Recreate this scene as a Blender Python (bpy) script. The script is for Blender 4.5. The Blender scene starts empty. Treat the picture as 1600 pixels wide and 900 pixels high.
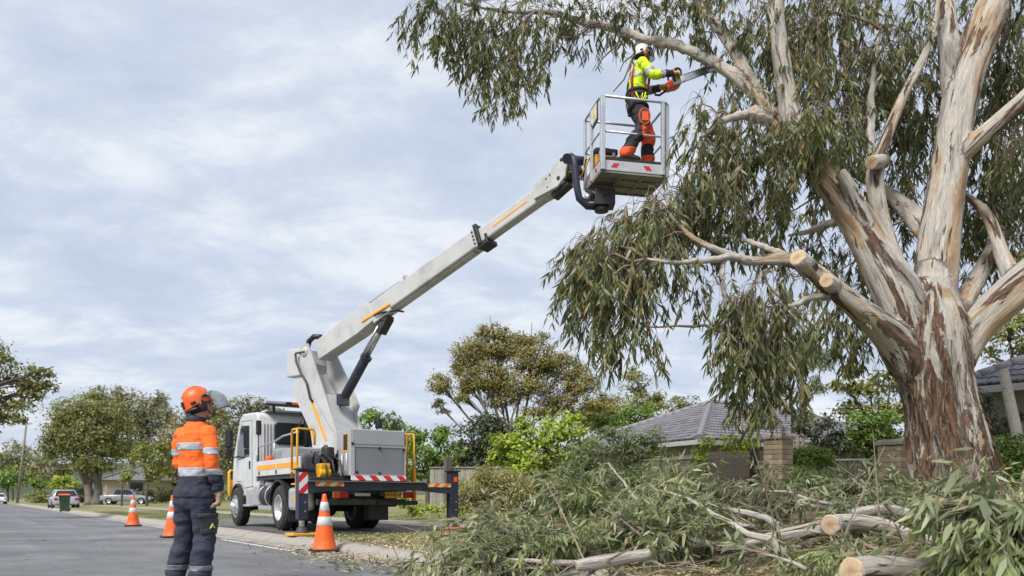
import bpy, bmesh, math, random
import numpy as np
from mathutils import Vector, Matrix, noise as mnoise

R = math.radians
random.seed(7)
rng = np.random.default_rng(11)
scene = bpy.context.scene
col = scene.collection

# ------------------------------------------------------------------ camera
CAMZ, FPX, HZ = 0.85, 1200.0, 778.0          # eye height, focal length in photo pixels, horizon row
cam_d = bpy.data.cameras.new('camera')
cam = bpy.data.objects.new('camera', cam_d)
col.objects.link(cam)
cam.location = (0, 0, CAMZ)
cam.rotation_euler = (R(90), 0, 0)
cam_d.sensor_width = 36.0
cam_d.lens = 27.0
cam_d.shift_y = (HZ - 450.0) / 1600.0
cam_d.clip_start = 0.1
cam_d.clip_end = 6000
cam_d.dof.use_dof = True
cam_d.dof.focus_distance = 10.0
cam_d.dof.aperture_fstop = 2.2
scene.camera = cam

# ------------------------------------------------------------------ world, sun, exposure
SUN_EL, SUN_AZ = R(52), R(215)               # azimuth measured clockwise from +Y
world = bpy.data.worlds.new('World')
scene.world = world
world.use_nodes = True
wt = world.node_tree
for n_ in list(wt.nodes):
    wt.nodes.remove(n_)
def wn(t, **kw):
    n = wt.nodes.new(t)
    for k, v in kw.items():
        setattr(n, k, v)
    return n
w_out = wn('ShaderNodeOutputWorld')
w_bg = wn('ShaderNodeBackground')
w_bg.inputs['Strength'].default_value = 0.1
w_sky = wn('ShaderNodeTexSky', sky_type='NISHITA', sun_disc=False)
w_sky.sun_elevation = SUN_EL
w_sky.sun_rotation = SUN_AZ
w_sky.air_density = 1.0
w_sky.dust_density = 2.0
w_tc = wn('ShaderNodeTexCoord')
w_sep = wn('ShaderNodeSeparateXYZ')
wt.links.new(w_tc.outputs['Generated'], w_sep.inputs[0])
def wmath(op, a, b=None):
    n = wn('ShaderNodeMath', operation=op)
    for i, v in enumerate((a, b)):
        if v is None:
            continue
        if isinstance(v, (int, float)):
            n.inputs[i].default_value = v
        else:
            wt.links.new(v, n.inputs[i])
    return n.outputs[0]
# clouds lie on a flat layer: direction / (height + small offset)
zc = wmath('ADD', wmath('MAXIMUM', w_sep.outputs[2], 0.0), 0.22)
cu = wmath('DIVIDE', w_sep.outputs[0], zc)
cv = wmath('DIVIDE', w_sep.outputs[1], zc)
w_cmb = wn('ShaderNodeCombineXYZ')
wt.links.new(cu, w_cmb.inputs[0]); wt.links.new(cv, w_cmb.inputs[1])
w_map = wn('ShaderNodeMapping')
w_map.inputs['Scale'].default_value = (0.85, 1.1, 1.0)
w_map.inputs['Rotation'].default_value = (0, 0, R(12))
w_map.inputs['Location'].default_value = (1.7, 0.4, 0.0)
wt.links.new(w_cmb.outputs[0], w_map.inputs[0])
w_n1 = wn('ShaderNodeTexNoise')
w_n1.inputs['Scale'].default_value = 3.4
w_n1.inputs['Detail'].default_value = 9.0
w_n1.inputs['Roughness'].default_value = 0.62
w_n1.inputs['Distortion'].default_value = 0.25
wt.links.new(w_map.outputs[0], w_n1.inputs['Vector'])
w_n2 = wn('ShaderNodeTexNoise')
w_n2.inputs['Scale'].default_value = 1.3
w_n2.inputs['Detail'].default_value = 3.0
wt.links.new(w_map.outputs[0], w_n2.inputs['Vector'])
w_mixn = wmath('ADD', wmath('MULTIPLY', w_n1.outputs[0], 0.66), wmath('MULTIPLY', w_n2.outputs[0], 0.34))
w_ramp = wn('ShaderNodeValToRGB')
w_ramp.color_ramp.elements[0].position = 0.40
w_ramp.color_ramp.elements[0].color = (0.49, 0.555, 0.68, 1)
w_ramp.color_ramp.elements[1].position = 0.60
w_ramp.color_ramp.elements[1].color = (0.75, 0.785, 0.835, 1)
e_ = w_ramp.color_ramp.elements.new(0.50)
e_.color = (0.575, 0.635, 0.745, 1)
wt.links.new(w_mixn, w_ramp.inputs[0])
w_mul = wn('ShaderNodeMix', data_type='RGBA', blend_type='MULTIPLY')
w_mul.inputs['Factor'].default_value = 1.0
wt.links.new(w_ramp.outputs[0], w_mul.inputs['A'])
w_mul.inputs['B'].default_value = (7.35, 7.35, 7.35, 1)
w_mix = wn('ShaderNodeMix', data_type='RGBA')
w_mix.inputs['Factor'].default_value = 0.92
wt.links.new(w_sky.outputs[0], w_mix.inputs['A'])
wt.links.new(w_mul.outputs['Result'], w_mix.inputs['B'])
wt.links.new(w_mix.outputs['Result'], w_bg.inputs['Color'])
wt.links.new(w_bg.outputs[0], w_out.inputs[0])

sun_d = bpy.data.lights.new('sun', 'SUN')
sun_d.energy = 3.0
sun_d.angle = R(22)
sun_d.color = (1.0, 0.95, 0.88)
sun = bpy.data.objects.new('sun', sun_d)
col.objects.link(sun)
sdir = Vector((math.sin(SUN_AZ) * math.cos(SUN_EL), math.cos(SUN_AZ) * math.cos(SUN_EL), math.sin(SUN_EL)))
sun.rotation_euler = sdir.to_track_quat('Z', 'Y').to_euler()
sun.location = (0, 0, 60)

vs = scene.view_settings
vs.view_transform = 'Standard'
vs.look = 'None'
vs.exposure = 0.68
vs.gamma = 1.0
vs.use_curve_mapping = False
scene.render.engine = 'CYCLES'
scene.cycles.max_bounces = 6
scene.cycles.transparent_max_bounces = 8
scene.cycles.use_denoising = True

# ------------------------------------------------------------------ places
HD = Vector((-0.576, 0.817, 0.0))             # along the street, away from the camera
RD = Vector((0.817, 0.576, 0.0))              # across the street, towards the verge with the tree
KERB = 4.76
def W(px, py, Y):
    return Vector(((px - 800) / FPX * Y, Y, CAMZ + (HZ - py) / FPX * Y))
def UV(u, v, z=0.0):
    return Vector((HD.x * u + RD.x * v, HD.y * u + RD.y * v, z))
def gz(x, y):
    v = RD.x * x + RD.y * y
    if v < KERB + 0.16:
        return 0.0
    return 0.13 + min(0.022 * max(0.0, v - 7.0), 1.3)
def smooth01(t):
    t = min(1.0, max(0.0, t))
    return t * t * (3 - 2 * t)

# ------------------------------------------------------------------ mesh builder
class MB:
    def __init__(self):
        self.v, self.f, self.m, self.s = [], [], [], []
        self.mi, self.sm = 0, False
        self.X = None
    def add(self, verts, faces, smooth=None):
        o = len(self.v)
        for p in verts:
            p = Vector(p)
            self.v.append(self.X @ p if self.X is not None else p)
        for f in faces:
            self.f.append([i + o for i in f]); self.m.append(self.mi); self.s.append(self.sm if smooth is None else smooth)
        return self
    def box(self, c, s, rot=None, taper=None):
        c = Vector(c); hx, hy, hz = s[0] / 2, s[1] / 2, s[2] / 2
        pts = []
        for z in (-1, 1):
            k = 1.0 if (taper is None or z < 0) else taper
            for x, y in ((-1, -1), (1, -1), (1, 1), (-1, 1)):
                p = Vector((x * hx * k, y * hy * k, z * hz))
                if rot is not None:
                    p = rot @ p
                pts.append(c + p)
        return self.add(pts, [(3, 2, 1, 0), (4, 5, 6, 7), (0, 1, 5, 4), (1, 2, 6, 5), (2, 3, 7, 6), (3, 0, 4, 7)], False)
    def beam(self, a, b, w, h, up=(0, 0, 1), w2=None, h2=None):
        a, b = Vector(a), Vector(b)
        d = (b - a).normalized(); up = Vector(up)
        x = d.cross(up)
        if x.length < 1e-5:
            x = d.cross(Vector((0, 1, 0)))
        x.normalize(); u = x.cross(d)
        w2 = w if w2 is None else w2; h2 = h if h2 is None else h2
        p = [a - x * w / 2 - u * h / 2, a + x * w / 2 - u * h / 2, a + x * w / 2 + u * h / 2, a - x * w / 2 + u * h / 2,
             b - x * w2 / 2 - u * h2 / 2, b + x * w2 / 2 - u * h2 / 2, b + x * w2 / 2 + u * h2 / 2, b - x * w2 / 2 + u * h2 / 2]
        return self.add(p, [(0, 1, 2, 3), (7, 6, 5, 4), (1, 0, 4, 5), (2, 1, 5, 6), (3, 2, 6, 7), (0, 3, 7, 4)], False)
    def prism(self, poly, o, ax, ay, d):
        """polygon poly (2-D) in the plane o + x*ax + y*ay, extruded by vector d"""
        o, ax, ay, d = Vector(o), Vector(ax), Vector(ay), Vector(d)
        n = len(poly)
        p = [o + ax * x + ay * y for x, y in poly] + [o + ax * x + ay * y + d for x, y in poly]
        flip = ax.cross(ay).dot(d) > 0
        f = [tuple(range(n))[::-1] if flip else tuple(range(n)), tuple(range(n, 2 * n)) if flip else tuple(range(n, 2 * n))[::-1]]
        for i in range(n):
            j = (i + 1) % n
            f.append((i, j, n + j, n + i) if flip else (j, i, n + i, n + j))
        return self.add(p, f, False)
    def tube(self, pts, r, n=8, caps=True, closed=False, smooth=True):
        pts = [Vector(p) for p in pts]
        k = len(pts)
        rr = [r] * k if isinstance(r, (int, float)) else list(r)
        tang = []
        for i in range(k):
            if closed:
                t = pts[(i + 1) % k] - pts[i - 1]
            else:
                t = pts[min(i + 1, k - 1)] - pts[max(i - 1, 0)]
            if t.length < 1e-9:
                t = Vector((0, 0, 1))
            tang.append(t.normalized())
        u = tang[0].cross(Vector((0, 0, 1)))
        if u.length < 1e-3:
            u = tang[0].cross(Vector((0, 1, 0)))
        u.normalize()
        V, F = [], []
        for i in range(k):
            u = u - tang[i] * u.dot(tang[i])
            if u.length < 1e-6:
                u = tang[i].orthogonal()
            u.normalize()
            w = tang[i].cross(u)
            for j in range(n):
                a = 2 * math.pi * j / n
                V.append(pts[i] + (u * math.cos(a) + w * math.sin(a)) * rr[i])
        for i in range(k if closed else k - 1):
            i2 = (i + 1) % k
            for j in range(n):
                j2 = (j + 1) % n
                F.append((i * n + j, i * n + j2, i2 * n + j2, i2 * n + j))
        self.add(V, F, smooth)
        if caps and not closed:
            o = len(self.v) - len(V)
            self.f.append([o + j for j in range(n)][::-1]); self.m.append(self.mi); self.s.append(False)
            self.f.append([o + (k - 1) * n + j for j in range(n)]); self.m.append(self.mi); self.s.append(False)
        return self
    def cyl(self, a, b, r, n=16, r2=None):
        return self.tube([a, b], [r, r if r2 is None else r2], n)
    def lathe(self, prof, o=(0, 0, 0), axis=(0, 0, 1), n=20, smooth=True):
        o = Vector(o); ax = Vector(axis).normalized()
        u = ax.orthogonal().normalized()
        if abs(ax.z) > 0.99:
            u = Vector((1, 0, 0))
        w = ax.cross(u)
        V, F = [], []
        for r_, h in prof:
            for j in range(n):
                a = 2 * math.pi * j / n
                V.append(o + ax * h + (u * math.cos(a) + w * math.sin(a)) * max(r_, 1e-4))
        for i in range(len(prof) - 1):
            for j in range(n):
                j2 = (j + 1) % n
                F.append((i * n + j, i * n + j2, (i + 1) * n + j2, (i + 1) * n + j))
        return self.add(V, F, smooth)
    def loft(self, rings, smooth=True, caps=True):
        n = len(rings[0]); V = [p for r_ in rings for p in r_]; F = []
        for i in range(len(rings) - 1):
            for j in range(n):
                j2 = (j + 1) % n
                F.append((i * n + j, i * n + j2, (i + 1) * n + j2, (i + 1) * n + j))
        if caps:
            F.append(tuple(range(n))[::-1]); F.append(tuple(range((len(rings) - 1) * n, len(rings) * n)))
        return self.add(V, F, smooth)
    def ball(self, c, r, n=12, m=8, rot=None):
        c = Vector(c)
        rx, ry, rz = (r, r, r) if isinstance(r, (int, float)) else r
        rings = []
        for i in range(m + 1):
            t = math.pi * i / m
            ring = []
            for j in range(n):
                a = 2 * math.pi * j / n
                p = Vector((rx * math.sin(t) * math.cos(a), ry * math.sin(t) * math.sin(a), -rz * math.cos(t)))
                ring.append(c + (rot @ p if rot is not None else p))
            rings.append(ring)
        return self.loft(rings, True, False)
    def sheet(self, pts, nu, smooth=True):
        nv = len(pts) // nu
        F = [(i * nu + j, i * nu + j + 1, (i + 1) * nu + j + 1, (i + 1) * nu + j) for i in range(nv - 1) for j in range(nu - 1)]
        return self.add(pts, F, smooth)
    def mesh(self, name, mats):
        me = bpy.data.meshes.new(name)
        me.from_pydata([tuple(p) for p in self.v], [], self.f)
        for m_ in (mats if isinstance(mats, (list, tuple)) else [mats]):
            me.materials.append(m_)
        me.polygons.foreach_set('material_index', self.m)
        me.polygons.foreach_set('use_smooth', self.s)
        me.update()
        return me
    def build(self, name, mats, parent=None, world=False, bevel=0.0, seg=2, angle=40):
        o = bpy.data.objects.new(name, self.mesh(name, mats))
        col.objects.link(o)
        put(o, parent, world)
        if bevel > 0:
            b = o.modifiers.new('edge', 'BEVEL')
            b.width = bevel; b.segments = seg; b.limit_method = 'ANGLE'; b.angle_limit = R(angle)
            b.harden_normals = False
        return o

def mat_of(o):
    M = Matrix.LocRotScale(o.location, o.rotation_euler, o.scale)
    return mat_of(o.parent) @ o.matrix_parent_inverse @ M if o.parent is not None else M
def put(o, parent, world=False):
    if parent is not None:
        o.parent = parent
        if world:
            o.matrix_parent_inverse = mat_of(parent).inverted()
    return o
def tag(o, label=None, cat=None, group=None, kind=None):
    for k, v in (('label', label), ('category', cat), ('group', group), ('kind', kind)):
        if v:
            o[k] = v
    return o
def empty(name, loc, rz=0.0, label=None, cat=None, group=None):
    o = bpy.data.objects.new(name, None)
    col.objects.link(o)
    o.location = loc; o.rotation_euler = (0, 0, rz)
    o.empty_display_size = 0.2
    return tag(o, label, cat, group)
def copy_tree(o, parent=None):
    c = o.copy(); col.objects.link(c); c.parent = parent
    for ch in list(o.children):
        copy_tree(ch, c)
    return c
def inst(name, me, loc, rot, parent=None, scale=None, world=False):
    o = bpy.data.objects.new(name, me); col.objects.link(o)
    o.location = loc
    if isinstance(rot, Matrix):
        o.rotation_euler = rot.to_euler()
    else:
        o.rotation_euler = rot
    if scale is not None:
        o.scale = scale
    return put(o, parent, world)

def np_mesh(name, V, F, mats, smooth=False, mi=None):
    """V (n,3) floats, F (m,k) ints"""
    me = bpy.data.meshes.new(name)
    V = np.ascontiguousarray(V, np.float32); F = np.ascontiguousarray(F, np.int32)
    me.vertices.add(len(V)); me.vertices.foreach_set('co', V.ravel())
    k = F.shape[1]
    me.loops.add(F.size); me.loops.foreach_set('vertex_index', F.ravel())
    me.polygons.add(len(F)); me.polygons.foreach_set('loop_start', np.arange(0, F.size, k, dtype=np.int32))
    me.update(calc_edges=True)
    for m_ in (mats if isinstance(mats, (list, tuple)) else [mats]):
        me.materials.append(m_)
    if mi is not None:
        me.polygons.foreach_set('material_index', np.ascontiguousarray(mi, np.int32))
    me.polygons.foreach_set('use_smooth', np.full(len(F), smooth, dtype=bool))
    return me
def np_obj(name, V, F, mats, parent=None, world=False, smooth=False, mi=None):
    o = bpy.data.objects.new(name, np_mesh(name, V, F, mats, smooth, mi))
    col.objects.link(o)
    return put(o, parent, world)

# ------------------------------------------------------------------ materials
MATS = {}
def nodes_of(name):
    m = bpy.data.materials.new(name); m.use_nodes = True
    return m, m.node_tree, m.node_tree.nodes['Principled BSDF']
def nd(nt, t, **kw):
    n = nt.nodes.new(t)
    for k, v in kw.items():
        setattr(n, k, v)
    return n
def noise_node(nt, vec, scale, detail=4, rough=0.55, dist=0.0):
    n = nd(nt, 'ShaderNodeTexNoise')
    n.inputs['Scale'].default_value = scale
    n.inputs['Detail'].default_value = detail
    n.inputs['Roughness'].default_value = rough
    n.inputs['Distortion'].default_value = dist
    if vec is not None:
        nt.links.new(vec, n.inputs['Vector'])
    return n
def ramp_node(nt, fac, stops):
    n = nd(nt, 'ShaderNodeValToRGB')
    els = n.color_ramp.elements
    while len(els) < len(stops):
        els.new(0.5)
    for e, (p, c) in zip(els, stops):
        e.position = p
        e.color = (c[0], c[1], c[2], 1) if isinstance(c, (tuple, list)) else (c, c, c, 1)
    nt.links.new(fac, n.inputs[0])
    return n
def mixc(nt, fac, a, b, mode='MIX'):
    n = nd(nt, 'ShaderNodeMix', data_type='RGBA', blend_type=mode)
    for i, v in (('Factor', fac), ('A', a), ('B', b)):
        if hasattr(v, 'links') or hasattr(v, 'is_linked'):
            nt.links.new(v, n.inputs[i])
        elif isinstance(v, (int, float)):
            n.inputs[i].default_value = v
        else:
            n.inputs[i].default_value = (v[0], v[1], v[2], 1)
    return n.outputs['Result']
def M(name, c, rough=0.5, var=0.12, scale=6.0, bump=0.0, bscale=60.0, metal=0.0, coat=0.0, dirt=0.0, stretch=None, spec=None, sub=0.0):
    """a painted / plain material: colour with fine variation, optional dirt blotches and surface relief"""
    if name in MATS:
        return MATS[name]
    m, nt, p = nodes_of(name)
    tc = nd(nt, 'ShaderNodeTexCoord').outputs['Object']
    if stretch:
        mp = nd(nt, 'ShaderNodeMapping'); mp.inputs['Scale'].default_value = stretch
        nt.links.new(tc, mp.inputs[0]); tc = mp.outputs[0]
    n1 = noise_node(nt, tc, scale, 5)
    lo = [x * (1 - var) for x in c]; hi = [min(1, x * (1 + var)) for x in c]
    cr = ramp_node(nt, n1.outputs[0], [(0.3, lo), (0.7, hi)]).outputs[0]
    if dirt > 0:
        n2 = noise_node(nt, tc, scale * 0.7 + 0.6, 8, 0.65)
        fr = ramp_node(nt, n2.outputs[0], [(0.5, 0.0), (0.75, dirt)]).outputs[0]
        cr = mixc(nt, fr, cr, (0.12, 0.10, 0.08))
    nt.links.new(cr, p.inputs['Base Color'])
    rr = ramp_node(nt, n1.outputs[0], [(0.3, max(0.02, rough - 0.08)), (0.7, min(1, rough + 0.08))])
    nt.links.new(rr.outputs[0], p.inputs['Roughness'])
    p.inputs['Metallic'].default_value = metal
    if coat:
        p.inputs['Coat Weight'].default_value = coat
        p.inputs['Coat Roughness'].default_value = 0.12
    if spec is not None:
        p.inputs['Specular IOR Level'].default_value = spec
    if bump > 0:
        nb = noise_node(nt, tc, bscale, 5, 0.6)
        b = nd(nt, 'ShaderNodeBump'); b.inputs['Strength'].default_value = bump; b.inputs['Distance'].default_value = 0.01
        nt.links.new(nb.outputs[0], b.inputs['Height']); nt.links.new(b.outputs[0], p.inputs['Normal'])
    MATS[name] = m
    return m
def leafmat(name, c1, c2, c3=None, trans=0.25, rough=0.5):
    """leaves: every leaf (mesh island) takes its own tint between c1, c2 and now and then c3"""
    m, nt, p = nodes_of(name)
    g = nd(nt, 'ShaderNodeNewGeometry')
    stops = [(0.0, c1), (0.6, c2)]
    if c3:
        stops += [(0.82, c2), (1.0, c3)]
    cr = ramp_node(nt, g.outputs['Random Per Island'], stops).outputs[0]
    n1 = noise_node(nt, nd(nt, 'ShaderNodeTexCoord').outputs['Object'], 0.9, 3)
    f = ramp_node(nt, n1.outputs[0], [(0.32, 0.66), (0.68, 1.34)]).outputs[0]
    cr = mixc(nt, 1.0, cr, f, 'MULTIPLY')
    nt.links.new(cr, p.inputs['Base Color'])
    p.inputs['Roughness'].default_value = rough
    p.inputs['Specular IOR Level'].default_value = 0.4
    tr = nd(nt, 'ShaderNodeBsdfTranslucent')
    br = mixc(nt, 1.0, cr, (1.5, 1.7, 0.8), 'MULTIPLY')
    nt.links.new(br, tr.inputs[0])
    mx = nd(nt, 'ShaderNodeMixShader'); mx.inputs[0].default_value = trans
    nt.links.new(p.outputs[0], mx.inputs[1]); nt.links.new(tr.outputs[0], mx.inputs[2])
    nt.links.new(mx.outputs[0], nt.nodes['Material Output'].inputs[0])
    MATS[name] = m
    return m
def glassmat(name, tint=(0.02, 0.025, 0.03), rough=0.05, alpha=1.0):
    m, nt, p = nodes_of(name)
    p.inputs['Base Color'].default_value = (*tint, 1)
    p.inputs['Roughness'].default_value = rough
    p.inputs['Specular IOR Level'].default_value = 0.7
    p.inputs['Alpha'].default_value = alpha
    MATS[name] = m
    return m
def stripemat(name, ca, cb, freq, vec=(1, 0, 1), phase=0.0):
    """printed diagonal warning stripes, in object space"""
    m, nt, p = nodes_of(name)
    tc = nd(nt, 'ShaderNodeTexCoord').outputs['Object']
    dt = nd(nt, 'ShaderNodeVectorMath', operation='DOT_PRODUCT')
    nt.links.new(tc, dt.inputs[0]); dt.inputs[1].default_value = vec
    a = nd(nt, 'ShaderNodeMath', operation='MULTIPLY_ADD'); a.inputs[1].default_value = freq; a.inputs[2].default_value = phase
    nt.links.new(dt.outputs['Value'], a.inputs[0])
    fr = nd(nt, 'ShaderNodeMath', operation='FRACT'); nt.links.new(a.outputs[0], fr.inputs[0])
    gt = nd(nt, 'ShaderNodeMath', operation='GREATER_THAN'); gt.inputs[1].default_value = 0.5
    nt.links.new(fr.outputs[0], gt.inputs[0])
    nt.links.new(mixc(nt, gt.outputs[0], ca, cb), p.inputs['Base Color'])
    p.inputs['Roughness'].default_value = 0.4
    MATS[name] = m
    return m
WHITE = M('white_paint', (0.56, 0.57, 0.58), 0.35, 0.06, 2.6, coat=0.3, dirt=0.32)
BOOMW = M('boom_paint', (0.47, 0.475, 0.475), 0.42, 0.08, 2.2, dirt=0.42)
GREYP = M('cabinet_paint', (0.34, 0.35, 0.37), 0.45, 0.05, 3.0, dirt=0.15)
GREYD = M('door_panel_paint', (0.20, 0.205, 0.23), 0.5, 0.06, 3.0, dirt=0.1)
NAVY = M('outrigger_paint', (0.022, 0.026, 0.048), 0.45, 0.2, 5.0, dirt=0.2)
BLACK = M('black_plastic', (0.018, 0.018, 0.02), 0.5, 0.2, 8.0)
DARK = M('dark_steel', (0.035, 0.035, 0.038), 0.6, 0.3, 7.0, dirt=0.4)
RUBBER = M('tyre_rubber', (0.022, 0.021, 0.021), 0.85, 0.25, 9.0, bump=0.3, dirt=0.5)
YELLOW = M('yellow_paint', (0.72, 0.36, 0.015), 0.4, 0.08, 6.0, dirt=0.25)
STEEL = M('bare_steel', (0.48, 0.49, 0.51), 0.35, 0.1, 12.0, metal=0.9, dirt=0.25)
ALU = M('aluminium', (0.52, 0.53, 0.55), 0.42, 0.08, 9.0, metal=0.55, dirt=0.2)
CHROME = M('polished_rim', (0.62, 0.63, 0.65), 0.3, 0.12, 10.0, metal=0.75, dirt=0.3)
ORANGE = M('orange_plastic', (0.82, 0.12, 0.012), 0.45, 0.1, 6.0, dirt=0.38)
REFL = M('reflective_tape', (0.37, 0.385, 0.42), 0.45, 0.07, 30.0, bump=0.1, bscale=300)
GLASS = glassmat('dark_glass', (0.02, 0.026, 0.028), 0.06)
REDL = M('red_lens', (0.45, 0.015, 0.015), 0.2, 0.1, 20.0)
AMBER = M('amber_lens', (0.75, 0.16, 0.01), 0.2, 0.1, 20.0)
CUT = None
# ================================================================== setting: ground, road, kerb, drive
def grassmat():
    m, nt, p = nodes_of('verge_grass')
    tc = nd(nt, 'ShaderNodeTexCoord').outputs['Object']
    n1 = noise_node(nt, tc, 0.35, 6, 0.6)
    n2 = noise_node(nt, tc, 3.0, 8, 0.7)
    n3 = noise_node(nt, tc, 40.0, 4, 0.7)
    a = ramp_node(nt, n1.outputs[0], [(0.35, (0.11, 0.145, 0.035)), (0.6, (0.21, 0.215, 0.075))]).outputs[0]
    b = ramp_node(nt, n2.outputs[0], [(0.4, 0.0), (0.7, 0.8)]).outputs[0]
    c = mixc(nt, b, a, (0.30, 0.24, 0.14))
    d = ramp_node(nt, n3.outputs[0], [(0.3, 0.55), (0.7, 1.3)]).outputs[0]
    c = mixc(nt, 1.0, c, d, 'MULTIPLY')
    nt.links.new(c, p.inputs['Base Color'])
    p.inputs['Roughness'].default_value = 0.9
    bm = nd(nt, 'ShaderNodeBump'); bm.inputs['Strength'].default_value = 0.8; bm.inputs['Distance'].default_value = 0.03
    nt.links.new(n3.outputs[0], bm.inputs['Height']); nt.links.new(bm.outputs[0], p.inputs['Normal'])
    return m
def asphaltmat(name, c, patch=0.25):
    m, nt, p = nodes_of(name)
    tc = nd(nt, 'ShaderNodeTexCoord').outputs['Object']
    n1 = noise_node(nt, tc, 0.5, 6, 0.6)
    n2 = noise_node(nt, tc, 180.0, 3, 0.7)
    n3 = noise_node(nt, tc, 2.2, 8, 0.7)
    mp = nd(nt, 'ShaderNodeMapping'); mp.vector_type = 'TEXTURE'; mp.inputs['Rotation'].default_value = (0, 0, R(35.2)); mp.inputs['Scale'].default_value = (0.7, 22, 1)
    nt.links.new(tc, mp.inputs[0])
    n4 = noise_node(nt, mp.outputs[0], 1.0, 4, 0.5)
    a = ramp_node(nt, n1.outputs[0], [(0.3, [x * (1 - patch) for x in c]), (0.7, [x * (1 + patch) for x in c])]).outputs[0]
    b = ramp_node(nt, n2.outputs[0], [(0.3, 0.6), (0.7, 1.5)]).outputs[0]
    a = mixc(nt, 1.0, a, b, 'MULTIPLY')
    a = mixc(nt, 1.0, a, ramp_node(nt, n3.outputs[0], [(0.35, 0.85), (0.7, 1.12)]).outputs[0], 'MULTIPLY')
    a = mixc(nt, 1.0, a, ramp_node(nt, n4.outputs[0], [(0.35, 0.88), (0.65, 1.1)]).outputs[0], 'MULTIPLY')
    # fine cracks
    vo = nd(nt, 'ShaderNodeTexVoronoi', feature='DISTANCE_TO_EDGE'); vo.inputs['Scale'].default_value = 0.42
    nw = noise_node(nt, tc, 1.6, 6, 0.7)
    va = nd(nt, 'ShaderNodeVectorMath', operation='MULTIPLY_ADD')
    nt.links.new(nw.outputs['Color'], va.inputs[0]); va.inputs[1].default_value = (0.9, 0.9, 0.0); nt.links.new(tc, va.inputs[2])
    nt.links.new(va.outputs[0], vo.inputs['Vector'])
    cr = ramp_node(nt, vo.outputs['Distance'], [(0.0, 0.4), (0.008, 1.0)]).outputs[0]
    a = mixc(nt, 0.7, a, mixc(nt, 1.0, a, cr, 'MULTIPLY'))
    nt.links.new(a, p.inputs['Base Color'])
    p.inputs['Roughness'].default_value = 0.8
    bm = nd(nt, 'ShaderNodeBump'); bm.inputs['Strength'].default_value = 0.5; bm.inputs['Distance'].default_value = 0.006
    nt.links.new(n2.outputs[0], bm.inputs['Height']); nt.links.new(bm.outputs[0], p.inputs['Normal'])
    return m
GRASS = grassmat()
ASPH = asphaltmat('road_asphalt', (0.135, 0.137, 0.145), 0.34)
DRIVE = asphaltmat('drive_asphalt', (0.115, 0.11, 0.112), 0.3)
CONC = M('kerb_concrete', (0.29, 0.27, 0.24), 0.85, 0.28, 2.5, bump=0.6, bscale=90, dirt=0.6)

def strip(name, vs_, us, mat):
    """one sheet: profile vs_ = [(v, z)], swept along the street at stations us"""
    V, F = [], []
    for u in us:
        for v, z in vs_:
            V.append(UV(u, v, z))
    k = len(vs_)
    for i in range(len(us) - 1):
        for j in range(k - 1):
            F.append((i * k + j, i * k + j + 1, (i + 1) * k + j + 1, (i + 1) * k + j))
    mb = MB(); mb.add(V, F, True)
    return tag(mb.build(name, mat), kind='structure')
US = [-60, -30, -10, 0, 5, 10, 15, 20, 30, 40, 60, 80, 110, 150, 220, 400, 900, 2200]
prof = [(-1500, 1.0), (-300, 1.0), (-60, 0.6), (-8, 0.13), (-4.5, 0.12), (-4.32, -0.05), (0, -0.05), (KERB, -0.05), (KERB + 0.3, 0.115)]
for v in (5.5, 6.2, 7.0, 9, 11, 14, 18, 24, 35, 60):
    prof.append((v, 0.13 + min(0.022 * max(0.0, v - 7.0), 1.3)))
prof += [(120, 1.5), (400, 2.2), (1500, 3.0)]
strip('ground', prof, US, GRASS)
strip('road', [(-4.2, 0.0), (-2, 0.02), (0, 0.03), (2, 0.02), (KERB - 0.3, 0.0)], US, ASPH)
strip('gutter', [(KERB - 0.42, 0.004), (KERB - 0.045, 0.002)], US, CONC)
# kerb in separate cast lengths
mbk = MB(); L_ = 2.4
mbk.prism([(-0.05, -0.06), (0.34, -0.06), (0.34, 0.132), (0.22, 0.128), (0.12, 0.10), (0.02, 0.035), (-0.05, 0.012)], (0, 0, 0), RD, (0, 0, 1), HD * (L_ - 0.012))
kerb_me = mbk.mesh('kerb', CONC)
kr = empty('kerb', UV(0, KERB), 0)
tag(kr, kind='structure')
for i in range(-2, 46):
    o = inst('kerb_stone', kerb_me, HD * (i * L_) + Vector((0, 0, random.uniform(-0.004, 0.004))), (0, 0, 0), kr)
strip('far_kerb', [(-4.5, 0.128), (-4.36, 0.128), (-4.3, 0.08), (-4.28, -0.02)], US, CONC)
strip('drive', [(KERB + 0.345, 0.140), (6.2, 0.146), (8.6, 0.172)], [14.2, 16, 20, 26.5], DRIVE)
strip('path', [(8.75, 0.18), (10.0, 0.205)], [-20, 0, 10, 20, 40, 80, 150, 300], CONC)
# worn edge line painted along the gutter
LINE = M('road_line_paint', (0.55, 0.54, 0.5), 0.7, 0.2, 12.0, dirt=0.7)
strip('road_marking', [(KERB - 0.62, 0.0055), (KERB - 0.52, 0.0045)], [12.0, 14, 16.2], LINE)
# low wooded hills that close the street far away
HILLM = M('far_wood', (0.055, 0.07, 0.04), 0.95, 0.35, 0.05, bump=1.0, bscale=0.3)
mbh = MB(); pts = []
for i in range(61):
    a = R(-75 + 150 * i / 60)
    for j, (d, hk) in enumerate(((330, 0.0), (380, 0.75), (450, 1.0), (600, 0.6))):
        h = (14 + 9 * mnoise.noise(Vector((i * 0.27, 0.3, 0))) + 5 * mnoise.noise(Vector((i * 0.9, 2, 0)))) * hk
        pts.append((math.sin(a) * d, math.cos(a) * d, h + (0.5 if j else -2)))
mbh.sheet(pts, 4)
tag(mbh.build('hills', HILLM), kind='structure')

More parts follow.
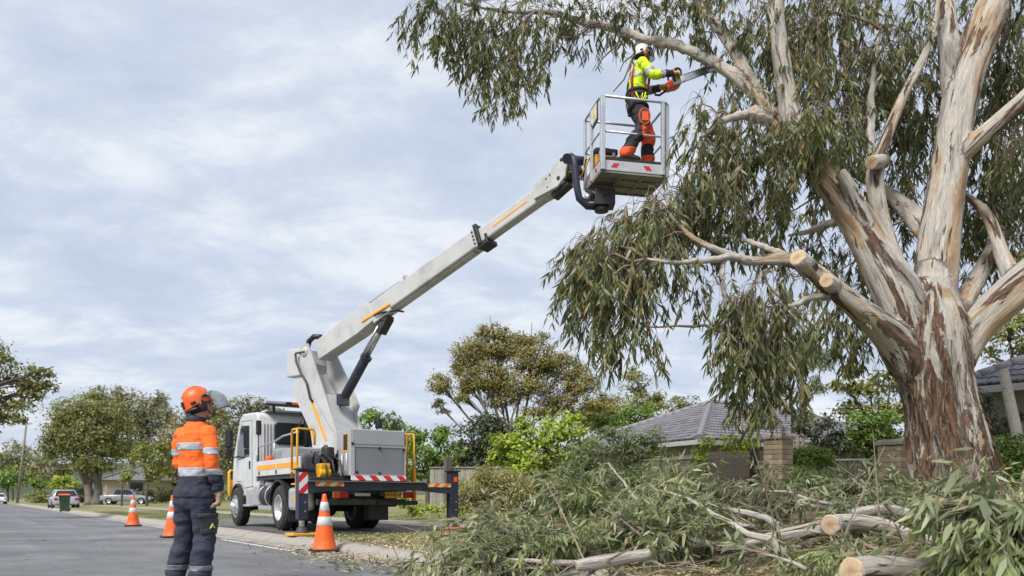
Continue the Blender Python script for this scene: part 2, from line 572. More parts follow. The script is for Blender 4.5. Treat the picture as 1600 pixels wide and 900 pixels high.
# ================================================================== leaf and twig arrays
def unit(a):
    return a / np.maximum(np.linalg.norm(a, axis=-1, keepdims=True), 1e-9)
def lance(base, d, nrm, L, Wd, curve):
    """lanceolate leaves, 6 vertices / 4 triangles each"""
    n = len(base)
    d = unit(d); side = unit(np.cross(d, nrm)); nr = unit(np.cross(side, d))
    L = L[:, None]; Wd = Wd[:, None]; curve = curve[:, None]
    def st(t, w):
        c = base + d * L * t + nr * (curve * L * t * t)
        return c, side * Wd * w
    c0, _ = st(0, 0); c1, s1 = st(0.3, 0.5); c2, s2 = st(0.66, 0.36); c3, _ = st(1.0, 0)
    V = np.stack([c0, c1 - s1, c1 + s1, c2 - s2, c2 + s2, c3], 1).reshape(-1, 3)
    F = np.array([[0, 1, 2], [1, 3, 2], [2, 3, 4], [3, 5, 4]])
    F = (F[None] + (np.arange(n) * 6)[:, None, None]).reshape(-1, 3)
    return V, F
def kite(base, d, nrm, L, Wd):
    n = len(base)
    d = unit(d); side = unit(np.cross(d, nrm)); nr = np.cross(side, d)
    L = L[:, None]; Wd = Wd[:, None]
    V = np.stack([base, base + d * L * 0.45 - side * Wd * 0.5 + nr * L * 0.07, base + d * L, base + d * L * 0.45 + side * Wd * 0.5 + nr * L * 0.07], 1).reshape(-1, 3)
    F = np.array([[0, 1, 2], [0, 2, 3]])
    F = (F[None] + (np.arange(n) * 4)[:, None, None]).reshape(-1, 3)
    return V, F
def twigs(a, b, ra, rb, sag=0.0, seg=3):
    """many thin 3-sided tapered twigs from a to b"""
    n = len(a); V = []
    t = unit(b - a); u = unit(np.cross(t, np.array([0.31, 0.57, 0.76]))); w = np.cross(t, u)
    for i in range(seg + 1):
        k = i / seg
        c = a * (1 - k) + b * k
        if np.ndim(sag) or sag:
            c = c + np.stack([np.zeros(n), np.zeros(n), sag * 4 * k * (1 - k) * np.ones(n)], 1)
        r_ = (ra * (1 - k) + rb * k)
        r_ = r_[:, None] if np.ndim(r_) else r_
        for j in range(3):
            an = 2 * math.pi * j / 3
            V.append(c + (u * math.cos(an) + w * math.sin(an)) * r_)
    V = np.stack(V, 1).reshape(-1, 3)
    F = []
    for i in range(seg):
        for j in range(3):
            j2 = (j + 1) % 3
            F += [[i * 3 + j, i * 3 + j2, (i + 1) * 3 + j2], [i * 3 + j, (i + 1) * 3 + j2, (i + 1) * 3 + j]]
    F = (np.array(F)[None] + (np.arange(n) * (seg + 1) * 3)[:, None, None]).reshape(-1, 3)
    return V, F
def cat(parts):
    V, F, o = [], [], 0
    for v, f in parts:
        V.append(v); F.append(f + o); o += len(v)
    return np.concatenate(V), np.concatenate(F)
def rdir(n):
    return unit(rng.normal(size=(n, 3)))
def crown_leaves(blobs, leaf, cover, per=40, droop=0.2, aspect=0.5, ymax=None):
    """blobs: (centre xyz, radii xyz, pixels per metre). Leaf clumps spread through each blob, leaves spread through each clump"""
    out, cl = [], []
    for c, r_, s in blobs:
        c = np.array(c); r_ = np.array(r_)
        area = math.pi * r_[0] * r_[2]
        n = int(cover * area / (leaf * leaf * aspect * 0.5))
        nc = max(5, n // per)
        dd = rdir(nc); dd[:, 2] = np.where(dd[:, 2] < -0.3, dd[:, 2] * 0.7, dd[:, 2])
        rad = 0.35 + 0.68 * np.sqrt(rng.random(nc))
        cc = c + dd * r_ * rad[:, None]
        cl.append(cc)
        cr = (0.13 + 0.16 * rng.random(nc)) * r_.mean() + leaf * 0.6
        k = rng.integers(int(per * 0.5), int(per * 1.5), nc)
        idx = np.repeat(np.arange(nc), k)
        g = rng.normal(size=(len(idx), 3)) * np.array([0.62, 0.62, 0.42])
        p = cc[idx] + g * cr[idx][:, None]
        nrm = unit(unit(p - c) * 0.7 + np.array([0, 0, 0.75]) + rng.normal(size=p.shape) * 0.55)
        d = np.cross(nrm, rdir(len(p))) + np.array([0, 0, -droop])
        L = leaf * (0.65 + 0.7 * rng.random(len(p)))
        out.append(kite(p, d, nrm, L, L * aspect * (0.8 + 0.4 * rng.random(len(p)))))
    return cat(out), cl

BARKS = {}
def barkmat(name, c1, c2):
    if name in BARKS:
        return BARKS[name]
    m, nt, p = nodes_of(name)
    tc = nd(nt, 'ShaderNodeTexCoord').outputs['Object']
    mp = nd(nt, 'ShaderNodeMapping'); mp.inputs['Scale'].default_value = (3, 3, 0.6); nt.links.new(tc, mp.inputs[0])
    n1 = noise_node(nt, mp.outputs[0], 3.0, 7, 0.65)
    nt.links.new(ramp_node(nt, n1.outputs[0], [(0.35, c1), (0.65, c2)]).outputs[0], p.inputs['Base Color'])
    p.inputs['Roughness'].default_value = 0.9
    bm = nd(nt, 'ShaderNodeBump'); bm.inputs['Strength'].default_value = 0.7; bm.inputs['Distance'].default_value = 0.05
    nt.links.new(n1.outputs[0], bm.inputs['Height']); nt.links.new(bm.outputs[0], p.inputs['Normal'])
    BARKS[name] = m
    return m
BK_GREY = barkmat('bark_grey', (0.10, 0.085, 0.07), (0.22, 0.19, 0.16))
BK_BROWN = barkmat('bark_brown', (0.05, 0.038, 0.028), (0.12, 0.095, 0.07))

def tree(name, cat_, label, Y, base, blobs, leaf, mat, bark=BK_BROWN, cover=3.6, r=0.2, fork=0.35, stems=1, group=None, droop=0.2, aspect=0.5, dk=0.8, per=40, limbs=True):
    """base: photo column of the foot (or (column, depth shift)); blobs: (px, py, rx, ry[, depth shift]) outlines of the crown's masses as they stand at distance Y"""
    s = FPX / Y
    X0 = (base - 800) / s
    z0 = gz(X0, Y)
    root = empty(name, (X0, Y, z0), 0, label, cat_, group)
    B = []
    for b in blobs:
        dy = b[4] if len(b) > 4 else rng.uniform(-0.25, 0.25) * b[2] / s
        yy = Y + dy
        c = W(b[0], b[1], yy); ss = FPX / yy
        B.append(((c.x, c.y, c.z), (b[2] / ss, (b[2] + b[3]) / 2 / ss * dk, b[3] / ss), ss))
    (V, F), cl = crown_leaves(B, leaf, cover, per, droop, aspect)
    np_obj('crown', V - np.array([X0, Y, z0]), F, mat, root)
    if limbs:
        mb = MB()
        zb = min(b[0][2] - b[1][2] for b in B); zt = max(b[0][2] for b in B)
        zf = z0 + (max(zb, z0 + 0.3) - z0) * (0.6 + fork) + 0.1
        cx = sum(b[0][0] for b in B) / len(B)
        fx = X0 + (cx - X0) * 0.3
        for st in range(stems):
            ox = (st - (stems - 1) / 2) * r * 1.6
            f = Vector((fx + ox * 1.5, Y + random.uniform(-1, 1) * r, zf))
            mid = Vector((X0 + ox, Y, z0)).lerp(f, 0.5) + Vector((random.uniform(-r, r) * 0.5, random.uniform(-r, r) * 0.5, 0))
            mb.tube([(X0 + ox, Y, z0 - 0.1), (X0 + ox, Y, z0 + r * 0.8), mid, f], [r * 1.5, r * 1.1, r * 0.9, r * 0.8], 9)
            for i, (b, cc) in enumerate(zip(B, cl)):
                if stems > 1 and i % stems != st:
                    continue
                e = Vector(b[0])
                k = f.lerp(e, 0.5) + Vector((random.uniform(-.15, .15), random.uniform(-.15, .15), 0.12)) * (e - f).length
                mb.tube([f - Vector((0, 0, r * 0.6)), f.lerp(k, 0.5), k, e, e + (e - k) * 0.3], [r * 0.62, r * 0.5, r * 0.36, r * 0.2, r * 0.1], 6)
                for q in cc[:: max(1, len(cc) // 9)]:
                    q = Vector(q); a = k.lerp(e, random.uniform(0.2, 1))
                    mb.tube([a, a.lerp(q, 0.5) + Vector((0, 0, 0.05)) * (q - a).length, q], [r * 0.2, r * 0.14, r * 0.05], 4)
        mb.v = [p - Vector((X0, Y, z0)) for p in mb.v]
        mb.build('trunk', bark, root)
    return root
# ================================================================== background trees and shrubs
L_OLIVE = leafmat('leaf_olive', (0.116, 0.138, 0.046), (0.244, 0.254, 0.085), (0.361, 0.266, 0.106))
L_RUST = leafmat('leaf_rust', (0.133, 0.125, 0.045), (0.267, 0.223, 0.075), (0.375, 0.232, 0.107))
L_LIME = leafmat('leaf_lime', (0.195, 0.260, 0.033), (0.351, 0.429, 0.065), (0.468, 0.442, 0.091))
L_GUMO = leafmat('leaf_gum_olive', (0.14, 0.135, 0.045), (0.29, 0.26, 0.085), (0.36, 0.24, 0.10))
L_MID = leafmat('leaf_mid', (0.114, 0.138, 0.034), (0.228, 0.246, 0.060), (0.324, 0.276, 0.084))
L_GREEN = leafmat('leaf_green', (0.070, 0.132, 0.028), (0.171, 0.264, 0.054), (0.279, 0.310, 0.078))
L_DARK = leafmat('leaf_dark', (0.039, 0.054, 0.035), (0.098, 0.116, 0.066), (0.155, 0.116, 0.098))
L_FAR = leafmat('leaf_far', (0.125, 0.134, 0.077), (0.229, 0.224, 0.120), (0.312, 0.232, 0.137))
L_GREYG = leafmat('leaf_grey_green', (0.145, 0.179, 0.102), (0.255, 0.298, 0.171), (0.341, 0.290, 0.153))
L_STRAW = leafmat('leaf_straw', (0.202, 0.217, 0.070), (0.372, 0.341, 0.155), (0.558, 0.434, 0.264))

tree('street_tree', 'tree', 'big round dark green street tree with forked trunk behind the wheelie bin', 72, 146,
     [(140, 660, 58, 42), (105, 685, 36, 38), (175, 690, 32, 42), (148, 715, 42, 30), (120, 642, 34, 24), (182, 655, 26, 26), (85, 700, 22, 22), (150, 690, 50, 30), (110, 652, 14, 12), (160, 618, 18, 8)], 0.27, L_OLIVE, BK_GREY, 3.2, 0.42, 0.1, stems=2)
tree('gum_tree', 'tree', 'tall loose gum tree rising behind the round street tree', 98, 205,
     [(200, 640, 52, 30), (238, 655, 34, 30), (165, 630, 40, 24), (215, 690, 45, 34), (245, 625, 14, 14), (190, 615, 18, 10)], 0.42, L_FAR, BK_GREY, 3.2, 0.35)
tree('young_tree', 'tree', 'small yellow green tree on the verge beside the silver sedan', 60, 229,
     [(232, 722, 33, 26), (250, 742, 20, 16), (222, 702, 20, 14), (245, 705, 18, 14)], 0.26, L_MID, BK_BROWN, 3.2, 0.11, 0.5)
tree('young_tree', 'tree', 'thin sapling with sparse yellow leaves in front of the silver sedan', 61, 190,
     [(190, 747, 14, 11), (205, 740, 14, 10)], 0.24, L_MID, BK_BROWN, 2.6, 0.08, 0.5)
tree('overhanging_tree', 'tree', 'dark tree leaning into view at the left edge above the street', 30, -95,
     [(-5, 560, 28, 26), (28, 592, 32, 22), (62, 580, 22, 16), (15, 632, 34, 20), (52, 612, 24, 18), (74, 604, 14, 10), (-45, 570, 45, 60), (28, 655, 14, 8), (-20, 640, 40, 30)],
     0.16, L_OLIVE, BK_BROWN, 2.9, 0.14)
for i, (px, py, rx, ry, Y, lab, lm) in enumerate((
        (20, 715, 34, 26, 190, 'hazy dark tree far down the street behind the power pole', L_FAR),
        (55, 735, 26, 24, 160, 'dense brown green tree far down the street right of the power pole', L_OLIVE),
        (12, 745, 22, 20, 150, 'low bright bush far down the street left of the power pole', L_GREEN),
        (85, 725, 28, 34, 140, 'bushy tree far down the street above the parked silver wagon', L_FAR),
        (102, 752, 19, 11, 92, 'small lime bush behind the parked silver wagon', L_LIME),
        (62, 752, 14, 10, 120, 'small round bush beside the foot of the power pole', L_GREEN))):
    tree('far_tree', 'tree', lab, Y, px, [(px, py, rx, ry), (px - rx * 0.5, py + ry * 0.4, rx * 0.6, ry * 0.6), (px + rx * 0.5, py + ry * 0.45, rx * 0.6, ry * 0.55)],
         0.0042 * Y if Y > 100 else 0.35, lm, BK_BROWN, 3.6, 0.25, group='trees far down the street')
tree('gum_tree', 'tree', 'brown green gum tree directly behind the standing worker', 88, 300,
     [(285, 690, 36, 36), (318, 660, 36, 32), (345, 700, 42, 46), (300, 735, 40, 30), (265, 720, 24, 30), (340, 650, 22, 16)], 0.4, L_RUST, BK_GREY, 3.4, 0.3)
tree('gum_tree', 'tree', 'tall olive gum tree between the worker and the truck cab', 80, 385,
     [(375, 650, 34, 26), (400, 636, 24, 14), (405, 685, 44, 42), (365, 700, 34, 40), (435, 650, 26, 20), (380, 740, 44, 26), (450, 690, 30, 40)], 0.38, L_FAR, BK_GREY, 3.4, 0.32)
tree('gum_tree', 'tree', 'yellow green tree top showing just right of the white turret', 46, 596,
     [(592, 655, 30, 17), (576, 647, 14, 10), (612, 668, 20, 14), (560, 670, 24, 20), (590, 690, 40, 24)], 0.24, L_GREEN, BK_BROWN, 2.7, 0.14)
tree('background_tree', 'tree', 'leafy green trees massed behind the truck tray', 58, 520,
     [(470, 715, 50, 40), (530, 700, 40, 36), (580, 725, 50, 34), (630, 700, 30, 30), (420, 735, 40, 30)], 0.3, L_OLIVE, BK_BROWN, 3.4, 0.25)
tree('garden_tree', 'tree', 'rounded mid green garden tree right of the grey cabinet', 32, 670,
     [(668, 702, 34, 34), (650, 682, 20, 16), (690, 680, 20, 16), (660, 735, 38, 22), (700, 710, 24, 28)], 0.19, L_GREEN, BK_BROWN, 3.6, 0.14)
tree('garden_tree', 'tree', 'very dark shrubby tree behind the lime tree', 37, 742,
     [(735, 692, 34, 34), (764, 666, 32, 26), (722, 715, 30, 20), (770, 705, 34, 30), (800, 690, 30, 34), (750, 735, 50, 20)], 0.2, L_DARK, BK_BROWN, 4.0, 0.18)
tree('gum_tree', 'tree', 'large rusty olive gum tree with open crown above the garden', 50, 808,
     [(738, 552, 34, 28), (785, 542, 44, 26), (838, 560, 42, 28), (880, 575, 38, 28), (906, 600, 30, 24), (756, 590, 42, 30), (818, 600, 50, 28),
      (688, 602, 22, 20), (690, 638, 12, 14), (870, 622, 36, 18), (932, 632, 24, 18), (716, 575, 14, 12), (722, 622, 18, 12), (780, 625, 30, 14), (850, 640, 40, 14), (770, 520, 26, 14), (830, 530, 26, 14), (740, 600, 24, 20)], 0.17, L_GUMO, BK_GREY, 4.4, 0.2, -0.35, stems=2, per=50)
tree('gum_tree', 'tree', 'brown gum crown behind the bright bushes, right of the rusty gum', 70, 950,
     [(930, 640, 34, 24), (965, 632, 30, 22), (900, 650, 30, 18), (950, 660, 50, 24)], 0.32, L_RUST, BK_GREY, 3.0, 0.25)
tree('garden_tree', 'tree', 'broad fresh green tree top beside the grey tiled roof', 52, 985,
     [(985, 652, 46, 19), (945, 658, 28, 15), (1022, 656, 24, 13), (980, 680, 60, 20)], 0.24, L_GREEN, BK_BROWN, 3.6, 0.2)
tree('gum_tree', 'tree', 'dark upright gum behind the peak of the grey tiled roof', 84, 1010,
     [(996, 602, 24, 22), (990, 586, 13, 11), (1030, 630, 28, 18), (1005, 630, 30, 20)], 0.36, L_OLIVE, BK_GREY, 3.0, 0.25)
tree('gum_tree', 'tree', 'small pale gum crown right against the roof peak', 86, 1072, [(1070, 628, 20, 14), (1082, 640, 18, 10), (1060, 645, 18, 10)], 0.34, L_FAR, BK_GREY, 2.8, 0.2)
tree('garden_tree', 'tree', 'bright lime green garden tree in front of the paling fence', 22, 852,
     [(800, 702, 36, 24), (838, 682, 40, 24), (880, 672, 36, 20), (908, 692, 26, 26), (780, 690, 18, 15), (850, 712, 48, 18), (895, 652, 18, 9), (818, 658, 16, 8), (770, 715, 16, 10), (830, 725, 50, 18), (890, 722, 34, 18), (800, 725, 30, 14)], 0.13, L_LIME, BK_BROWN, 3.5, 0.09, 0.2, stems=2)
tree('garden_shrub', 'shrub', 'olive shrub with pale straw tips behind the cut branches', 18.5, 945,
     [(928, 712, 42, 24), (968, 696, 36, 24), (998, 702, 18, 20), (908, 732, 38, 18), (950, 674, 22, 10), (985, 730, 36, 18), (940, 752, 56, 22), (990, 758, 36, 20), (1016, 694, 22, 24), (1030, 716, 22, 18)], 0.13, L_GREYG, BK_BROWN, 3.4, 0.05, aspect=0.32, limbs=False)
tree('weeping_tree', 'tree', 'thin grey green multi stemmed tree beside the brick pillar', 20, 1245,
     [(1225, 562, 28, 30), (1260, 560, 26, 30), (1212, 602, 22, 26), (1276, 598, 12, 20), (1240, 532, 26, 14), (1250, 610, 20, 20), (1285, 560, 12, 20)], 0.15, L_GREYG, BK_GREY, 2.4, 0.06, 0.1, stems=3, droop=0.9, aspect=0.25)
tree('garden_tree', 'tree', 'yellow green tree crowding behind the big gum trunk', 21, 1370,
     [(1360, 600, 36, 24), (1395, 588, 24, 16), (1342, 642, 38, 24), (1390, 640, 32, 28), (1370, 680, 46, 22), (1318, 602, 16, 10), (1330, 580, 14, 10), (1420, 620, 26, 34)], 0.13, L_MID, BK_BROWN, 3.0, 0.08)
tree('garden_shrub', 'shrub', 'mid green shrub below the yellow green tree', 19.5, 1360,
     [(1350, 672, 40, 26), (1390, 670, 34, 28), (1330, 690, 30, 20), (1380, 705, 50, 20)], 0.12, L_GREEN, BK_BROWN, 3.6, 0.06)
tree('garden_shrub', 'shrub', 'dark purple brown shrub between the two brick pillars', 19, 1280,
     [(1268, 668, 34, 20), (1305, 690, 32, 22), (1250, 650, 18, 12), (1290, 712, 50, 18)], 0.11, L_DARK, BK_BROWN, 3.6, 0.05)
tree('clipped_hedge', 'hedge', 'clipped bright green hedge block right of the first pillar', 17, 1265,
     [(1246, 712, 19, 15), (1268, 711, 22, 16), (1287, 712, 16, 15), (1265, 722, 34, 12)], 0.055, L_GREEN, BK_BROWN, 5.0, 0.04, dk=0.9, limbs=False)
tree('garden_shrub', 'shrub', 'low strappy green shrub under the clipped hedge', 14.6, 1265,
     [(1265, 748, 40, 16), (1240, 756, 18, 12), (1295, 752, 18, 10)], 0.12, L_GREEN, BK_BROWN, 3.2, 0.03, aspect=0.3, limbs=False)
tree('garden_shrub', 'shrub', 'glossy dark green shrub at the right edge beyond the gum trunk', 12.6, 1590,
     [(1580, 716, 30, 28), (1602, 698, 22, 22), (1563, 692, 15, 12), (1600, 740, 40, 24)], 0.075, L_GREEN, BK_BROWN, 4.0, 0.04, aspect=0.5)
tree('garden_shrub', 'shrub', 'dark loose shrub behind the leaning timber post', 14.8, 1550,
     [(1545, 640, 22, 24), (1560, 670, 30, 22), (1535, 620, 12, 14), (1600, 655, 20, 14)], 0.09, L_DARK, BK_BROWN, 3.0, 0.03)
tree('gum_tree', 'tree', 'green tree showing above the roof at the right edge', 34, 1580,
     [(1575, 527, 36, 26), (1602, 505, 28, 20), (1548, 556, 20, 16), (1610, 545, 30, 24)], 0.2, L_OLIVE, BK_BROWN, 2.8, 0.15)
tree('climbing_vine', 'vine', 'yellow green vine spilling over the timber gate', 16.3, 1120,
     [(1128, 691, 42, 9), (1168, 690, 22, 11), (1096, 708, 14, 20), (1090, 735, 12, 12), (1150, 700, 30, 8)], 0.085, L_LIME, BK_BROWN, 3.0, 0.02, dk=0.5, limbs=False)
tree('garden_shrub', 'shrub', 'wide rangy shrub with straw coloured tips right of the truck outrigger', 21, 765,
     [(740, 764, 36, 28), (790, 768, 42, 30), (766, 742, 30, 15), (824, 778, 34, 24), (708, 790, 22, 12), (850, 786, 30, 18), (765, 790, 60, 14)], 0.14, L_STRAW, BK_BROWN, 3.8, 0.03, aspect=0.28)
tree('garden_shrub', 'shrub', 'low lime groundcover shrub below the right outrigger', 22.5, 665,
     [(655, 796, 28, 8), (690, 792, 26, 10), (640, 780, 20, 12), (722, 796, 20, 9)], 0.12, L_LIME, BK_BROWN, 3.4, 0.03, limbs=False)

for i, (px, Y, h_, lab, lm) in enumerate(((128, 96, 30, 'dark shrub beside the trunk of the round street tree', L_DARK), (250, 84, 26, 'dark shrub between the sedan and the worker', L_DARK), (278, 78, 34, 'olive shrub behind the worker beside the pale house', L_OLIVE), (75, 104, 22, 'low dark shrub behind the parked silver wagon', L_OLIVE), (330, 70, 30, 'olive bush in front of the truck cab', L_OLIVE))):
    tree('verge_shrub', 'shrub', lab, Y, px, [(px, 786 - h_ * .5, 24, h_ * .5), (px - 16, 788 - h_ * .36, 18, h_ * .4), (px + 18, 788 - h_ * .4, 18, h_ * .42)], 0.3, lm, BK_BROWN, 3.6, 0.08, group='shrubs along the far verge')
tree('garden_shrub', 'shrub', 'dense mid green shrub at the foot of the lime tree', 20.5, 880,
     [(868, 758, 40, 24), (905, 768, 40, 22), (840, 772, 30, 18), (930, 780, 40, 16)], 0.12, L_MID, BK_BROWN, 3.8, 0.03, limbs=False)
tree('garden_shrub', 'shrub', 'leafy olive shrub in front of the brown garden wall', 16.4, 1050,
     [(1030, 742, 34, 22), (1066, 752, 34, 18), (1100, 762, 30, 16)], 0.11, L_GREYG, BK_BROWN, 3.0, 0.03, aspect=0.32, limbs=False)
# ================================================================== houses, walls, fences
RIDGE = M('ridge_tile', (0.21, 0.205, 0.22), 0.7, 0.2, 3.0, dirt=0.3)
GUTTER = M('gutter_metal', (0.36, 0.36, 0.36), 0.5, 0.1, 4.0, dirt=0.3)
WALLM = M('rendered_wall', (0.25, 0.22, 0.18), 0.9, 0.12, 3.0, bump=0.4, bscale=200, dirt=0.3)
MORTAR = M('mortar', (0.27, 0.24, 0.2), 0.95, 0.15, 20.0, bump=0.5, bscale=150)
def brickmat(name, c, v):
    m, nt, p = nodes_of(name)
    oi = nd(nt, 'ShaderNodeObjectInfo')
    tc = nd(nt, 'ShaderNodeTexCoord').outputs['Object']
    a = ramp_node(nt, oi.outputs['Random'], [(0, [x * (1 - v) for x in c]), (1, [x * (1 + v) for x in c])]).outputs[0]
    n = noise_node(nt, tc, 25.0, 6, 0.7)
    a = mixc(nt, 1.0, a, ramp_node(nt, n.outputs[0], [(0.3, 0.7), (0.7, 1.25)]).outputs[0], 'MULTIPLY')
    nt.links.new(a, p.inputs['Base Color']); p.inputs['Roughness'].default_value = 0.9
    b = nd(nt, 'ShaderNodeBump'); b.inputs['Strength'].default_value = 0.4; b.inputs['Distance'].default_value = 0.01
    nt.links.new(n.outputs[0], b.inputs['Height']); nt.links.new(b.outputs[0], p.inputs['Normal'])
    return m
TILE = brickmat('roof_tile', (0.155, 0.15, 0.168), 0.22)
BRICK = brickmat('sandstone_brick', (0.40, 0.31, 0.21), 0.25)
BRICKB = brickmat('brown_brick', (0.22, 0.165, 0.125), 0.25)
PALE = brickmat('weathered_timber', (0.25, 0.235, 0.21), 0.22)
TIMBER = brickmat('brown_timber', (0.105, 0.085, 0.075), 0.25)
def tile_mesh(w, l):
    mb = MB()
    xs = [-0.5, -0.36, -0.18, 0, 0.18, 0.36, 0.5]; zs = [0.0, 0.026, 0.036, 0.014, 0.02, 0.03, 0.004]
    top = []
    for y, dz in ((0, 0.03), (1, 0.0)):
        for x, z in zip(xs, zs):
            top.append((x * w * 1.02, y * l * 1.12, z + dz))
    n = len(xs)
    F = [(j, j + 1, n + j + 1, n + j) for j in range(n - 1)]
    bot = [(x * w * 1.02, 0, z - 0.012) for x, z in zip(xs, zs)]
    F += [(2 * n + j, 2 * n + j + 1, j + 1, j) for j in range(n - 1)]
    mb.add(top + bot, F, False)
    return mb.mesh('roof_tile', TILE)
def roof_face(root, C, e, inw, L, k, ze, rise, tm, w, l, budget, store, both=True):
    """courses of tiles on one hip face: eave from C along e, inward inw"""
    slope = math.hypot(k, rise); su = (inw * (k / slope) + Vector((0, 0, rise / slope)))
    nr = e.cross(su).normalized()
    if nr.z < 0:
        nr = -nr
    rot = Matrix((e, su, nr)).transposed() if e.cross(su).dot(nr) > 0 else Matrix((-e, su, nr)).transposed()
    n = int(slope / l)
    for j in range(n):
        d = j * l / slope * k
        x0, x1 = d, L - d
        m = int((x1 - x0) / w)
        for i in range(m):
            x = x0 + (x1 - x0 - m * w) / 2 + (i + 0.5) * w
            p = C + e * x + inw * d + Vector((0, 0, ze - C.z + d / k * rise + 0.03))
            store.append((p, rot))
def hip_house(name, label, C, e1, e2, L1, L2, zg, ze, rise, tw=0.3, tl=0.33, wallm=WALLM, tiles=True, over=0.5, wins=True):
    C = Vector((C[0], C[1], 0)); e1 = Vector((*e1, 0)).normalized(); e2 = Vector((*e2, 0)).normalized()
    k = min(L1, L2) / 2
    root = empty(name, (C.x, C.y, zg), 0, label, 'house')
    a = [C, C + e1 * L1, C + e1 * L1 + e2 * L2, C + e2 * L2]
    if L1 >= L2:
        r0, r1 = C + e1 * k + e2 * k, C + e1 * (L1 - k) + e2 * k
        faces = [(0, 1, 5, 4), (1, 2, 5), (2, 3, 4, 5), (3, 0, 4)]
    else:
        r0, r1 = C + e1 * k + e2 * k, C + e1 * k + e2 * (L2 - k)
        faces = [(0, 1, 4), (1, 2, 5, 4), (2, 3, 5), (3, 0, 4, 5)]
    V = [p + Vector((0, 0, ze)) for p in a] + [r0 + Vector((0, 0, ze + rise)), r1 + Vector((0, 0, ze + rise))]
    mb = MB(); mb.add(V, faces, False)
    roof = mb.build('roof', TILE, root, True)
    # walls inside the eaves, with a window on each seen side
    o = over
    b = [C + (e1 + e2) * o, C + e1 * (L1 - o) + e2 * o, C + e1 * (L1 - o) + e2 * (L2 - o), C + e1 * o + e2 * (L2 - o)]
    for i in range(4):
        p, q = b[i], b[(i + 1) % 4]
        mb = MB(); mid = (p + q) / 2
        mb.beam(Vector((p.x, p.y, (zg + ze) / 2 - 0.05)), Vector((q.x, q.y, (zg + ze) / 2 - 0.05)), 0.2, ze - zg + 0.1)
        mb.build('wall', wallm, root, True)
    for p, q, nn in () if not wins else ((C + e2 * o, C + e2 * o + e1 * L1, -e2), (C + e1 * o, C + e1 * o + e2 * L2, -e1)):
        for t in (0.3, 0.68):
            c = p.lerp(q, t) + nn * 0.105; d = (q - p).normalized()
            mb = MB(); mb.beam(c - d * 0.8 + Vector((0, 0, ze - 0.95)), c + d * 0.8 + Vector((0, 0, ze - 0.95)), 0.07, 1.2)
            wi = mb.build('window', GUTTER, root, True)
            mb = MB(); mb.beam(c + nn * 0.036 - d * 0.72 + Vector((0, 0, ze - 0.95)), c + nn * 0.036 + d * 0.72 + Vector((0, 0, ze - 0.95)), 0.012, 1.06)
            mb.build('pane', GLASS, wi, True)
    # soffit, gutter
    for i in range(4):
        p, q = a[i], a[(i + 1) % 4]
        mb = MB(); mb.beam(p + Vector((0, 0, ze - 0.07)), q + Vector((0, 0, ze - 0.07)), 0.12, 0.14)
        mb.build('gutter', GUTTER, root, True)
    mb = MB(); mb.add([p + Vector((0, 0, ze - 0.05)) for p in a], [(3, 2, 1, 0)]); mb.build('soffit', GUTTER, root, True)
    if tiles:
        tm = tile_mesh(tw, tl); st = []
        roof_face(root, C + Vector((0, 0, 0)), e1, e2, L1, k, ze, rise, tm, tw, tl, 0, st)
        roof_face(root, C, e2, e1, L2, k, ze, rise, tm, tw, tl, 0, st)
        st.sort(key=lambda t: (t[0] - Vector((0, 0, CAMZ))).length)
        tv = np.array([v.co[:] for v in tm.vertices]); tf = np.array([p.vertices[:] for p in tm.polygons])
        vis = []; rest = []
        for t in st:
            px = 800 + FPX * t[0].x / t[0].y
            (vis if -20 < px < 1625 and len(vis) < 300 else rest).append(t)
        for p, r_ in vis:
            inst('roof_tile', tm, p, r_, roof, world=True)
        if rest:
            VV = np.concatenate([(np.array(r_) @ tv.T).T + np.array(p) for p, r_ in rest]); FF = np.concatenate([tf + i * len(tv) for i in range(len(rest))])
            tag(np_obj('roof_tile_field', VV, FF, TILE, roof, True), kind='stuff')
    # hip and ridge caps
    hm = MB(); hm.tube([(0, 0, 0), (0, 0.36, 0.012)], [0.13, 0.105], 8); hme = hm.mesh('ridge_cap', RIDGE)
    segs = [(a[0], r0), (a[1], r1 if L1 >= L2 else r0), (a[3], r0 if L1 >= L2 else r1), (r0, r1)]
    for p, q in segs:
        p = p + Vector((0, 0, ze if p in a else ze + rise)); q = q + Vector((0, 0, ze + rise))
        if (q - p).length < 0.3:
            continue
        d = (q - p).normalized(); n = int((q - p).length / 0.34)
        rot = d.to_track_quat('Y', 'Z').to_matrix()
        for i in range(n):
            inst('ridge_cap', hme, p + d * (i * 0.34) + Vector((0, 0, 0.05)), rot, roof, world=True)
    return root
hip_house('house', 'low house with grey tiled hip roof behind the vine covered gate', (5.6, 23.0), (-0.46, 0.888), (0.885, 0.466), 8.9, 12.0, 0.45, 2.6, 1.8, wins=False)
hip_house('house', 'grey tiled house at the right edge behind the gum trunk', (9.05, 15.9), (0.72, -0.69), (0.69, 0.72), 10.0, 11.0, 0.5, 3.1, 2.5, 0.3, 0.32)
hip_house('house', 'distant pale house behind the silver sedan', (-47.5, 89.0), (0.86, 0.5), (-0.5, 0.86), 12, 9, 0.3, 3.1, 1.7, wallm=M('cream_render', (0.42, 0.34, 0.26), 0.9, 0.1, 2.0), tiles=False)

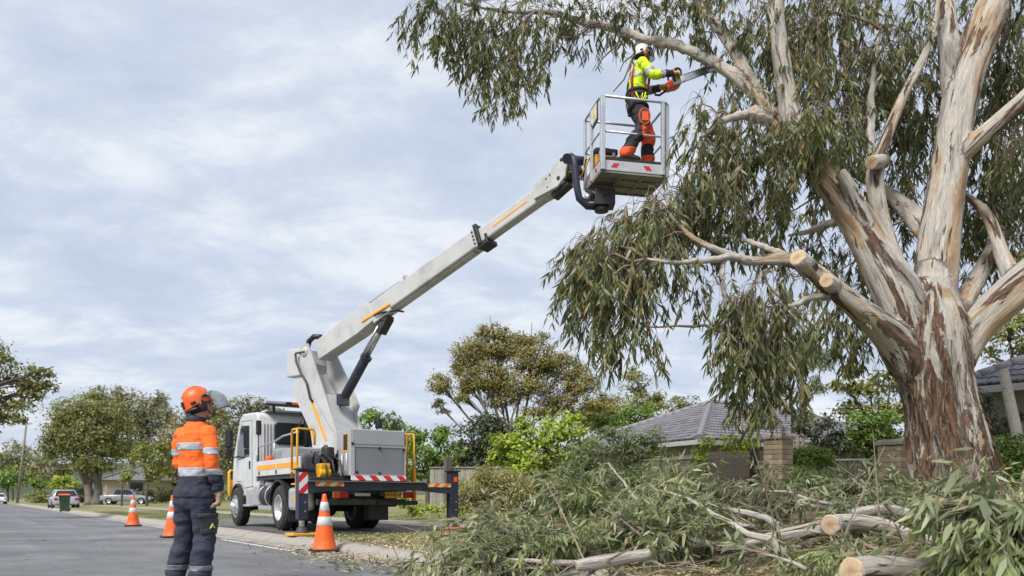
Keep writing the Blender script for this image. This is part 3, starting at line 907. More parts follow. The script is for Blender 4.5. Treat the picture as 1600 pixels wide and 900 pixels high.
def brick_mesh(l, w, h, mat, name='brick'):
    mb = MB(); b = 0.006
    mb.box((0, 0, 0), (l, w, h))
    return mb.mesh(name, mat)
def pillar(px, py, Y, wd, label, rot):
    top = W(px, py, Y); g = gz(top.x, top.y)
    H = top.z - g
    root = empty('brick_pillar', (top.x, top.y, g), R(rot), label, 'brick pillar')
    mb = MB(); mb.box((0, 0, H / 2 - 0.05), (wd - 0.024, wd - 0.024, H - 0.1)); mb.build('core', MORTAR, root)
    ch = 0.108; bl = wd / 2
    bm_ = brick_mesh(bl - 0.012, 0.1, ch - 0.013, BRICK)
    n = int((H - 0.09) / ch)
    for j in range(n):
        z = H - 0.09 - (j + 0.5) * ch
        for sd in range(4):
            a = sd * math.pi / 2 + (0 if j % 2 else math.pi)
            for i in (0, 1):
                # pinwheel: each side's run starts at one corner, one brick end short of the other
                x = -wd / 2 + (i + 0.5) * bl + (0.0 if i else 0.0)
                y = -(wd / 2 - 0.05)
                if i == 1:
                    continue_x = x - 0.05
                p = Vector((x if i == 0 else x - 0.055, y + random.uniform(-0.003, 0.003), z))
                Rz = Matrix.Rotation(a, 3, 'Z')
                o = inst('brick', bm_, Rz @ p, (0, 0, a), root)
                if i == 1:
                    o.scale = (0.78, 1, 1)
    mb = MB(); mb.box((0, 0, H - 0.045), (wd + 0.08, wd + 0.08, 0.07)); mb.box((0, 0, H + 0.01), (wd + 0.03, wd + 0.03, 0.045), taper=0.9)
    mb.build('cap', CONC, root, bevel=0.008)
    return root
pillar(1216, 681, 16.7, 0.45, 'tall sandstone brick pillar beside the timber gate', 40)
pillar(1397, 690, 15.2, 0.45, 'sandstone brick pillar just left of the big gum trunk', 40)

def brick_wall(label, A, B, z0, z1, mat, th=0.22, limit=280):
    A = Vector(A); B = Vector(B); d = (B - A); L = d.length; d.normalize(); nrm = Vector((d.y, -d.x, 0))
    root = empty('brick_wall', (A.x, A.y, z0), 0, label, 'wall')
    mb = MB(); mb.beam(Vector((A.x, A.y, (z0 + z1) / 2)), Vector((B.x, B.y, (z0 + z1) / 2)), th - 0.02, z1 - z0)
    mb.build('core', MORTAR, root, True)
    bl, ch = 0.24, 0.086
    bm_ = brick_mesh(bl - 0.011, 0.1, ch - 0.011, mat)
    ang = math.atan2(d.y, d.x); cnt = 0
    rows = int((z1 - z0) / ch)
    for j in range(rows):
        z = z1 - (j + 0.5) * ch
        off = 0.5 if j % 2 else 0.0
        for i in range(int(L / bl)):
            if cnt >= limit:
                break
            x = (i + 0.5 + off * 0.9) * bl
            if x + bl / 2 > L:
                continue
            p = A + d * x + nrm * (th / 2 - 0.05 + random.uniform(-0.002, 0.003)); p.z = z
            inst('brick', bm_, p, (0, 0, ang), root, world=True); cnt += 1
    mb = MB(); mb.beam(Vector((A.x, A.y, z1 + 0.03)), Vector((B.x, B.y, z1 + 0.03)), th + 0.06, 0.06)
    mb.build('coping', CONC, root, True, bevel=0.01)
wa, wb = W(1000, 716, 18.6), W(1098, 713, 17.2)
brick_wall('low brown brick garden wall with pale coping below the tiled roof', (wa.x, wa.y, 0), (wb.x, wb.y, 0), 0.3, 1.72, BRICKB)
wa, wb = W(1236, 760, 15.6), W(1372, 762, 15.0)
brick_wall('very low brick garden wall between the two pillars', (wa.x, wa.y, 0), (wb.x, wb.y, 0), 0.25, 1.02, BRICK)

# paling fence at the back of the garden, seen under the lime tree
fr = empty('paling_fence', W(760, 775, 27.5), 0, 'weathered grey paling fence behind the lime tree', 'fence')
fa, fb = W(672, 731, 29.0), W(880, 731, 26.0)
pm = brick_mesh(0.1, 0.018, 1.65, PALE, 'paling')
d_ = (fb - fa); n_ = int(d_.length / 0.108)
for i in range(n_):
    p = fa.lerp(fb, (i + 0.5) / n_); p.z = fa.z - 0.83 + random.uniform(-0.015, 0.01)
    inst('paling', pm, p + Vector((0, random.uniform(-0.006, 0.006), 0)), (0, random.uniform(-.01, .01), math.atan2(d_.y, d_.x)), fr, world=True)
for dz in (-0.3, -1.3):
    mb = MB(); mb.beam(fa + Vector((0, 0.06, dz)), fb + Vector((0, 0.06, dz)), 0.04, 0.08); mb.build('rail', PALE, fr, True)
mb = MB(); mb.beam(fa + Vector((0, 0, 0.015)), fb + Vector((0, 0, 0.015)), 0.13, 0.035); mb.build('capping', PALE, fr, True)
fp = brick_mesh(0.24, 0.24, 1.75, TIMBER, 'post')
inst('post', fp, W(700, 720, 28.4) - Vector((0, 0, 0.75)), (0, 0, 0.5), fr, world=True)

# timber gate between vine and pillar
gr = empty('timber_gate', (W(1145, 740, 16.9).x, 16.9, gz(4.86, 16.9)), 0, 'dark brown timber gate under the spilling vine', 'gate')
ga, gb = W(1098, 706, 17.4), W(1172, 703, 17.0)
gd = gb - ga; gl = gd.length; ga_ = math.atan2(gd.y, gd.x)
bm_ = brick_mesh(gl, 0.03, 0.165, TIMBER, 'board')
for i in range(9):
    p = (ga + gb) / 2; p.z = ga.z - 0.09 - i * 0.175
    inst('board', bm_, p + Vector((0, random.uniform(-.006, .006), 0)), (0, 0, ga_), gr, world=True)
mb = MB(); mb.box((gb.x + 0.06, gb.y, ga.z - 0.75), (0.11, 0.11, 1.7)); mb.build('post', BLACK, gr, True)
bm_ = brick_mesh(0.085, 0.03, 1.5, TIMBER, 'paling')
for i in range(4):
    inst('paling', bm_, (gb.x + 0.17 + i * 0.092, gb.y + 0.02 - i * 0.01, ga.z - 0.75), (0, 0, -0.1), gr, world=True)
# low metal fence between the pillars
mr = empty('metal_fence', W(1342, 745, 15.4), 0, 'low dark metal fence running to the pillar by the gum trunk', 'fence')
ma, mb_ = W(1305, 719, 15.7), W(1376, 718, 15.4)
mb = MB(); mb.tube([ma, mb_], 0.022, 8); mb.build('rail', GUTTER, mr, True)
mb = MB(); mb.tube([ma - Vector((0, 0, .75)), mb_ - Vector((0, 0, .75))], 0.02, 8); mb.build('rail', BLACK, mr, True)
for i in range(9):
    p = ma.lerp(mb_, (i + 0.5) / 9)
    mb = MB(); mb.tube([p - Vector((0, 0, 0.02)), p - Vector((0, 0, 0.74))], 0.011, 6); mb.build('picket', BLACK, mr, True)
# leaning old timber post by the right-hand house
pt, pb = W(1567, 578, 13.2), W(1592, 690, 13.0)
pr = empty('timber_post', (pb.x, pb.y, gz(pb.x, pb.y)), 0, 'old grey timber post leaning in front of the right house', 'post')
mb = MB(); dd = (pb - pt).normalized()
mb.tube([pt, pt + dd * 0.02, pt.lerp(pb, 0.3), pb, pb + dd * 0.9], [0.075, 0.083, 0.085, 0.09, 0.095], 9)
mb.build('shaft', PALE, pr, True)
mb = MB(); mb.tube([pt + dd * 0.33 + Vector((math.cos(a) * .087, math.sin(a) * .087, 0)) for a in np.linspace(0, 6.28, 13)[:-1]], 0.004, 5, closed=True); mb.build('wire_tie', STEEL, pr, True)

# power pole far down the street
pp = empty('power_pole', (W(28, 784, 112).x, 112, 0.15), 0, 'pale timber power pole leaning over the far left verge', 'power pole')
mb = MB(); mb.tube([W(27, 786, 112), W(42, 655, 112)], [0.2, 0.13], 10); mb.build('shaft', M('pole_timber', (0.24, 0.21, 0.17), 0.9, 0.15, 2.0), pp, True)
mb = MB(); mb.beam(W(33, 664, 112), W(50, 662, 112), 0.12, 0.12); mb.build('crossarm', PALE, pp, True)
for px_ in (34, 38, 45, 49):
    mb = MB(); mb.lathe([(0.05, 0), (0.08, 0.05), (0.05, 0.1), (0.07, 0.16), (0.03, 0.22)], W(px_, 662, 112), n=8); mb.build('insulator', WHITE, pp, True)

# ------------------------------------------------------------------ parked cars
def car(label, loc, rz, paint, L=4.5, wagon=False, group=None):
    root = empty('parked_car', loc, rz, label, 'car', group)
    w = 0.88
    # stations: y along length (front +), lower body top height, half width
    lower = [(-L / 2, 0.62, 0.72), (-L / 2 + 0.08, 0.86, 0.82), (-L / 2 + 0.6, 0.93, w), (-0.6, 0.93, w + 0.02), (0.7, 0.92, w + 0.02), (L / 2 - 0.9, 0.86, w), (L / 2 - 0.25, 0.72, 0.80), (L / 2, 0.55, 0.66)]
    rings = []
    for y, h, hw in lower:
        b = 0.28 if abs(y) < L / 2 - 0.3 else 0.34
        rings.append([Vector(p) for p in ((-hw * 0.93, y, b), (-hw, y, b + 0.1), (-hw, y, h - 0.16), (-hw * 0.96, y, h - 0.03), (-hw * 0.86, y, h), (hw * 0.86, y, h), (hw * 0.96, y, h - 0.03), (hw, y, h - 0.16), (hw, y, b + 0.1), (hw * 0.93, y, b))])
    mb = MB(); mb.loft(rings)
    mb.build('body', paint, root)
    tail = -L / 2 + (0.25 if wagon else 0.75)
    top = [(tail, 0.9, 0.80, 0.0), (tail + (0.2 if wagon else 0.6), 1.40, 0.62, 1), (-0.2, 1.46, 0.64, 1), (0.35, 1.43, 0.62, 1), (1.15, 0.9, 0.78, 0.0)]
    cab = [[Vector(p) for p in ((-hw * 1.12, y, 0.88), (-hw, y, h - 0.03), (-hw * 0.9, y, h), (hw * 0.9, y, h), (hw, y, h - 0.03), (hw * 1.12, y, 0.88))] for y, h, hw, _ in top]
    mb = MB(); mb.loft(cab); mb.build('roof', paint, root)
    # windows: proud panes on the sides, front and back
    for sx in (-1, 1):
        for y0, y1, k in ((tail + (0.3 if wagon else 0.62), -0.25, 0), (-0.17, 0.62, 1)):
            P = []
            for y, z in (((y0 - 0.18, 0.96), (y1, 0.96), (y1, 1.37), (y0 + 0.1, 1.35)) if k == 0 else ((y0, 0.96), (y1 + 0.2, 0.96), (y1 - 0.28, 1.36), (y0, 1.37))):
                t = (z - 0.88) / 0.55
                P.append(Vector((sx * ((0.72 * (1 - t) + 0.64 * t) + 0.02), y, z)))
            mb = MB(); mb.add(P + [p - Vector((sx * 0.02, 0, 0)) for p in P], [(0, 1, 2, 3), (7, 6, 5, 4), (0, 4, 5, 1), (1, 5, 6, 2), (2, 6, 7, 3), (3, 7, 4, 0)])
            mb.build('window', GLASS, root)
    for (ya, za, yb, zb, hwa, hwb, nm) in ((top[0][0], top[0][1], top[1][0], top[1][1], 0.72, 0.54, 'rear_window'), (1.15, 0.9, 0.35, 1.43, 0.7, 0.55, 'windscreen')):
        dy, dz = yb - ya, zb - za
        n = Vector((0, -dz, dy)); n = n.normalized() * (0.015 if nm == 'rear_window' else -0.015)
        q = [Vector((-hwa, ya + dy * .12, za + dz * .12)), Vector((hwa, ya + dy * .12, za + dz * .12)), Vector((hwb, ya + dy * .9, za + dz * .9)), Vector((-hwb, ya + dy * .9, za + dz * .9))]
        if n.z < 0:
            n = -n
        mb = MB(); mb.add([p + n for p in q] + [p - n for p in q], [(0, 1, 2, 3), (7, 6, 5, 4), (0, 4, 5, 1), (1, 5, 6, 2), (2, 6, 7, 3), (3, 7, 4, 0)])
        mb.build(nm, GLASS, root)
    for sx in (-1, 1):
        for y in (-L / 2 + 0.85, L / 2 - 0.85):
            mb = MB(); mb.lathe([(0.2, -0.1), (0.31, -0.1), (0.325, -0.05), (0.325, 0.05), (0.31, 0.1), (0.2, 0.1)], (0, 0, 0), (1, 0, 0), 18)
            wl = mb.build('wheel', RUBBER, root); wl.location = (sx * (w - 0.08), y, 0.325)
            mb = MB(); mb.lathe([(0.0, 0.07 * sx), (0.06, 0.09 * sx), (0.19, 0.06 * sx), (0.21, 0.1 * sx), (0.21, -0.08 * sx)], (0, 0, 0), (1, 0, 0), 18)
            mb.build('rim', CHROME, wl)
        mb = MB(); mb.box((sx * 0.66, -L / 2 + 0.02, 0.76), (0.26, 0.1, 0.16)); mb.build('tail_light', REDL, root, bevel=0.02)
        mb = MB(); mb.box((sx * 0.56, L / 2 - 0.12, 0.6), (0.3, 0.14, 0.13)); mb.build('headlight', CHROME, root, bevel=0.03)
        mb = MB(); mb.box((sx * 0.95, 0.75, 0.98), (0.16, 0.1, 0.11)); mb.build('mirror', paint, root, bevel=0.03)
    mb = MB(); mb.box((0, -L / 2 - 0.02, 0.45), (1.5, 0.14, 0.2)); mb.build('bumper', paint, root, bevel=0.05)
    mb = MB(); mb.box((0, -L / 2 - 0.1, 0.5), (0.36, 0.012, 0.12)); mb.build('number_plate', WHITE, root)
    mb = MB(); mb.box((0, L / 2 - 0.02, 0.42), (1.4, 0.14, 0.2)); mb.build('bumper', BLACK, root, bevel=0.05)
    return root
SILVER = M('silver_paint', (0.42, 0.44, 0.47), 0.3, 0.04, 2.0, metal=0.4, coat=0.5)
CWHITE = M('car_white', (0.68, 0.69, 0.7), 0.3, 0.04, 2.0, coat=0.5)
GRP = 'cars parked along the street'
p = W(99, 795, 58); car('silver wagon parked behind the wheelie bin, seen from the rear', (p.x, p.y, 0.02), R(35), SILVER, 4.6, True, GRP)
p = W(199, 787, 73); car('silver sedan parked side on between two saplings', (p.x, p.y, gz(p.x, p.y)), R(-78), SILVER, 4.5, False, GRP)
p = W(-3, 787, 104); car('white car parked far down the street at the left edge', (p.x, p.y, 0.02), R(38), CWHITE, 4.5, False, GRP)

# ------------------------------------------------------------------ wheelie bin
BING = M('bin_green', (0.02, 0.06, 0.03), 0.5, 0.15, 4.0, dirt=0.3)
p = W(101, 800, 46); br = empty('wheelie_bin', (p.x, p.y, 0.0), R(25), 'dark green wheelie bin with orange lid standing at the kerb', 'bin')
mb = MB()
mb.loft([[Vector((x * a, y * b + o, z)) for x, y in ((-1, -1), (1, -1), (1, 1), (-1, 1))] for a, b, o, z in ((0.22, 0.24, 0.02, 0.06), (0.24, 0.27, 0.01, 0.5), (0.285, 0.34, 0, 0.96), (0.30, 0.355, 0, 0.97), (0.30, 0.355, 0, 1.0))], False)
mb.build('body', BING, br, bevel=0.02)
mb = MB(); mb.loft([[Vector((x * a, y * b, z)) for x, y in ((-1, -1), (1, -1), (1, 1), (-1, 1))] for a, b, z in ((0.31, 0.37, 1.0), (0.31, 0.37, 1.04), (0.25, 0.3, 1.09))], False)
mb.build('lid', ORANGE, br, bevel=0.015)
mb = MB(); mb.tube([(-0.25, 0.42, 0.98), (0.25, 0.42, 0.98)], 0.018, 8); mb.build('handle', BING, br)
for sx in (-1, 1):
    mb = MB(); mb.lathe([(0.02, -0.03), (0.1, -0.03), (0.1, 0.03), (0.02, 0.03)], (sx * 0.25, 0.27, 0.1), (1, 0, 0), 14); mb.build('wheel', RUBBER, br)

# ------------------------------------------------------------------ traffic cones
def cone_proto():
    root = empty('traffic_cone', (0, 0, 0), 0)
    H = 0.9
    mb = MB()
    mb.prism([(-.23, -.19), (-.19, -.23), (.19, -.23), (.23, -.19), (.23, .19), (.19, .23), (-.19, .23), (-.23, .19)], (0, 0, 0.0), (1, 0, 0), (0, 1, 0), (0, 0, 0.035))
    mb.build('base', BLACK, root, bevel=0.006)
    def rad(z):
        return 0.185 - (0.185 - 0.028) * (z - 0.04) / (H - 0.04)
    prof = [(0.195, 0.035), (0.19, 0.06), (rad(0.08), 0.08)] + [(rad(z), z) for z in (0.2, 0.35, 0.5, 0.65, 0.8, 0.87)] + [(0.026, 0.893), (0.012, 0.9)]
    mb = MB(); mb.lathe(prof, n=28); mb.build('body', ORANGE, root)
    for a, b in ((0.40, 0.54), (0.63, 0.77)):
        mb = MB(); mb.lathe([(rad(a) + 0.001, a), (rad(a) + 0.005, a + 0.004), (rad(b) + 0.005, b - 0.004), (rad(b) + 0.001, b)], n=28)
        mb.build('reflective_band', M('cone_band', (0.60, 0.61, 0.62), 0.4, 0.08, 12.0, dirt=0.6), root)
    return root
cp = cone_proto()
G_ = 'traffic cones set out on the road edge'
cones = [(507, 862, 12.1, 'largest orange cone standing beside the yellow outrigger pad', 0.2), (270, 840, 16.3, 'orange cone half hidden behind the standing worker', 0.6), (208, 822, 22.9, 'farthest orange cone on the road left of the worker', 0.4)]
for i, (px, py, Y, lab, a) in enumerate(cones):
    o = cp if i == 0 else copy_tree(cp)
    q = W(px, py, Y)
    z = 0.016
    o.location = (q.x, q.y, z); o.rotation_euler = (0, 0, a)
    tag(o, lab, 'traffic cone', G_)
# ================================================================== the big gum tree
def catmull(P, k=8):
    P = [np.array(p, float) for p in P]
    P = [2 * P[0] - P[1]] + P + [2 * P[-1] - P[-2]]
    out = []
    for i in range(1, len(P) - 2):
        for t in np.linspace(0, 1, k, endpoint=False):
            a, b, c, d = P[i - 1], P[i], P[i + 1], P[i + 2]
            out.append(0.5 * (2 * b + (c - a) * t + (2 * a - 5 * b + 4 * c - d) * t * t + (3 * b - a - 3 * c + d) * t ** 3))
    out.append(P[-2])
    return np.array(out)
def limb(nodes, k=8):
    """nodes (px, py, depth, radius in photo pixels) -> smooth path of (x, y, z, r)"""
    pts = []
    for px, py, Y, r_ in nodes:
        w = W(px, py, Y); pts.append((w.x, w.y, w.z, r_ * Y / FPX))
    return catmull(pts, k)
TRUNK = limb([(1502, 850, 11.0, 84), (1499, 800, 11.0, 72), (1494, 755, 11.0, 62), (1484, 700, 11.0, 56), (1470, 630, 11, 52), (1458, 570, 11, 54), (1450, 520, 11, 54), (1446, 470, 11.0, 44), (1448, 440, 11.0, 34)])
LA = limb([(1440, 540, 11, 40), (1414, 480, 10.95, 37), (1384, 425, 11.0, 31), (1352, 365, 11.1, 27), (1318, 315, 11.25, 24), (1277, 262, 11.5, 20.5), (1240, 222, 11.7, 17.5), (1209, 190, 11.9, 14.5), (1180, 150, 12.1, 11.5), (1150, 122, 12.3, 10), (1112, 96, 12.5, 8.5), (1085, 82, 12.6, 7)])
LA2 = limb([(1125, 104, 12.45, 8), (1105, 92, 12.5, 8), (1055, 70, 12.7, 7.4), (1010, 62, 12.9, 6.6), (960, 44, 13.1, 6.2), (905, 33, 13.3, 5.2), (858, 19, 13.5, 4.2), (800, 18, 13.7, 3.2), (740, 9, 13.9, 2.2), (690, -6, 14.0, 1.4)])
LB = limb([(1456, 540, 11.05, 40), (1460, 450, 11.1, 34), (1470, 350, 11.2, 30), (1487, 240, 11.3, 26), (1503, 150, 11.4, 26), (1522, 85, 11.5, 26), (1545, 25, 11.6, 25), (1565, -30, 11.7, 21), (1580, -110, 11.9, 15), (1585, -190, 12.2, 8)])
LB2 = limb([(1496, 175, 11.4, 18), (1484, 100, 11.55, 15), (1480, 40, 11.7, 13), (1476, -30, 11.9, 10), (1460, -110, 12.3, 6)])
LC = limb([(1486, 565, 11.0, 32), (1518, 517, 10.9, 29), (1555, 480, 10.8, 28), (1598, 442, 10.7, 29), (1650, 390, 10.6, 25), (1710, 320, 10.5, 17), (1770, 240, 10.6, 8)])
LC2 = limb([(1490, 262, 11.3, 15), (1515, 232, 11.1, 14), (1555, 195, 11.0, 13.5), (1605, 150, 10.9, 13), (1660, 95, 10.8, 10)])
LD = limb([(1424, 566, 10.95, 34), (1388, 522, 10.7, 24), (1340, 480, 10.4, 19), (1294, 442, 10.2, 16), (1258, 414, 10.1, 13), (1219, 405, 10.0, 11.5), (1172, 407, 10.0, 9.5), (1135, 396, 10.0, 8), (1092, 377, 10.0, 6.5), (1062, 353, 10.1, 5), (1040, 325, 10.2, 3)])
LD2 = limb([(1172, 408, 10.0, 7), (1135, 402, 9.9, 5.5), (1100, 408, 9.8, 4.5), (1055, 410, 9.8, 3.5), (1010, 405, 9.9, 2.2)])
LD3 = limb([(1240, 408, 10.1, 6), (1205, 390, 10.3, 5), (1170, 378, 10.5, 4), (1130, 368, 10.7, 2.5)])
LD4 = limb([(1130, 402, 9.95, 5), (1128, 425, 9.9, 4.5), (1130, 455, 9.9, 4), (1133, 480, 9.9, 3), (1128, 520, 9.9, 2)])
LD5 = limb([(1312, 462, 10.3, 7), (1285, 464, 10.2, 6), (1262, 466, 10.1, 5.2), (1243, 477, 10.0, 4), (1225, 478, 9.9, 2.5)])
LE = limb([(1396, 410, 11.2, 14), (1378, 345, 11.35, 12), (1368, 290, 11.45, 13), (1371, 255, 11.5, 12), (1384, 218, 11.5, 9.5), (1411, 150, 11.45, 8), (1440, 95, 11.4, 7), (1458, 45, 11.4, 6), (1470, -20, 11.4, 5)])
LE2 = limb([(1367, 275, 11.5, 8), (1362, 225, 11.7, 6.5), (1361, 170, 11.9, 6), (1366, 100, 12.1, 4), (1375, 40, 12.3, 2.5)])
LA3 = limb([(1372, 400, 11.0, 14), (1348, 335, 10.95, 12), (1326, 290, 10.95, 11), (1312, 268, 10.95, 10)])
LF = limb([(1252, 235, 11.65, 18), (1236, 180, 11.7, 15), (1224, 120, 11.75, 14), (1216, 60, 11.85, 13), (1211, -20, 12.0, 11), (1230, -100, 12.4, 6)])
LG = limb([(1192, 165, 12.0, 10), (1162, 105, 12.3, 9), (1128, 50, 12.7, 8), (1100, 15, 13.0, 7), (1078, -25, 13.2, 6)])
LH = limb([(1350, 355, 11.1, 12), (1322, 345, 11.8, 8), (1293, 350, 12.3, 6), (1262, 362, 12.7, 4), (1232, 368, 13.0, 2)])
LI = limb([(1590, 450, 10.72, 14), (1565, 395, 11.2, 12), (1545, 340, 11.7, 10), (1518, 312, 12.2, 8), (1480, 290, 12.7, 6)])
LJ = limb([(1468, 380, 11.2, 20), (1420, 330, 12.4, 14), (1385, 300, 13.2, 9), (1330, 270, 14.0, 5)])
LK = limb([(1500, 480, 11.2, 16), (1545, 400, 12.4, 11), (1580, 330, 13.4, 9), (1610, 250, 14.2, 6)])
LL = limb([(1205, 190, 11.9, 9), (1165, 180, 11.4, 7), (1125, 192, 11.0, 5), (1095, 215, 10.8, 3)])
LM = limb([(1240, 222, 11.7, 9), (1200, 235, 11.2, 7), (1160, 262, 10.9, 5), (1120, 300, 10.7, 3.5), (1085, 350, 10.6, 2)])
BIG = [TRUNK, LA, LB, LB2, LC, LC2, LD, LE, LA3, LF, LG, LI, LJ, LK]
THIN = [LA2, LD2, LD3, LD4, LD5, LE2, LH, LL, LM]
ALL = BIG + THIN

g0 = Vector((TRUNK[0][0], 11.0, gz(TRUNK[0][0], 11.0)))
gum = empty('gum_tree', g0, 0, 'huge mottled gum tree being cut, cream trunk with peeling brown bark', 'tree')
def gummat():
    m, nt, p = nodes_of('gum_bark')
    at = nd(nt, 'ShaderNodeAttribute', attribute_name='flow').outputs['Vector']
    rg = nd(nt, 'ShaderNodeAttribute', attribute_name='rough').outputs['Fac']
    tc = nd(nt, 'ShaderNodeTexCoord').outputs['Object']
    n1 = noise_node(nt, at, 1.5, 8, 0.62, 0.7)     # cream / grey / tan fields
    n2 = noise_node(nt, at, 2.6, 8, 0.66, 0.8)     # brown peel patches
    n3 = noise_node(nt, at, 13.0, 8, 0.75, 0.6)          # streaks
    n4 = noise_node(nt, tc, 9.0, 6, 0.7)           # blotches
    n5 = noise_node(nt, at, 1.1, 5, 0.6, 0.4)
    base = ramp_node(nt, n1.outputs[0], [(0.36, (0.25, 0.225, 0.205)), (0.42, (0.37, 0.34, 0.31)), (0.45, (0.55, 0.515, 0.47)), (0.54, (0.58, 0.52, 0.445)), (0.575, (0.53, 0.385, 0.25)), (0.66, (0.36, 0.225, 0.135))]).outputs[0]
    base = mixc(nt, 1.0, base, ramp_node(nt, n3.outputs[0], [(0.3, 0.75), (0.65, 1.15)]).outputs[0], 'MULTIPLY')
    base = mixc(nt, ramp_node(nt, n4.outputs[0], [(0.6, 0.0), (0.72, 0.45)]).outputs[0], base, (0.2, 0.17, 0.15))
    brown = ramp_node(nt, n3.outputs[0], [(0.36, (0.02, 0.012, 0.009)), (0.5, (0.12, 0.066, 0.04)), (0.64, (0.30, 0.185, 0.115))]).outputs[0]
    # peel: more of it where the limb is rough
    sm = nd(nt, 'ShaderNodeMath', operation='MULTIPLY_ADD'); sm.inputs[1].default_value = 0.115; nt.links.new(rg, sm.inputs[0]); nt.links.new(n2.outputs[0], sm.inputs[2])
    f = ramp_node(nt, sm.outputs[0], [(0.57, 0.0), (0.595, 1.0)]).outputs[0]
    c = mixc(nt, f, base, brown)
    # grey weathered bark fields on the rough butt
    s2 = nd(nt, 'ShaderNodeMath', operation='MULTIPLY'); nt.links.new(rg, s2.inputs[0]); nt.links.new(ramp_node(nt, n5.outputs[0], [(0.54, 0.0), (0.58, 0.9)]).outputs[0], s2.inputs[1])
    grey = ramp_node(nt, n3.outputs[0], [(0.36, (0.055, 0.04, 0.034)), (0.62, (0.30, 0.25, 0.21))]).outputs[0]
    c = mixc(nt, s2.outputs[0], c, grey)
    nt.links.new(c, p.inputs['Base Color']); p.inputs['Roughness'].default_value = 0.8
    ad = nd(nt, 'ShaderNodeMath', operation='MULTIPLY_ADD'); ad.inputs[1].default_value = 0.5
    nt.links.new(f, ad.inputs[0]); nt.links.new(n3.outputs[0], ad.inputs[2])
    b = nd(nt, 'ShaderNodeBump'); b.inputs['Strength'].default_value = 1.0; b.inputs['Distance'].default_value = 0.06
    nt.links.new(ad.outputs[0], b.inputs['Height']); nt.links.new(b.outputs[0], p.inputs['Normal'])
    return m
GUMB = gummat()
WOODCUT = None
def cutmat():
    m, nt, p = nodes_of('fresh_cut_wood')
    tc = nd(nt, 'ShaderNodeTexCoord').outputs['Object']
    wv = nd(nt, 'ShaderNodeTexWave', wave_type='RINGS', rings_direction='Z'); wv.inputs['Scale'].default_value = 22.0
    wv.inputs['Distortion'].default_value = 2.5; wv.inputs['Detail'].default_value = 3; nt.links.new(tc, wv.inputs['Vector'])
    n = noise_node(nt, tc, 14, 5, 0.6)
    a = ramp_node(nt, wv.outputs['Color'], [(0.2, (0.43, 0.31, 0.19)), (0.8, (0.60, 0.47, 0.32))]).outputs[0]
    a = mixc(nt, 1.0, a, ramp_node(nt, n.outputs[0], [(0.3, 0.85), (0.7, 1.1)]).outputs[0], 'MULTIPLY')
    ln = nd(nt, 'ShaderNodeVectorMath', operation='LENGTH'); nt.links.new(tc, ln.inputs[0])
    a = mixc(nt, ramp_node(nt, ln.outputs['Value'], [(0.012, 0.75), (0.055, 0.0)]).outputs[0], a, (0.36, 0.2, 0.11))
    st = nd(nt, 'ShaderNodeMapping'); st.inputs['Scale'].default_value = (120, 6, 1); nt.links.new(tc, st.inputs[0])
    a = mixc(nt, 1.0, a, ramp_node(nt, noise_node(nt, st.outputs[0], 1.0, 2).outputs[0], [(0.35, 0.86), (0.65, 1.08)]).outputs[0], 'MULTIPLY')
    nt.links.new(a, p.inputs['Base Color']); p.inputs['Roughness'].default_value = 0.85
    return m
WOODCUT = cutmat()

def tube_arrays(path, n):
    mb = MB(); mb.tube([Vector(p[:3]) for p in path], [p[3] for p in path], n)
    return mb
def flow_attrs(V, paths, me, rough_fn):
    P = []; T = []; Ln = []; UU = []; WW = []; ids = []
    for pi, pa in enumerate(paths):
        d = np.gradient(pa[:, :3], axis=0); d = unit(d)
        l = np.concatenate([[0], np.cumsum(np.linalg.norm(np.diff(pa[:, :3], axis=0), axis=1))])
        P.append(pa); T.append(d); Ln.append(l)
        u = Vector((0.83, 0.31, 0.46)); us = []
        for t in d:      # frame carried along the limb without twist
            t = Vector(t); u = (u - t * u.dot(t)).normalized(); us.append(u[:])
        us = np.array(us); UU.append(us); WW.append(np.cross(d, us)); ids.append(np.full(len(pa), pi))
    UU = np.concatenate(UU); WW = np.concatenate(WW); ids = np.concatenate(ids)
    P = np.concatenate(P); T = np.concatenate(T); Ln = np.concatenate(Ln)
    fl = np.zeros((len(V), 3)); rg = np.zeros(len(V))
    for i in range(0, len(V), 4000):
        v = V[i:i + 4000]
        d = np.linalg.norm(v[:, None] - P[None, :, :3], axis=2) - P[None, :, 3]
        j = d.argmin(1)
        rel = v - P[j, :3]
        al = (rel * T[j]).sum(1)
        perp = rel - T[j] * al[:, None]
        fk = ids[j]
        fl[i:i + 4000] = np.stack([(perp * UU[j]).sum(1) * 1.9 + fk * 3.1, (perp * WW[j]).sum(1) * 1.9 + fk * 1.7, (Ln[j] + al) * 0.3 + fk * 2.3], 1)
        rg[i:i + 4000] = rough_fn(v, P[j, 3])
    a = me.attributes.new('flow', 'FLOAT_VECTOR', 'POINT'); a.data.foreach_set('vector', fl.astype(np.float32).ravel())
    b = me.attributes.new('rough', 'FLOAT', 'POINT'); b.data.foreach_set('value', rg.astype(np.float32))
    return fl, rg
def rough_gum(v, r_):
    z = v[:, 2]
    t = np.clip((4.3 - z) / 2.4, 0, 1)
    return t * (0.75 + 0.25 * np.sin(v[:, 0] * 3.1 + v[:, 1] * 2.0)) + np.where(z > 4.3, 0.12, 0)
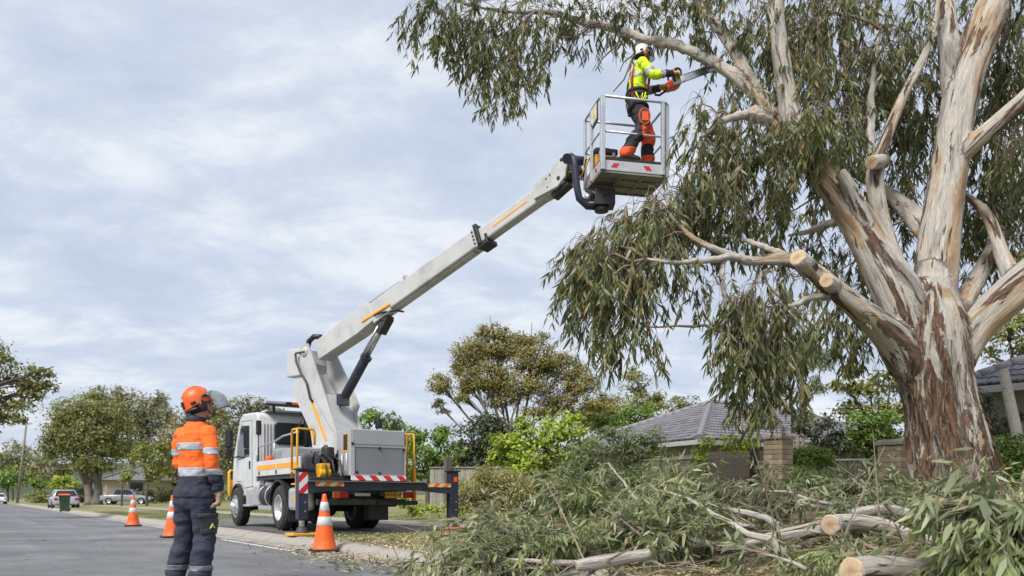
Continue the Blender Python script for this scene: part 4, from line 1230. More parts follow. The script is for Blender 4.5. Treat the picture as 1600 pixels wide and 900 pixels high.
def remesh(mb, voxel, smooth_it=6):
    me0 = mb.mesh('tmp', [])
    ob = bpy.data.objects.new('tmp', me0); col.objects.link(ob)
    r_ = ob.modifiers.new('r', 'REMESH'); r_.mode = 'VOXEL'; r_.voxel_size = voxel; r_.use_smooth_shade = True
    if smooth_it:
        s = ob.modifiers.new('s', 'SMOOTH'); s.factor = 0.5; s.iterations = smooth_it
    dg = bpy.context.evaluated_depsgraph_get(); dg.update()
    me = bpy.data.meshes.new_from_object(ob.evaluated_get(dg))
    bpy.data.objects.remove(ob); bpy.data.meshes.remove(me0)
    return me
mbx = MB()
for pa in BIG:
    mbx.tube([Vector(p[:3]) for p in pa], [p[3] for p in pa], 18)
me = remesh(mbx, 0.036, 5)
n = len(me.vertices); V = np.zeros(n * 3, np.float32); me.vertices.foreach_get('co', V); V = V.reshape(-1, 3).astype(float)
fl, rg = flow_attrs(V, BIG, me, rough_gum)
Nn = np.zeros(n * 3, np.float32); me.vertices.foreach_get('normal', Nn); Nn = Nn.reshape(-1, 3)
disp = np.array([mnoise.fractal(Vector(p) * 3.2, 1.0, 2.0, 4) for p in fl])
disp2 = np.array([mnoise.noise(Vector(p) * 1.3) for p in fl])
flute = np.array([mnoise.noise(Vector((p[0] * 5, p[1] * 5, p[2] * 0.6))) for p in fl])
V2 = V + Nn * (disp * (0.010 + 0.05 * rg) + disp2 * 0.03 + flute * 0.085 * rg)[:, None]
V2 -= np.array(g0)
me.vertices.foreach_set('co', V2.astype(np.float32).ravel()); me.materials.clear(); me.materials.append(GUMB)
me.polygons.foreach_set('use_smooth', np.ones(len(me.polygons), bool)); me.update(); me.name = 'trunk'
o = bpy.data.objects.new('trunk', me); col.objects.link(o); o.parent = gum
# thinner limbs, each a mesh of its own
for pa in THIN:
    mb = MB(); pts = [Vector(p[:3]) + Vector((random.gauss(0, .3), random.gauss(0, .3), random.gauss(0, .3))) * p[3] * 0.6 for p in pa]
    mb.tube(pts, [p[3] * random.uniform(0.9, 1.12) for p in pa], 9)
    me = mb.mesh('limb', GUMB)
    flow_attrs(np.array([v.co[:] for v in me.vertices]), [pa], me, lambda v, r_: np.full(len(v), 0.15))
    o = bpy.data.objects.new('limb', me); col.objects.link(o); put(o, gum, True)
# sawn stubs with pale faces
def cut_disc(r_):
    """a sawn face: uneven rim, faint step from the saw, bark ring standing a little back"""
    mb = MB(); n = 26; ph = random.uniform(0, 6)
    V = []
    for k, z in ((0.0, 0.006), (0.35, 0.007), (0.7, 0.005), (0.93, 0.003), (1.0, -0.006)):
        for j in range(n):
            a = 2 * math.pi * j / n
            w_ = 1 + (0.05 * math.sin(2 * a + ph) + 0.03 * math.sin(5 * a + ph * 2) + random.uniform(-.015, .015)) * k
            V.append((r_ * max(k, 1e-3) * w_ * math.cos(a), r_ * max(k, 1e-3) * w_ * math.sin(a), z + 0.006 * math.sin(a * 1.0 + ph) * k + (0.004 if math.cos(a + ph) > 0.6 else 0) * k))
    F = [(i * n + j, i * n + (j + 1) % n, (i + 1) * n + (j + 1) % n, (i + 1) * n + j) for i in range(4) for j in range(n)]
    return mb.add(V, F, False)
def stub(px, py, Y, rpx, tgt, off=0.16):
    c = W(px, py, Y); t = Vector(tgt)
    d = (c - t).normalized(); r_ = rpx * Y / FPX
    mb = MB(); mb.tube([t, c], [r_ * 1.25, r_], 14)
    me = mb.mesh('sawn_stub', GUMB)
    pa = np.array([[*t, r_], [*t.lerp(c, .5), r_], [*c, r_]])
    flow_attrs(np.array([v.co[:] for v in me.vertices]), [pa], me, lambda v, r_: np.full(len(v), 0.2))
    o = bpy.data.objects.new('sawn_stub', me); col.objects.link(o); put(o, gum, True)
    mb = cut_disc(r_ * 0.98)
    f = mb.build('cut_face', WOODCUT)
    f.rotation_euler = d.to_track_quat('Z', 'Y').to_euler(); f.location = c + d * 0.002
    put(f, o); f.matrix_parent_inverse = mat_of(o).inverted()
    return o
def on(path, px):
    pr = [800 + FPX * p[0] / p[1] for p in path]
    i = int(np.argmin([abs(q - px) for q in pr])); return Vector(path[i][:3])
stub(1246, 402, 9.85, 13, on(LD, 1264) + Vector((0, 0, -0.02)))
stub(1291, 438, 9.93, 11, on(LD, 1306))
stub(1361, 254, 11.2, 10, on(LE, 1374) + Vector((0.03, 0, -0.1)))
stub(1178, 172, 11.7, 8, on(LA, 1205))
# peeling ribbons of bark on the butt and in the fork
PEEL = M('peeling_bark', (0.15, 0.092, 0.06), 0.9, 0.5, 9.0, bump=0.5, bscale=40)
Vs, Fs = [], []
cand = np.where((rg > 0.42) & (Nn[:, 1] < 0.35))[0]
cnt = 0
for i in rng.choice(cand, 520):
    p = V2[i]; nrm = Vector(Nn[i])
    # direction of growth at this spot
    dz = Vector((0.06 if p[0] < 0 else -0.02, 0, 1)); dz = (dz - nrm * dz.dot(nrm)).normalized()
    sd = dz.cross(nrm).normalized()
    Ln_ = random.uniform(0.08, 0.45); wd = random.uniform(0.006, 0.02); lift = random.uniform(0.01, 0.07)
    tw = random.uniform(-0.35, 0.35)
    base = len(Vs)
    for k in range(5):
        t = k / 4
        q = Vector(p) + dz * (-Ln_ * t) + nrm * (0.006 + lift * t * t) + sd * (tw * Ln_ * t * t * 0.4)
        w_ = wd * (1 - 0.75 * t)
        Vs += [q - sd * w_ + nrm * 0.004 * k, q + sd * w_]
    for k in range(4):
        a = base + 2 * k
        Fs.append([a, a + 1, a + 3, a + 2])
pe = np_obj('bark_strip', np.array([tuple(v) for v in Vs]), np.array(Fs), PEEL, gum)
tag(pe, kind='stuff')

# ---- crown: hanging sprays of long leaves, placed along real twigs
L_EUC = leafmat('gum_leaf', (0.044, 0.057, 0.022), (0.140, 0.155, 0.062), (0.29, 0.205, 0.09), 0.28, 0.38)
BLOB = [  # px, py, rx, ry, depth, depth spread, number of sprays
    (672, 6, 42, 26, 14.0, .5, 46), (720, 40, 56, 36, 13.9, .6, 92), (770, 75, 46, 40, 13.7, .6, 80), (800, 115, 30, 32, 13.6, .4, 34), (782, 138, 22, 18, 13.5, .3, 14),
    (835, 60, 55, 34, 13.5, .7, 70), (880, 100, 34, 26, 13.3, .5, 26), (930, 118, 26, 18, 13.2, .4, 9), (968, 118, 26, 14, 13.1, .3, 8), (740, 8, 60, 16, 13.9, .6, 46), (830, 8, 70, 16, 13.6, .7, 56), (920, 18, 60, 22, 13.3, .7, 60), (905, 60, 50, 26, 13.2, .5, 26),
    (1000, 14, 60, 24, 13.1, .7, 54), (1070, 20, 50, 34, 12.9, .8, 50), (975, 75, 22, 14, 13.0, .4, 6), (1130, 10, 50, 30, 12.8, .8, 44), (1095, 60, 24, 20, 12.6, .4, 7), (958, 150, 10, 16, 13.0, .2, 3),
    (1085, 180, 34, 34, 11.4, .6, 44), (1110, 230, 46, 50, 11.2, .8, 105), (1070, 300, 50, 46, 11.0, .8, 105), (1130, 300, 46, 54, 11.0, .8, 90), (1018, 330, 48, 36, 10.7, .6, 84), (970, 360, 50, 36, 10.6, .6, 90), (918, 392, 38, 34, 10.5, .5, 62),
    (955, 415, 48, 40, 10.4, .6, 92), (900, 430, 22, 34, 10.4, .4, 30), (930, 465, 36, 28, 10.3, .4, 40), (985, 445, 40, 40, 10.3, .5, 52), (990, 500, 32, 32, 10.2, .4, 34), (950, 505, 24, 28, 10.3, .3, 22), (1010, 520, 14, 22, 10.2, .2, 8), (945, 550, 8, 14, 10.2, .2, 3),
    (1030, 390, 40, 30, 10.3, .5, 46), (1075, 420, 26, 20, 10.1, .4, 18), (1165, 225, 40, 50, 11.2, .8, 80), (1200, 290, 40, 46, 11.3, .8, 56), (1165, 350, 36, 26, 11.0, .7, 30), (1225, 345, 30, 26, 11.6, .8, 26),
    (1250, 120, 56, 60, 12.2, 1.0, 130), (1180, 50, 50, 44, 12.5, .9, 84), (1290, 40, 60, 46, 12.4, 1.1, 110), (1340, 110, 50, 60, 12.4, 1.1, 100), (1290, 190, 46, 50, 11.0, .7, 100), (1250, 190, 34, 34, 10.9, .6, 54), (1330, 240, 36, 46, 12.6, .8, 66), (1400, 60, 46, 50, 12.2, 1.0, 70), (1420, 190, 40, 60, 13.0, 1.0, 90), (1410, 280, 34, 40, 13.2, .8, 60), (1290, 290, 24, 30, 12.8, .6, 24), (1390, 370, 30, 36, 13.5, .8, 34),
    (1440, 120, 24, 50, 12.6, .8, 40), (1580, 60, 36, 40, 12.2, .8, 52), (1570, 150, 42, 50, 12.6, .9, 84), (1550, 240, 46, 44, 12.8, .9, 92), (1590, 300, 34, 44, 12.9, .9, 70), (1535, 330, 36, 40, 13.0, .8, 60), (1575, 380, 36, 30, 12.6, .8, 42), (1530, 420, 24, 36, 13.2, .6, 30), (1515, 360, 20, 40, 13.4, .6, 24), (1480, 10, 50, 16, 12.4, .8, 30), (1600, 220, 40, 40, 11.5, .6, 40),
    (1275, 385, 34, 20, 12.4, .8, 26), (1330, 400, 30, 30, 12.6, .7, 34), (1340, 450, 36, 26, 12.2, .7, 40), (1190, 440, 34, 22, 9.9, .5, 40), (1150, 470, 34, 34, 9.8, .5, 60), (1120, 440, 20, 18, 9.8, .4, 12), (1200, 490, 40, 36, 9.9, .6, 66), (1250, 500, 36, 30, 10.2, .6, 44), (1170, 530, 36, 34, 9.7, .5, 62), (1150, 560, 24, 28, 9.7, .4, 26), (1215, 545, 30, 34, 9.8, .5, 46), (1180, 595, 30, 30, 9.7, .5, 44), (1196, 630, 16, 18, 9.7, .3, 12), (1300, 500, 30, 26, 11.0, .6, 34), (1345, 510, 28, 26, 11.5, .6, 34), (1370, 470, 20, 30, 12.0, .5, 18), (1355, 545, 14, 18, 11.4, .3, 10), (1135, 515, 14, 24, 9.7, .3, 10), (1230, 585, 20, 30, 9.9, .4, 18),
    (1290, 20, 70, 40, 13.4, .8, 90), (1230, 70, 60, 50, 13.6, .8, 70), (1400, 110, 50, 60, 13.6, .8, 70), (1570, 30, 50, 40, 13.4, .8, 60), (1540, 160, 40, 60, 13.6, .8, 60), (1450, 200, 30, 60, 13.8, .8, 44), (1350, 170, 50, 60, 13.8, .8, 60), (1150, 150, 34, 40, 12.4, .6, 40), (1600, 120, 40, 60, 13.0, .8, 50), (1330, 300, 40, 40, 13.6, .8, 40), (1240, 250, 40, 50, 12.8, .7, 50), (1560, 300, 44, 50, 13.8, .8, 46),
    (1250, -60, 110, 60, 13.0, 1.2, 110), (1450, -70, 110, 60, 12.6, 1.2, 110), (1600, -80, 90, 70, 12.2, 1.2, 90), (1050, -50, 90, 40, 13.4, .9, 60), (1350, -160, 130, 60, 12.6, 1.4, 110), (1560, -190, 110, 60, 12.2, 1.3, 90), (1680, 60, 70, 90, 11.6, 1.0, 90), (1720, 220, 70, 90, 11.0, 1.0, 90), (1690, 330, 50, 50, 10.8, .8, 50), (1780, 330, 60, 70, 10.4, .9, 60),
    (1290, 440, 24, 16, 11.4, .5, 16), (1240, 440, 30, 18, 11.0, .5, 20)]
allp = np.concatenate(ALL)
sp_a, sp_d, sp_L = [], [], []
tw = []
brm = MB()
for px, py, rx, ry, Y, dy, n in BLOB:
    n = int(n * (0.78 if py > 400 else 1.0))
    c = np.array(W(px, py, Y)); s = FPX / Y
    q = rng.normal(size=(n, 3)); q = q / np.linalg.norm(q, axis=1, keepdims=True) * (rng.random(n)[:, None] ** 0.45)
    p = c + q * np.array([rx / s, dy, ry / s])
    # branch from the nearest limb to the middle of the mass, then twigs to each spray
    d = np.linalg.norm(allp[:, :3] - (c + np.array([0.25, 0, 0])), axis=1); j = d.argmin()
    a = Vector(allp[j, :3]); b = Vector(c) + Vector((0, 0, ry / s * 0.4))
    mid = a.lerp(b, 0.5) + Vector((random.gauss(0, .1), random.gauss(0, .1), 0.16)) * (b - a).length
    r0 = min(0.04, 0.012 + 0.012 * (b - a).length)
    ln = (b - a).length
    jj = [a.lerp(b, t) * (1 - 0) + Vector((0, 0, 0.18 * ln * 4 * t * (1 - t) * 0.5)) + Vector((random.gauss(0, 1), random.gauss(0, 1), random.gauss(0, 1))) * 0.035 * ln * (0 if t in (0, 1) else 1) for t in (0, .2, .4, .6, .8, 1)]
    brm.tube(jj, [r0, r0 * .9, r0 * .8, r0 * .66, r0 * .52, r0 * 0.35], 6)
    hubs = [np.array(jj[k]) for k in (3, 4, 5, 5)]
    sub = [np.array(b) + (p[rng.integers(0, n)] - np.array(b)) * 0.6 for _ in range(max(2, n // 12))]
    for h in sub:
        hb = hubs[rng.integers(0, 4)]
        tw.append((hb, h, r0 * .33, 0.006))
    for k in range(n):
        hs = min(sub, key=lambda h: np.linalg.norm(h - p[k]))
        tw.append((hs, p[k], 0.0055, 0.003))
    out = unit(p - c) * np.array([1, 1, .2])
    sp_a.append(p); sp_d.append(out * 0.35 + rng.normal(size=p.shape) * 0.22 + np.array([-0.08, 0, -0.85])); sp_L.append(0.2 + 0.5 * rng.random(n))
sp_a = np.concatenate(sp_a); sp_d = unit(np.concatenate(sp_d)); sp_L = np.concatenate(sp_L)
# no foliage inside the worker's, basket's or boom's space
def clear(P, boxes):
    k = np.ones(len(P), bool)
    for lo, hi in boxes:
        k &= ~((P > np.array(lo)).all(1) & (P < np.array(hi)).all(1))
    return k
CLEAR = [((0.7, 11.2, 5.6), (2.95, 14.2, 8.6))]
kk = clear(sp_a, CLEAR) & clear(sp_a + sp_d * sp_L[:, None], CLEAR)
sp_a, sp_d, sp_L = sp_a[kk], sp_d[kk], sp_L[kk]
ta = np.array([t[0] for t in tw]); tb = np.array([t[1] for t in tw]); tr = np.array([t[2] for t in tw]); te = np.array([t[3] for t in tw])
kt = clear(tb, CLEAR)
TV = [twigs(ta[kt], tb[kt], tr[kt], te[kt], sag=0.03), twigs(sp_a, sp_a + sp_d * sp_L[:, None], np.full(len(sp_a), .0032), np.full(len(sp_a), .0012), sag=0.02)]
def spray_leaves(A, D, Ln, per, leafL, wd=0.17, down=0.75, spread=0.5, curl=0.25):
    n = len(A)
    idx = np.repeat(np.arange(n), per)
    t = np.tile(np.linspace(0.4, 1.0, per), n) + rng.normal(size=n * per) * 0.05
    base = A[idx] + D[idx] * (Ln[idx] * np.clip(t, 0.05, 1.02))[:, None]
    d = unit(D[idx] * 0.55 + rdir(n * per) * spread + np.array([0, 0, -down]))
    nrm = rdir(n * per)
    L = leafL * (0.6 + 0.65 * rng.random(n * per)) * np.repeat(0.75 + 0.5 * rng.random(n), per)
    return lance(base, d, nrm, L, L * wd * (0.75 + 0.5 * rng.random(n * per)), curl * (rng.random(n * per) - 0.3))
LV = spray_leaves(sp_a, sp_d, sp_L, 13, 0.165, 0.17, down=0.6, spread=0.62, curl=0.35)
kL = clear(LV[0].reshape(-1, 6, 3)[:, 3], [((1.0, 11.6, 6.1), (2.75, 13.6, 8.5))])
lv = LV[0].reshape(-1, 6, 3)[kL].reshape(-1, 3); lf = np.array([[0, 1, 2], [1, 3, 2], [2, 3, 4], [3, 5, 4]])
lf = (lf[None] + (np.arange(kL.sum()) * 6)[:, None, None]).reshape(-1, 3)
tag(np_obj('crown', lv - np.array(g0), lf, L_EUC, gum), kind='stuff')
TWM = barkmat('twig_bark', (0.14, 0.105, 0.08), (0.30, 0.235, 0.18))
v_, f_ = cat(TV)
tag(np_obj('twig', v_ - np.array(g0), f_, TWM, gum), kind='stuff')
bo = brm.build('branch', TWM, gum, True)
tag(bo, kind='stuff')

# ================================================================== cut branches on the verge
L_CUT = leafmat('cut_leaf', (0.105, 0.125, 0.065), (0.235, 0.265, 0.155), (0.38, 0.30, 0.17), 0.22, 0.4)
L_CUTG = leafmat('cut_leaf_green', (0.09, 0.125, 0.055), (0.20, 0.24, 0.10), (0.31, 0.30, 0.13), 0.22, 0.4)
def log_thing(label, nodes, group, faces=(0,), cat_='log', name='cut_log', k=6, cutr=1.0):
    pa = limb(nodes, k)
    c = Vector(pa[len(pa) // 2][:3])
    root = empty(name, (c.x, c.y, gz(c.x, c.y)), 0, label, cat_, group)
    mb = MB(); mb.tube([Vector(p[:3]) for p in pa], [p[3] * (1 + 0.1 * mnoise.noise(Vector((i * .7, p[0] * 3, p[1])))) for i, p in enumerate(pa)], 12)
    me = mb.mesh('wood', GUMB)
    flow_attrs(np.array([v.co[:] for v in me.vertices]), [pa], me, lambda v, r_: np.full(len(v), 0.5))
    o = bpy.data.objects.new('wood', me); col.objects.link(o); put(o, root, True)
    for e in faces:
        a, b = (Vector(pa[0][:3]), Vector(pa[1][:3])) if e == 0 else (Vector(pa[-1][:3]), Vector(pa[-2][:3]))
        d = (a - b).normalized(); r_ = pa[0 if e == 0 else -1][3]
        mb = cut_disc(r_ * 0.99)
        f = mb.build('cut_face', WOODCUT); f.rotation_euler = d.to_track_quat('Z', 'Y').to_euler(); f.location = a + d * 0.003
        put(f, root, True)
    return root
GL = 'cut logs lying among the branches'
log_thing('thick pale log with a round fresh cut face in the middle of the branch pile', [(1297, 820, 7.45, 15.5), (1312, 817, 7.6, 14), (1340, 816, 7.75, 12.5), (1384, 822, 7.75, 11), (1430, 838, 7.65, 8.5), (1492, 853, 7.55, 6)], GL)
log_thing('mottled log lying behind the round cut face, pointing left', [(1310, 818, 8.4, 13), (1270, 828, 8.3, 12), (1220, 838, 8.2, 10.5), (1165, 850, 8.1, 8), (1130, 858, 8.0, 5)], GL, faces=())
log_thing('short pale log lying on the wood chips nearest the kerb', [(901, 884, 7.1, 9), (935, 879, 7.1, 11), (975, 872, 7.15, 10), (1014, 866, 7.2, 9)], GL, faces=(0, 1))
log_thing('sawn log end at the bottom edge in front of the pile', [(1330, 893, 5.6, 22), (1365, 890, 5.75, 22), (1420, 892, 5.95, 20), (1480, 900, 6.1, 17)], GL)
log_thing('dark stained log half buried behind the thick pale log', [(1330, 805, 8.5, 9), (1380, 796, 8.5, 9), (1430, 806, 8.4, 8), (1470, 818, 8.3, 7), (1510, 838, 8.2, 5)], GL, faces=())
def heap(x, y):
    """height of the branch pile above the verge"""
    h = 0.0
    for cx, cy, rx, ry, hh in ((1.3, 9.0, 1.4, 0.8, 0.55), (0.2, 8.7, 0.9, 0.6, 0.28), (2.6, 8.8, 1.5, 0.8, 0.42), (4.3, 8.6, 1.6, 0.9, 0.42), (4.1, 6.4, 0.9, 0.7, 0.4), (6.0, 8.6, 1.4, 1.1, 0.5), (0.8, 7.7, 0.9, 0.5, 0.16)):
        h = max(h, hh * math.exp(-((x - cx) / rx) ** 2 - ((y - cy) / ry) ** 2))
    return h
def fallen_branch(label, A, B, r0, sprays, leafL, mat, group, single=0, sag=0.15, per=11, name='fallen_branch', spread=0.55, lift=0.05, seed=0):
    """a cut leafy branch: crooked stem from A (butt) to B (tip), side shoots, hanging leaves"""
    A, B = Vector(A), Vector(B); L = (B - A).length
    root = empty(name, (A.x, A.y, gz(A.x, A.y)), 0, label, 'fallen branch', group)
    n = 9; path = []
    for i in range(n):
        t = i / (n - 1)
        p = A.lerp(B, t) + Vector((0, 0, sag * L * 4 * t * (1 - t) * 0.25)) + Vector((random.gauss(0, 1), random.gauss(0, 1), random.gauss(0, .6))) * 0.02 * L * (0 if i == 0 else 1)
        path.append((*p, r0 * (1 - 0.85 * t) + 0.002))
    pa = np.array(path)
    mb = MB(); mb.tube([Vector(p[:3]) for p in pa], [p[3] for p in pa], 8)
    me = mb.mesh('stem', GUMB)
    flow_attrs(np.array([v.co[:] for v in me.vertices]), [pa], me, lambda v, r_: np.full(len(v), 0.15))
    o = bpy.data.objects.new('stem', me); col.objects.link(o); put(o, root, True)
    t = 0.18 + 0.82 * rng.random(sprays) ** 0.8
    ii = t * (n - 1); i0 = np.minimum(ii.astype(int), n - 2); fr = (ii - i0)[:, None]
    S = pa[i0, :3] * (1 - fr) + pa[i0 + 1, :3] * fr
    ax = unit(np.array(B - A)[None])
    d = unit(ax * 0.5 + rdir(sprays) * np.array([1, 1, 0.7]) * spread * 1.6 + np.array([0, 0, lift]))
    ln = L * (0.10 + 0.22 * rng.random(sprays))
    E = S + d * ln[:, None]
    for k in range(sprays):
        g = gz(E[k, 0], E[k, 1]) + 0.03
        if E[k, 2] < g:
            E[k, 2] = g + 0.08 * random.random()
    d2 = unit(d * 0.9 + np.array([0, 0, -0.35]) + rng.normal(size=d.shape) * 0.2)
    l2 = leafL * (1.3 + 1.2 * rng.random(sprays))
    tv, tf = cat([twigs(S, E, np.full(sprays, 0.005 + r0 * .12), np.full(sprays, 0.003)), twigs(E, E + d2 * l2[:, None], np.full(sprays, .003), np.full(sprays, .0012))])
    sh = np_obj('side_shoot', tv, tf, TWM, root, True); tag(sh, kind='stuff')
    LVV, _ = spray_leaves(np.concatenate([E, S]), np.concatenate([d2, d]), np.concatenate([l2, ln]), per, leafL, 0.18, 0.9 if leafL > .165 else 0.6, 0.7, 0.35)
    lv = LVV.reshape(-1, 6, 3)
    # keep leaves on or above the ground
    low = lv[:, :, 2] - np.array([[gz(v[0], v[1]) for v in lf] for lf in lv]) if len(lv) < 1 else None
    gmin = np.array([gz(lf[0][0], lf[0][1]) for lf in lv]) + 0.015
    dz = np.maximum(0, gmin - lv[:, :, 2].min(1)); lv = lv + np.stack([np.zeros(len(dz)), np.zeros(len(dz)), dz], 1)[:, None]
    lf1 = np.array([[0, 1, 2], [1, 3, 2], [2, 3, 4], [3, 5, 4]])
    tipv = lv[:, 3]
    lv = lv[clear(tipv, PCLEAR) & clear(lv[:, 0], PCLEAR)]
    if single:
        order = np.argsort(lv[:, 0, 1])
        for k in order[:single]:
            c = lv[k, 0]
            lo = np_obj('leaf', lv[k] - c, lf1, mat, root, False); lo.location = Vector(c) - root.location
        lv = lv[order[single:]]
    ff = (lf1[None] + (np.arange(len(lv)) * 6)[:, None, None]).reshape(-1, 3)
    tag(np_obj('foliage', lv.reshape(-1, 3), ff, mat, root, True), kind='stuff')
    return root
PCLEAR = [((2.5, 6.4, 0.42), (4.6, 7.95, 1.6)), ((3.0, 6.0, 0.30), (3.75, 7.95, 1.2)), ((0.5, 5.4, 0.0), (2.3, 6.95, 1.0)), ((2.3, 4.6, 0.2), (2.9, 5.6, 0.9))]
GF = 'cut leafy branches lying on the verge'
def wz(px, py, Y):
    return W(px, py, Y)
FB = [
    ('long bare pale branch crossing the middle of the pile towards the cut log', (1225, 868, 7.5), (1030, 764, 8.6), .042, 14, .15, L_CUT, 0),
    ('second pale branch running just above the crossing branch', (1215, 822, 8.2), (1045, 772, 8.8), .042, 16, .15, L_CUT, 0),
    ('thin bare branch poking up steeply in front of the olive shrub', (1000, 790, 8.6), (948, 722, 8.9), .02, 4, .14, L_CUT, 0),
    ('grey green branch heap at the left end, spilling over the kerb', (860, 830, 8.6), (700, 852, 8.3), .035, 56, .14, L_CUT, 30),
    ('low leafy branch right of the right outrigger pad', (900, 812, 9.6), (770, 806, 10.0), .03, 46, .14, L_CUT, 0),
    ('upright leafy branch top in front of the rangy shrub', (930, 805, 9.2), (860, 752, 9.6), .028, 38, .14, L_CUT, 0),
    ('broad leafy branch in front of the lime tree', (1000, 815, 9.0), (890, 745, 9.4), .032, 60, .15, L_CUTG, 0),
    ('low yellow green branch left of the short log', (960, 850, 8.0), (780, 860, 7.8), .03, 70, .14, L_CUTG, 40),
    ('flat grey leafy branch along the bottom left edge', (900, 880, 7.5), (700, 885, 7.7), .03, 60, .13, L_CUT, 40),
    ('pale silver leafed branch tip in the centre of the pile', (1100, 830, 8.2), (990, 810, 7.9), .03, 60, .15, L_CUT, 30),
    ('leafy branch heaped below the brick garden wall', (1130, 800, 9.4), (1035, 745, 9.8), .03, 64, .15, L_CUT, 0),
    ('bluish leafy branch in front of the timber gate', (1225, 800, 9.4), (1110, 750, 9.9), .03, 66, .15, L_CUT, 0),
    ('branch with thin bare twigs below the first pillar', (1300, 790, 9.3), (1190, 745, 9.8), .028, 44, .14, L_CUT, 0),
    ('long thin twig branch reaching across towards the gum trunk', (1320, 790, 8.9), (1150, 730, 9.4), .02, 16, .13, L_CUT, 0),
    ('leafy branch heaped below the second pillar', (1420, 800, 9.2), (1325, 735, 9.5), .03, 62, .15, L_CUT, 0),
    ('drooping leafy branch at the foot of the gum trunk', (1520, 800, 8.9), (1395, 755, 9.3), .03, 64, .15, L_CUT, 0),
    ('leafy branch leaning on the right flank of the gum trunk', (1610, 800, 8.4), (1500, 752, 8.9), .03, 62, .15, L_CUT, 0),
    ('large leafed branch closest to the camera at the right edge', (1680, 830, 5.3), (1520, 800, 5.5), .03, 54, .2, L_CUT, 60),
    ('large leafed branch hanging low in the bottom right corner', (1660, 880, 5.2), (1500, 872, 5.4), .03, 54, .19, L_CUTG, 60),
    ('leafy branch between the log end and the right corner branch', (1560, 860, 6.4), (1420, 862, 6.3), .028, 56, .17, L_CUT, 40),
    ('green branch lying in front of the thick pale log', (1440, 868, 6.9), (1290, 866, 6.8), .026, 46, .16, L_CUTG, 40),
    ('branch with sparse leaves on the wood chips below the thick log', (1260, 890, 6.6), (1180, 862, 6.9), .02, 22, .14, L_CUT, 20),
    ('leafy branch behind the thick pale log', (1480, 815, 8.6), (1330, 780, 8.9), .03, 52, .15, L_CUT, 0),
    ('leafy branch right of the thin end of the thick log', (1640, 850, 7.3), (1500, 815, 7.6), .03, 60, .16, L_CUT, 0),
    ('yellowing leafy branch in the middle, under the crossing branch', (1110, 850, 7.8), (960, 832, 8.2), .028, 62, .15, L_CUTG, 0),
    ('leafy branch in the heart of the pile behind the crossing branch', (1180, 815, 8.8), (1060, 790, 9.2), .03, 64, .15, L_CUT, 0),
]
for i_, (lab, a, b, r0, ns, lL, lm, sg) in enumerate(FB):
    if 1080 < b[0] < 1340 and b[2] > 9.3:
        b = (b[0], b[1] + 14, b[2])
    if i_ > 2 and a[2] > 8.0:
        a = (a[0], a[1] + 8, a[2]); b = (b[0], b[1] + 16, b[2])
    fallen_branch(lab, wz(*a), wz(*b), r0, ns, lL, lm, GF, single=sg, per=9)
# the tangle underneath: loose sprays no one could count
n = 1300
X = rng.uniform(-1.6, 6.6, n); Yv = rng.uniform(6.0, 10.4, n)
hh = np.array([heap(x, y) for x, y in zip(X, Yv)])
k = hh > 0.10 + 0.12 * rng.random(n)
X, Yv, hh = X[k], Yv[k], hh[k]
gzv = np.array([gz(x, y) for x, y in zip(X, Yv)])
A_ = np.stack([X, Yv, gzv + hh * rng.random(len(X)) ** 0.6 + 0.03], 1)
D_ = unit(rng.normal(size=A_.shape) * np.array([1, 1, .45])); Ls = 0.25 + 0.4 * rng.random(len(X))
E_ = A_ + D_ * Ls[:, None]; E_[:, 2] = np.maximum(E_[:, 2], gzv + 0.04)
D_ = unit(E_ - A_)
v1 = spray_leaves(A_, D_, Ls, 14, 0.15, 0.2, 0.3, 0.8, 0.3)
tag(np_obj('loose_foliage', v1[0], v1[1], L_CUT), 'tangle of loose grey green leaves filling the branch pile', 'leaves', None, 'stuff')
v1 = twigs(A_, E_, np.full(len(X), .008), np.full(len(X), .003))
tag(np_obj('loose_twigs', v1[0], v1[1], TWM), 'tangle of loose twigs filling the branch pile', 'twigs', None, 'stuff')
# bare sticks
n = 230; X = rng.uniform(-0.9, 6.0, n); Yv = rng.uniform(6.6, 9.8, n)
gzv = np.array([gz(x, y) + heap(x, y) * 0.9 for x, y in zip(X, Yv)])
A_ = np.stack([X, Yv, gzv + 0.05], 1); D_ = unit(rng.normal(size=A_.shape) * np.array([1, .6, .3])); Ls = 0.4 + 0.9 * rng.random(n)
v1 = twigs(A_, A_ + D_ * Ls[:, None], .006 + .012 * rng.random(n), np.full(n, .004), sag=0.05)
tag(np_obj('loose_sticks', v1[0], v1[1], TWM), 'bare broken sticks scattered over the branch pile', 'sticks', None, 'stuff')

# ---- litter on the ground: wood chips, fallen leaves, grass
def scatter(n, fn, umin, umax, vmin, vmax):
    u = rng.uniform(umin, umax, n * 3); v = rng.uniform(vmin, vmax, n * 3)
    P = np.stack([HD.x * u + RD.x * v, HD.y * u + RD.y * v], 1)
    k = np.array([fn(a, b, c, d) for a, b, (c, d) in zip(u, v, P)])
    P = P[k][:n]
    return np.stack([P[:, 0], P[:, 1], np.array([gz(a, b) for a, b in P])], 1)
CHIP = leafmat('wood_chip', (0.33, 0.24, 0.14), (0.52, 0.40, 0.25), (0.62, 0.5, 0.34), 0.02, 0.8)
def fch(u, v, x, y):
    return random.random() < math.exp(-((x - 1.7) / 1.5) ** 2 - ((y - 6.9) / 0.8) ** 2) * 1.5 + 0.9 * math.exp(-((x + 1.6) / 1.5) ** 2 - ((y - 12.0) / 2.2) ** 2)
Pc = scatter(20000, fch, 2, 16, 3.9, 10)
n = len(Pc); Pc[:, 2] += 0.008 + 0.02 * rng.random(n)
d = rng.normal(size=(n, 3)) * np.array([1, 1, .2]); nm = np.array([0, 0, 1]) + rng.normal(size=(n, 3)) * 0.4
